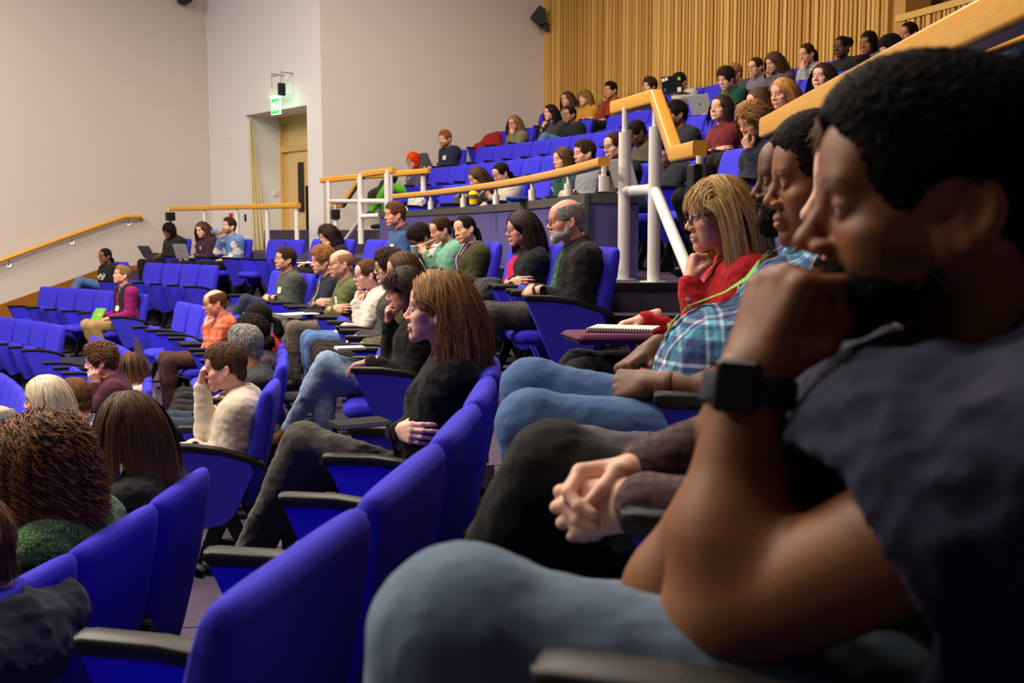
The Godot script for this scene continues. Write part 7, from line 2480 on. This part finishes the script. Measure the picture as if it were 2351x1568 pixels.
func build_props() -> void:
	# laptops
	var silver := mat("laptop_silver", Color(0.66, 0.65, 0.65), 0.35)
	silver.metallic = 0.3
	var space := mat("laptop_grey", Color(0.34, 0.33, 0.36), 0.4)
	var logo := mat("logo_dark", Color(0.16, 0.15, 0.16), 0.3)
	laptop(WHO.hood, "grey laptop on the lap of the woman in the black hood", space, Vector3(-0.02, 0.61, 0.42), 0.55, 0.0, logo)
	laptop(WHO.purplecard, "silver laptop on the lap of the woman in the purple cardigan", silver, Vector3(0, 0.62, 0.42), 0.30, 0.1, logo)
	laptop(WHO.gingerbeard, "dark grey laptop of the ginger bearded man", space, Vector3(0, 0.63, 0.40), 0.45, 0.0, null)
	laptop(WHO.laptopman, "silver laptop behind the cranked handrail on a man's lap", silver, Vector3(0.02, 0.66, 0.40), 0.35, 0.25, logo)
	laptop(WHO.greenjumper, "silver laptop of the young man in the bottle-green jumper", silver, Vector3(0.02, 0.63, 0.42), 0.35, 0.25, logo)
	var bl := laptop(WHO.whiteshirt, "black laptop with stickers held by the man in white shirt", mat("laptop_black", Color(0.03, 0.03, 0.032), 0.4), Vector3(0.16, 0.80, 0.34), 0.2, 0.4, null)
	var lid: Node3D = bl.get_node("lid")
	for q in [[-0.12, 0.17, 0.022, "white"], [-0.07, 0.18, 0.02, "white"], [0.12, 0.17, 0.018, "lime"], [0.11, 0.03, 0.028, "white"], [-0.11, 0.04, 0.02, "blue"]]:
		var st := part(lid, "sticker", box_mesh(Vector3(-q[2], -q[2], 0.004), Vector3(q[2], q[2], 0.0055)), {"white": M.paper, "lime": mat("lime", Color(0.6, 0.85, 0.1), 0.6), "blue": mat("sticker_blue", Color(0.25, 0.3, 0.6), 0.6)}[q[3]])
		st.position = Vector3(q[0], q[1], 0)
	# phones
	for id in ["ivory", "lookdown"]:
		var P: Dictionary = WHO[id]
		var w: Vector3 = P.W[1]
		var o := in_lap(P, "phone", w + Vector3(-0.02, 0.04, 0.085), 0.0, {"ivory": "grey phone held by the woman in the ivory top", "lookdown": "dark phone held by the woman in black bent forward"}[id], "phone")
		var b := part(o, "case", box_mesh(Vector3(-0.037, -0.075, -0.004), Vector3(0.037, 0.075, 0.004), 0.004), mat("phone_case", Color(0.3, 0.32, 0.38), 0.4))
		b.rotation.x = -0.9
		var s2 := part(b, "screen", box_mesh(Vector3(-0.033, -0.07, -0.005), Vector3(0.033, 0.07, -0.004)), M.screen_glow)
	# paper cup with straw
	var P: Dictionary = WHO.mint
	var o := in_lap(P, "paper_cup", (P.W[1] + P.W[-1]) * 0.5 + Vector3(0, 0.0, 0.075), 0, "grey paper cup with a straw held by the woman in mint green", "cup")
	var cs := Sheet.new()
	cs.tube(PackedVector3Array([Vector3(0, -0.06, 0), Vector3(0, 0.06, 0)]), [0.030, 0.040], 18)
	part(o, "cup", cs.mesh(), mat("cup_grey", Color(0.5, 0.5, 0.55), 0.5))
	var ld := Sheet.new()
	ld.tube(PackedVector3Array([Vector3(0, 0.06, 0), Vector3(0, 0.068, 0)]), 0.042, 18)
	part(o, "lid", ld.mesh(), M.white_plastic)
	var sw := Sheet.new()
	var mo: Vector3 = P.hx * Vector3(0, -0.07, 0.10) - ((P.W[1] + P.W[-1]) * 0.5 + Vector3(0, 0.0, 0.075))
	sw.tube(PackedVector3Array([Vector3(0, 0.05, 0), mo]), 0.004, 8)
	part(o, "straw", sw.mesh(), M.paper)
	# bottle
	P = WHO.drinker
	var m0: Vector3 = P.hx * Vector3(0, -0.068, 0.10)
	o = in_lap(P, "water_bottle", m0, 0, "clear blue water bottle at the lips of the man in the blue sweater", "bottle")
	var bs := Sheet.new()
	var dir := Vector3(0.12, -0.12, 1.0).normalized()
	bs.tube(PackedVector3Array([dir * 0.0, dir * 0.025, dir * 0.05, dir * 0.07, dir * 0.2, dir * 0.205]), [0.012, 0.012, 0.022, 0.033, 0.033, 0.028], 18)
	var bm := mat("bottle_blue", Color(0.45, 0.68, 0.92, 0.45), 0.12)
	bm.transparency = BaseMaterial3D.TRANSPARENCY_ALPHA
	part(o, "bottle", bs.mesh(), bm)
	# the cardigan woman's purple sleeve and white notebook
	P = WHO.cardigan
	o = in_lap(P, "laptop_sleeve", Vector3(0.03, 0.655, 0.52), 0.12, "padded plum laptop sleeve on the lap of the woman in the red cardigan", "sleeve")
	part(o, "pouch", box_mesh(Vector3(-0.17, -0.016, -0.125), Vector3(0.17, 0.016, 0.125), 0.015), wear(104, 50, 82))
	var zs := Sheet.new()
	zs.tube(PackedVector3Array([Vector3(-0.168, 0.002, 0.126), Vector3(0.168, 0.002, 0.126)]), 0.003, 6)
	part(o, "zip", zs.mesh(), wear(70, 30, 56))
	o.rotation.z = 0.04
	o = in_lap(P, "notebook", Vector3(0.04, 0.676, 0.47), -0.3, "open white spiral notebook resting on the plum laptop sleeve", "notebook")
	part(o, "pages", box_mesh(Vector3(-0.075, 0, -0.105), Vector3(0.075, 0.012, 0.105), 0.002), M.paper)
	part(o, "cover", box_mesh(Vector3(-0.077, -0.003, -0.107), Vector3(0.077, 0.0, 0.107)), wear(150, 40, 50))
	spiral(o, Vector3(0.078, 0.007, -0.1), Vector3(0.078, 0.007, 0.1), 22, 0.007)
	# notebook on the long-haired woman's lap
	P = WHO.longhair
	o = in_lap(P, "notebook", Vector3(0.10, 0.715, 0.36), 0.5, "black spiral notebook on the lap of the long-haired woman in black", "notebook")
	part(o, "cover", box_mesh(Vector3(-0.06, -0.003, -0.09), Vector3(0.06, 0.012, 0.09), 0.002), wear(34, 28, 30))
	part(o, "pages", box_mesh(Vector3(-0.057, 0.0, -0.087), Vector3(0.0605, 0.010, 0.087)), M.paper)
	spiral(o, Vector3(0.062, 0.006, -0.085), Vector3(0.062, 0.006, 0.085), 20, 0.008)
	# small notebook of the woman with the fringe
	P = WHO.fringe
	o = in_lap(P, "notebook", Vector3(0.03, 0.72, 0.46), 0.2, "small open white notebook under the hand of the woman in pale jeans", "notebook")
	part(o, "pages", box_mesh(Vector3(-0.055, 0, -0.075), Vector3(0.055, 0.01, 0.075), 0.002), M.paper)
	part(o, "cover", box_mesh(Vector3(-0.057, -0.003, -0.077), Vector3(0.057, 0.0, 0.077)), wear(190, 184, 176))
	P = WHO.bald
	o = in_lap(P, "paper_sheets", Vector3(-0.16, 0.63, 0.52), 0.2, "loose white paper sheets on the lap beside the bald man", "paper")
	var sh1 := part(o, "sheet", box_mesh(Vector3(-0.12, 0, -0.15), Vector3(0.12, 0.002, 0.15)), M.paper)
	var sh2 := part(o, "sheet", box_mesh(Vector3(-0.12, 0.002, -0.15), Vector3(0.12, 0.004, 0.15)), M.paper)
	sh2.rotation.y = 0.25
	P = WHO.curlydark
	o = in_lap(P, "notebook", Vector3(0.03, 0.63, 0.42), 0.3, "open notebook on the lap of the curly dark-haired woman in black", "notebook")
	part(o, "pages", box_mesh(Vector3(-0.11, 0, -0.09), Vector3(0.11, 0.01, 0.09), 0.002), M.paper)
	part(o, "cover", box_mesh(Vector3(-0.112, -0.004, -0.092), Vector3(0.112, 0.0, 0.092)), wear(40, 34, 30))
	# green booklet
	P = WHO.magenta
	var wl: Vector3 = P.W[1]
	o = in_lap(P, "booklet", wl + Vector3(-0.10, 0.045, 0.10), 0.1, "bright green booklet held by the older man in magenta shirt", "booklet")
	var k1 := part(o, "cover", box_mesh(Vector3(-0.075, -0.10, 0.0), Vector3(0.075, 0.10, 0.003)), mat("booklet_green", Color(0.36, 0.62, 0.08), 0.5))
	k1.rotation = Vector3(-0.75, 0.5, 0)
	var k2 := part(o, "pages", box_mesh(Vector3(-0.15, -0.10, -0.003), Vector3(0.0, 0.10, 0.0)), M.paper)
	k2.rotation = Vector3(-0.75, -0.2, 0)
	var ring := Sheet.new()
	var rp := PackedVector3Array()
	for k in 13:
		rp.append(Vector3(0.02 + 0.022 * cos(TAU * k / 12.0), 0.0 + 0.022 * sin(TAU * k / 12.0), 0.004))
	ring.tube(rp, 0.003, 6, false)
	part(k1, "emblem", ring.mesh(), M.paper)
	# yellow cup and blue pouch on the ledge
	var c := at_y(1087, 469, 1.24)
	o = thing("travel_cup", c, 0, "clear travel cup with yellow lid and band on the parapet ledge", "cup")
	var y1 := Sheet.new()
	y1.tube(PackedVector3Array([Vector3(0, 0.0, 0), Vector3(0, 0.045, 0)]), [0.036, 0.039], 18)
	part(o, "band", y1.mesh(), mat("cup_yellow", Color(0.92, 0.76, 0.02), 0.4))
	var y2 := Sheet.new()
	y2.tube(PackedVector3Array([Vector3(0, 0.045, 0), Vector3(0, 0.085, 0)]), [0.039, 0.042], 18)
	part(o, "cup", y2.mesh(), mat("cup_clear", Color(0.45, 0.38, 0.2), 0.2))
	var y3 := Sheet.new()
	y3.tube(PackedVector3Array([Vector3(0, 0.085, 0), Vector3(0, 0.10, 0), Vector3(0, 0.112, 0), Vector3(0, 0.122, 0)]), [0.047, 0.046, 0.034, 0.024], 18)
	part(o, "lid", y3.mesh(), M.cup_yellow)
	c = at_y(1195, 462, 1.242)
	o = thing("pouch", c, 1.2, "flat royal-blue zipped pouch lying on the parapet ledge", "pouch")
	part(o, "pouch", box_mesh(Vector3(-0.17, 0, -0.07), Vector3(0.17, 0.035, 0.07), 0.015), wear(32, 58, 140))
	var pz := Sheet.new()
	disc(Vector3(0.16, 0.03, 0.0), Vector3.UP, 0.012, 0.006, pz, 10)
	part(o, "zip_pull", pz.mesh(), M.steel)
	# bags and coats on seats
	var f := func(b: String, row: int, u: float, v: float) -> Transform3D: return seat_frame(b, row, ang(b, on_arc(b, row_r(b, row) + 0.3, u, v)))
	var fr: Transform3D = f.call("tier", 0, 962, 455)
	o = thing("carrier_bag", fr.origin, fr.basis.get_euler().y, "crumpled white carrier bag on a seat behind the parapet", "bag")
	blob(o, "bag", [[Vector3(-0.08, 0.54, 0.2), Vector3(0.08, 0.54, 0.2), 0.13, 0.13], [Vector3(-0.05, 0.68, 0.18), Vector3(0.06, 0.68, 0.18), 0.10, 0.09]], wear(206, 204, 200), 0.012, 0.02, 14.0)
	fr = f.call("tier", 0, 1040, 450)
	o = thing("coat", fr.origin, fr.basis.get_euler().y, "olive-green coat with white tag slumped over a seat behind the parapet", "coat")
	blob(o, "cloth", [[Vector3(-0.15, 0.52, 0.25), Vector3(0.15, 0.55, 0.2), 0.10, 0.12], [Vector3(0.1, 0.62, 0.1), Vector3(0.18, 0.78, 0.02), 0.10, 0.07], [Vector3(-0.15, 0.5, 0.3), Vector3(-0.2, 0.42, 0.42), 0.08, 0.06]], wear(62, 58, 36), 0.012, 0.016, 12.0)
	var tg := part(o, "tag", box_mesh(Vector3(-0.035, -0.03, 0), Vector3(0.035, 0.03, 0.003)), M.paper)
	tg.position = Vector3(-0.12, 0.56, 0.37)
	fr = f.call("tier", 1, 880, 420)
	o = thing("coat", fr.origin, fr.basis.get_euler().y, "black-green coat piled beside the red-haired woman", "coat")
	blob(o, "cloth", [[Vector3(-0.1, 0.52, 0.25), Vector3(0.12, 0.56, 0.2), 0.11, 0.12], [Vector3(0.0, 0.66, 0.1), Vector3(0.08, 0.80, 0.05), 0.12, 0.09]], wear(40, 46, 40), 0.012, 0.016, 12.0)
	fr = f.call("tier", 3, 1120, 328)
	o = thing("coat", fr.origin, fr.basis.get_euler().y, "red coat heaped on a seat next to the woman in khaki", "coat")
	blob(o, "cloth", [[Vector3(-0.14, 0.60, 0.18), Vector3(0.14, 0.64, 0.12), 0.14, 0.15], [Vector3(-0.05, 0.74, 0.08), Vector3(0.10, 0.78, 0.05), 0.12, 0.11]], wear(156, 26, 24), 0.013, 0.018, 12.0)
	# dark coat over the pink-topped woman's knees
	P = WHO.pink
	o = in_lap(P, "coat", Vector3.ZERO, 0, "dark padded coat bundled on the lap of the woman in pink", "coat")
	blob(o, "cloth", [[Vector3(-0.12, 0.60, 0.42), Vector3(0.16, 0.60, 0.40), 0.07, 0.09], [Vector3(0.16, 0.58, 0.44), Vector3(0.18, 0.42, 0.55), 0.08, 0.06]], wear(52, 50, 54), 0.011, 0.014, 14.0)
	# camouflage rucksack under the seats by the crossed jeans
	var rp0 := seat_frame("mid", 1, 0.155)
	o = thing("rucksack", rp0 * Vector3(0.1, 0, 0.98), rp0.basis.get_euler().y, "camouflage-green rucksack on the floor before the pale jeans", "bag")
	blob(o, "body", [[Vector3(-0.08, 0.16, 0), Vector3(0.08, 0.16, 0), 0.13, 0.13], [Vector3(-0.06, 0.32, 0), Vector3(0.06, 0.32, 0), 0.10, 0.09]], wear(74, 72, 54), 0.012, 0.014, 14.0)
	var hd := Sheet.new()
	hd.tube(PackedVector3Array([Vector3(-0.05, 0.40, 0), Vector3(-0.03, 0.46, 0), Vector3(0.03, 0.46, 0), Vector3(0.05, 0.40, 0)]), 0.008, 8)
	part(o, "handle", hd.mesh(), M.frame_black)
	build_control_room()

func build_control_room() -> void:
	var l := at_z(2165, 14, 14.2)
	var o := thing("strip_lamp", l, -0.9, "glowing strip lamp inside the control room above the low slatted parapet", "lamp")
	part(o, "tube", box_mesh(Vector3(-0.17, -0.012, -0.02), Vector3(0.17, 0.012, 0.02), 0.006), lit("strip_lit", Color(1.0, 0.86, 0.55), 3.5))
	part(o, "housing", box_mesh(Vector3(-0.2, 0.012, -0.04), Vector3(0.2, 0.05, 0.04), 0.01), M.black_box)
	o.rotation.z = 0.25
	var sp := OmniLight3D.new()
	sp.name = "strip_lamp_light"
	sp.position = l + Vector3(0, -0.08, 0)
	sp.light_color = Color(1.0, 0.8, 0.5)
	sp.light_energy = 0.5
	sp.light_size = 0.15
	sp.omni_range = 20.0
	sp.shadow_enabled = true
	add_child(sp)
	var k := 0
	for u in [2098.0, 2136.0]:
		var c := at_z(u, 38, 13.6)
		var ch := thing("office_chair", c, -0.6 - k * 0.4, ["grey office chair standing in the control room opening", "tan office chair deeper in the control room opening"][k], "chair")
		part(ch, "backrest", box_mesh(Vector3(-0.16, -0.12, -0.02), Vector3(0.16, 0.14, 0.02), 0.015), [mat("chair_grey", Color(0.22, 0.24, 0.25), 0.7), mat("chair_tan", Color(0.45, 0.26, 0.14), 0.7)][k])
		part(ch, "seat", box_mesh(Vector3(-0.2, -0.34, -0.02), Vector3(0.2, -0.28, 0.38), 0.02), [M.chair_grey, M.get("chair_tan", M.chair_grey)][k])
		var fs := Sheet.new()
		for sx in [-0.17, 0.17]:
			fs.tube(PackedVector3Array([Vector3(sx, 0.06, 0.0), Vector3(sx, -0.3, 0.02), Vector3(sx, -1.0, -0.05)]), 0.012, 6)
			fs.tube(PackedVector3Array([Vector3(sx, -0.3, 0.34), Vector3(sx, -1.0, 0.4)]), 0.012, 6)
		part(ch, "frame", fs.mesh(), M.steel)
		k += 1

# ---------- seats: each sitter's own, the rest filled in along the rows ----------
func inside(p: Vector3) -> bool:
	for w in [[E1, E0], [E2, E1], [E3, E2]]:
		var d: Vector2 = (w[1] - w[0]).normalized()
		var n := Vector2(-d.y, d.x)
		if (Vector2(p.x, p.z) - (w[0] as Vector2)).dot(n) > -0.42:
			var s := (Vector2(p.x, p.z) - (w[0] as Vector2)).dot(d)
			if s > -1.0 and s < (w[1] - w[0]).length() + 1.0:
				return false
	return true

func who(P: Dictionary) -> String:
	var t: String = P.label.split(",")[0]
	var w := t.split(" ")
	if w.size() > 11:
		w = w.slice(0, 11)
		while w[-1] in ["and", "in", "with", "the", "a", "of", "at", "his", "her", "between", "beside"]:
			w = w.slice(0, w.size() - 1)
	return " ".join(w)

func fill(b: String, row: int, t0: float, t1: float, pitch: float, up: Array, label: String) -> void:
	var occ := []
	for P in CAST:
		if P.b == b and P.row == row:
			occ.append(P)
	var spots := []
	for P in occ:
		spots.append([ang(b, (P.frame as Transform3D).origin), P])
	var r := row_r(b, row) + 0.45
	var k := 0
	while true:
		var t := t0 + pitch * (k + 0.5)
		if t > t1:
			break
		var free := true
		for s in spots:
			if s[1] and absf(s[0] - t) * r < 0.44:
				free = false
		if free and (b != "tier" or inside(seat_frame(b, row, t).origin)):
			spots.append([t, null])
		k += 1
	spots.sort_custom(func(x, y): return x[0] < y[0])
	for q in spots.size():
		var s: Array = spots[q]
		var arms := [1]
		if q == spots.size() - 1 or (spots[q + 1][0] - s[0]) * r > 0.62:
			arms = [1, -1]
		if s[1]:
			put_seat(b, row, s[0], false, "blue seat occupied by the " + who(s[1]), "blue auditorium seats", arms)
		else:
			put_seat(b, row, s[0], up[q % up.size()], label, label, arms)
	
func build_seats() -> void:
	fill("near", 0, -0.2640, 0.022, 0.0478, [false], "empty blue seat between the checked shirt and the red cardigan")
	fill("near", 1, -0.2396, 0.03, 0.0535, [false], "empty blue seat beside the long-haired woman in black, backrest seen from behind")
	fill("near", 2, -0.243, 0.004, 0.0545, [false], "empty blue seat by the knitted green sweater, seen from behind")
	fill("mid", 0, 0.1076, 0.63, 0.0308, [false, true, true], "empty blue seat in front of the purple parapet")
	fill("mid", 1, 0.1093, 0.575, 0.0331, [false, true], "empty blue seat in the row of the cream sweater")
	fill("mid", 2, 0.1034, 0.612, 0.0361, [false, false, true], "empty blue seat in the row of the orange checked shirt")
	fill("mid", 3, 0.085, 0.615, 0.0378, [false, true], "empty blue seat in the row of the burgundy hoodie")
	fill("mid", 4, 0.30, 0.62, 0.0405, [false], "blue seat in the row below the white-haired woman")
	fill("side", 0, 0.680, 0.94, 0.0363, [true, false, true], "empty blue seat beside the row of two laptops")
	fill("side", 1, 0.715, 0.95, 0.0391, [true], "empty blue seat beside the black printed T-shirt")
	fill("side", 2, 0.705, 0.957, 0.0417, [true, true, false], "empty blue seat beside the magenta shirt")
	fill("side", 3, 0.703, 0.93, 0.0461, [true], "empty blue seat below the magenta shirt's row")
	var lab := ["empty blue seat in the tier's first row behind the parapet rail", "empty blue seat in the tier's second row near the maroon sweater", "empty blue seat in the row of the ginger bearded man", "empty blue seat in the row of the bottle-green jumper", "empty blue seat in the top row against the slatted wall"]
	for k in 5:
		fill("tier", k, [0.205, 0.17, 0.13, 0.12, 0.15][k], [0.53, 0.64, 0.66, 0.68, 0.66][k], 0.5 / (row_r("tier", k) + 0.45), [true, false, true], lab[k])

func _ready() -> void:
	rng.seed = 5
	nz.seed = 2
	nz.frequency = 1.0
	nz2.seed = 9
	nz2.frequency = 1.0
	nz2.fractal_type = FastNoiseLite.FRACTAL_RIDGED
	nz2.fractal_octaves = 2
	var cam := Camera3D.new()
	cam.name = "camera"
	cam.position = EYE
	cam.rotation.x = -TILT
	cam.fov = rad_to_deg(2.0 * atan(784.0 / FPX))
	cam.near = 0.05
	cam.far = 80.0
	cam.current = true
	var lens := CameraAttributesPhysical.new()
	lens.frustum_focal_length = 12.0 / (784.0 / FPX)
	lens.frustum_focus_distance = 4.6
	lens.exposure_aperture = 5.6
	cam.attributes = lens
	add_child(cam)
	var e := Environment.new()
	e.background_mode = Environment.BG_COLOR
	e.background_color = Color(0.01, 0.01, 0.012)
	e.tonemap_mode = Environment.TONE_MAPPER_LINEAR
	e.tonemap_exposure = 1.4
	e.sdfgi_enabled = true
	e.ssao_enabled = true
	e.ssil_enabled = true
	var we := WorldEnvironment.new()
	we.name = "world"
	we.environment = e
	add_child(we)
	make_materials()
	build_lights()
	build_room()
	build_rails()
	make_seat_meshes()
	build_people()
	build_seats()
	build_props()

func lamp(at: Vector3, size: Vector2, energy: float, col := Color(1.0, 0.935, 0.86)) -> void:
	var o := thing("ceiling_light", at, 0, "square recessed ceiling light panel above the audience", "light", "ceiling light panels")
	part(o, "diffuser", box_mesh(Vector3(-size.x / 2, -0.012, -size.y / 2), Vector3(size.x / 2, 0, size.y / 2)), lit("diffuser", Color(1.0, 0.93, 0.84), 2.0))
	part(o, "frame", box_mesh(Vector3(-size.x / 2 - 0.04, -0.008, -size.y / 2 - 0.04), Vector3(size.x / 2 + 0.04, 0.004, size.y / 2 + 0.04)), M.white_plastic)
	var l := AreaLight3D.new()
	l.name = numbered("ceiling_lamp")
	l.position = at + Vector3(0, -0.02, 0)
	l.rotation.x = -PI / 2
	l.area_size = size
	l.area_normalize_energy = true
	l.light_energy = energy
	l.light_color = col
	l.area_range = 40.0
	l.area_attenuation = 2.0
	l.shadow_enabled = true
	add_child(l)

func build_lights() -> void:
	for p in [[-8.5, -3.0, 44.0], [-9.0, -8.0, 44.0], [-9.2, -11.6, 22.0], [-4.2, -5.0, 30.0], [-4.6, -9.5, 30.0], [-1.6, -12.6, 14.0], [0.6, -13.2, 6.0], [-0.4, -7.5, 18.0], [-1.0, -2.4, 8.0], [-6.4, -14.4, 4.0]]:  # the last panel is an added fill that brightens the door wall
		lamp(Vector3(p[0], TOP, p[1]), Vector2(1.2, 1.2), p[2])
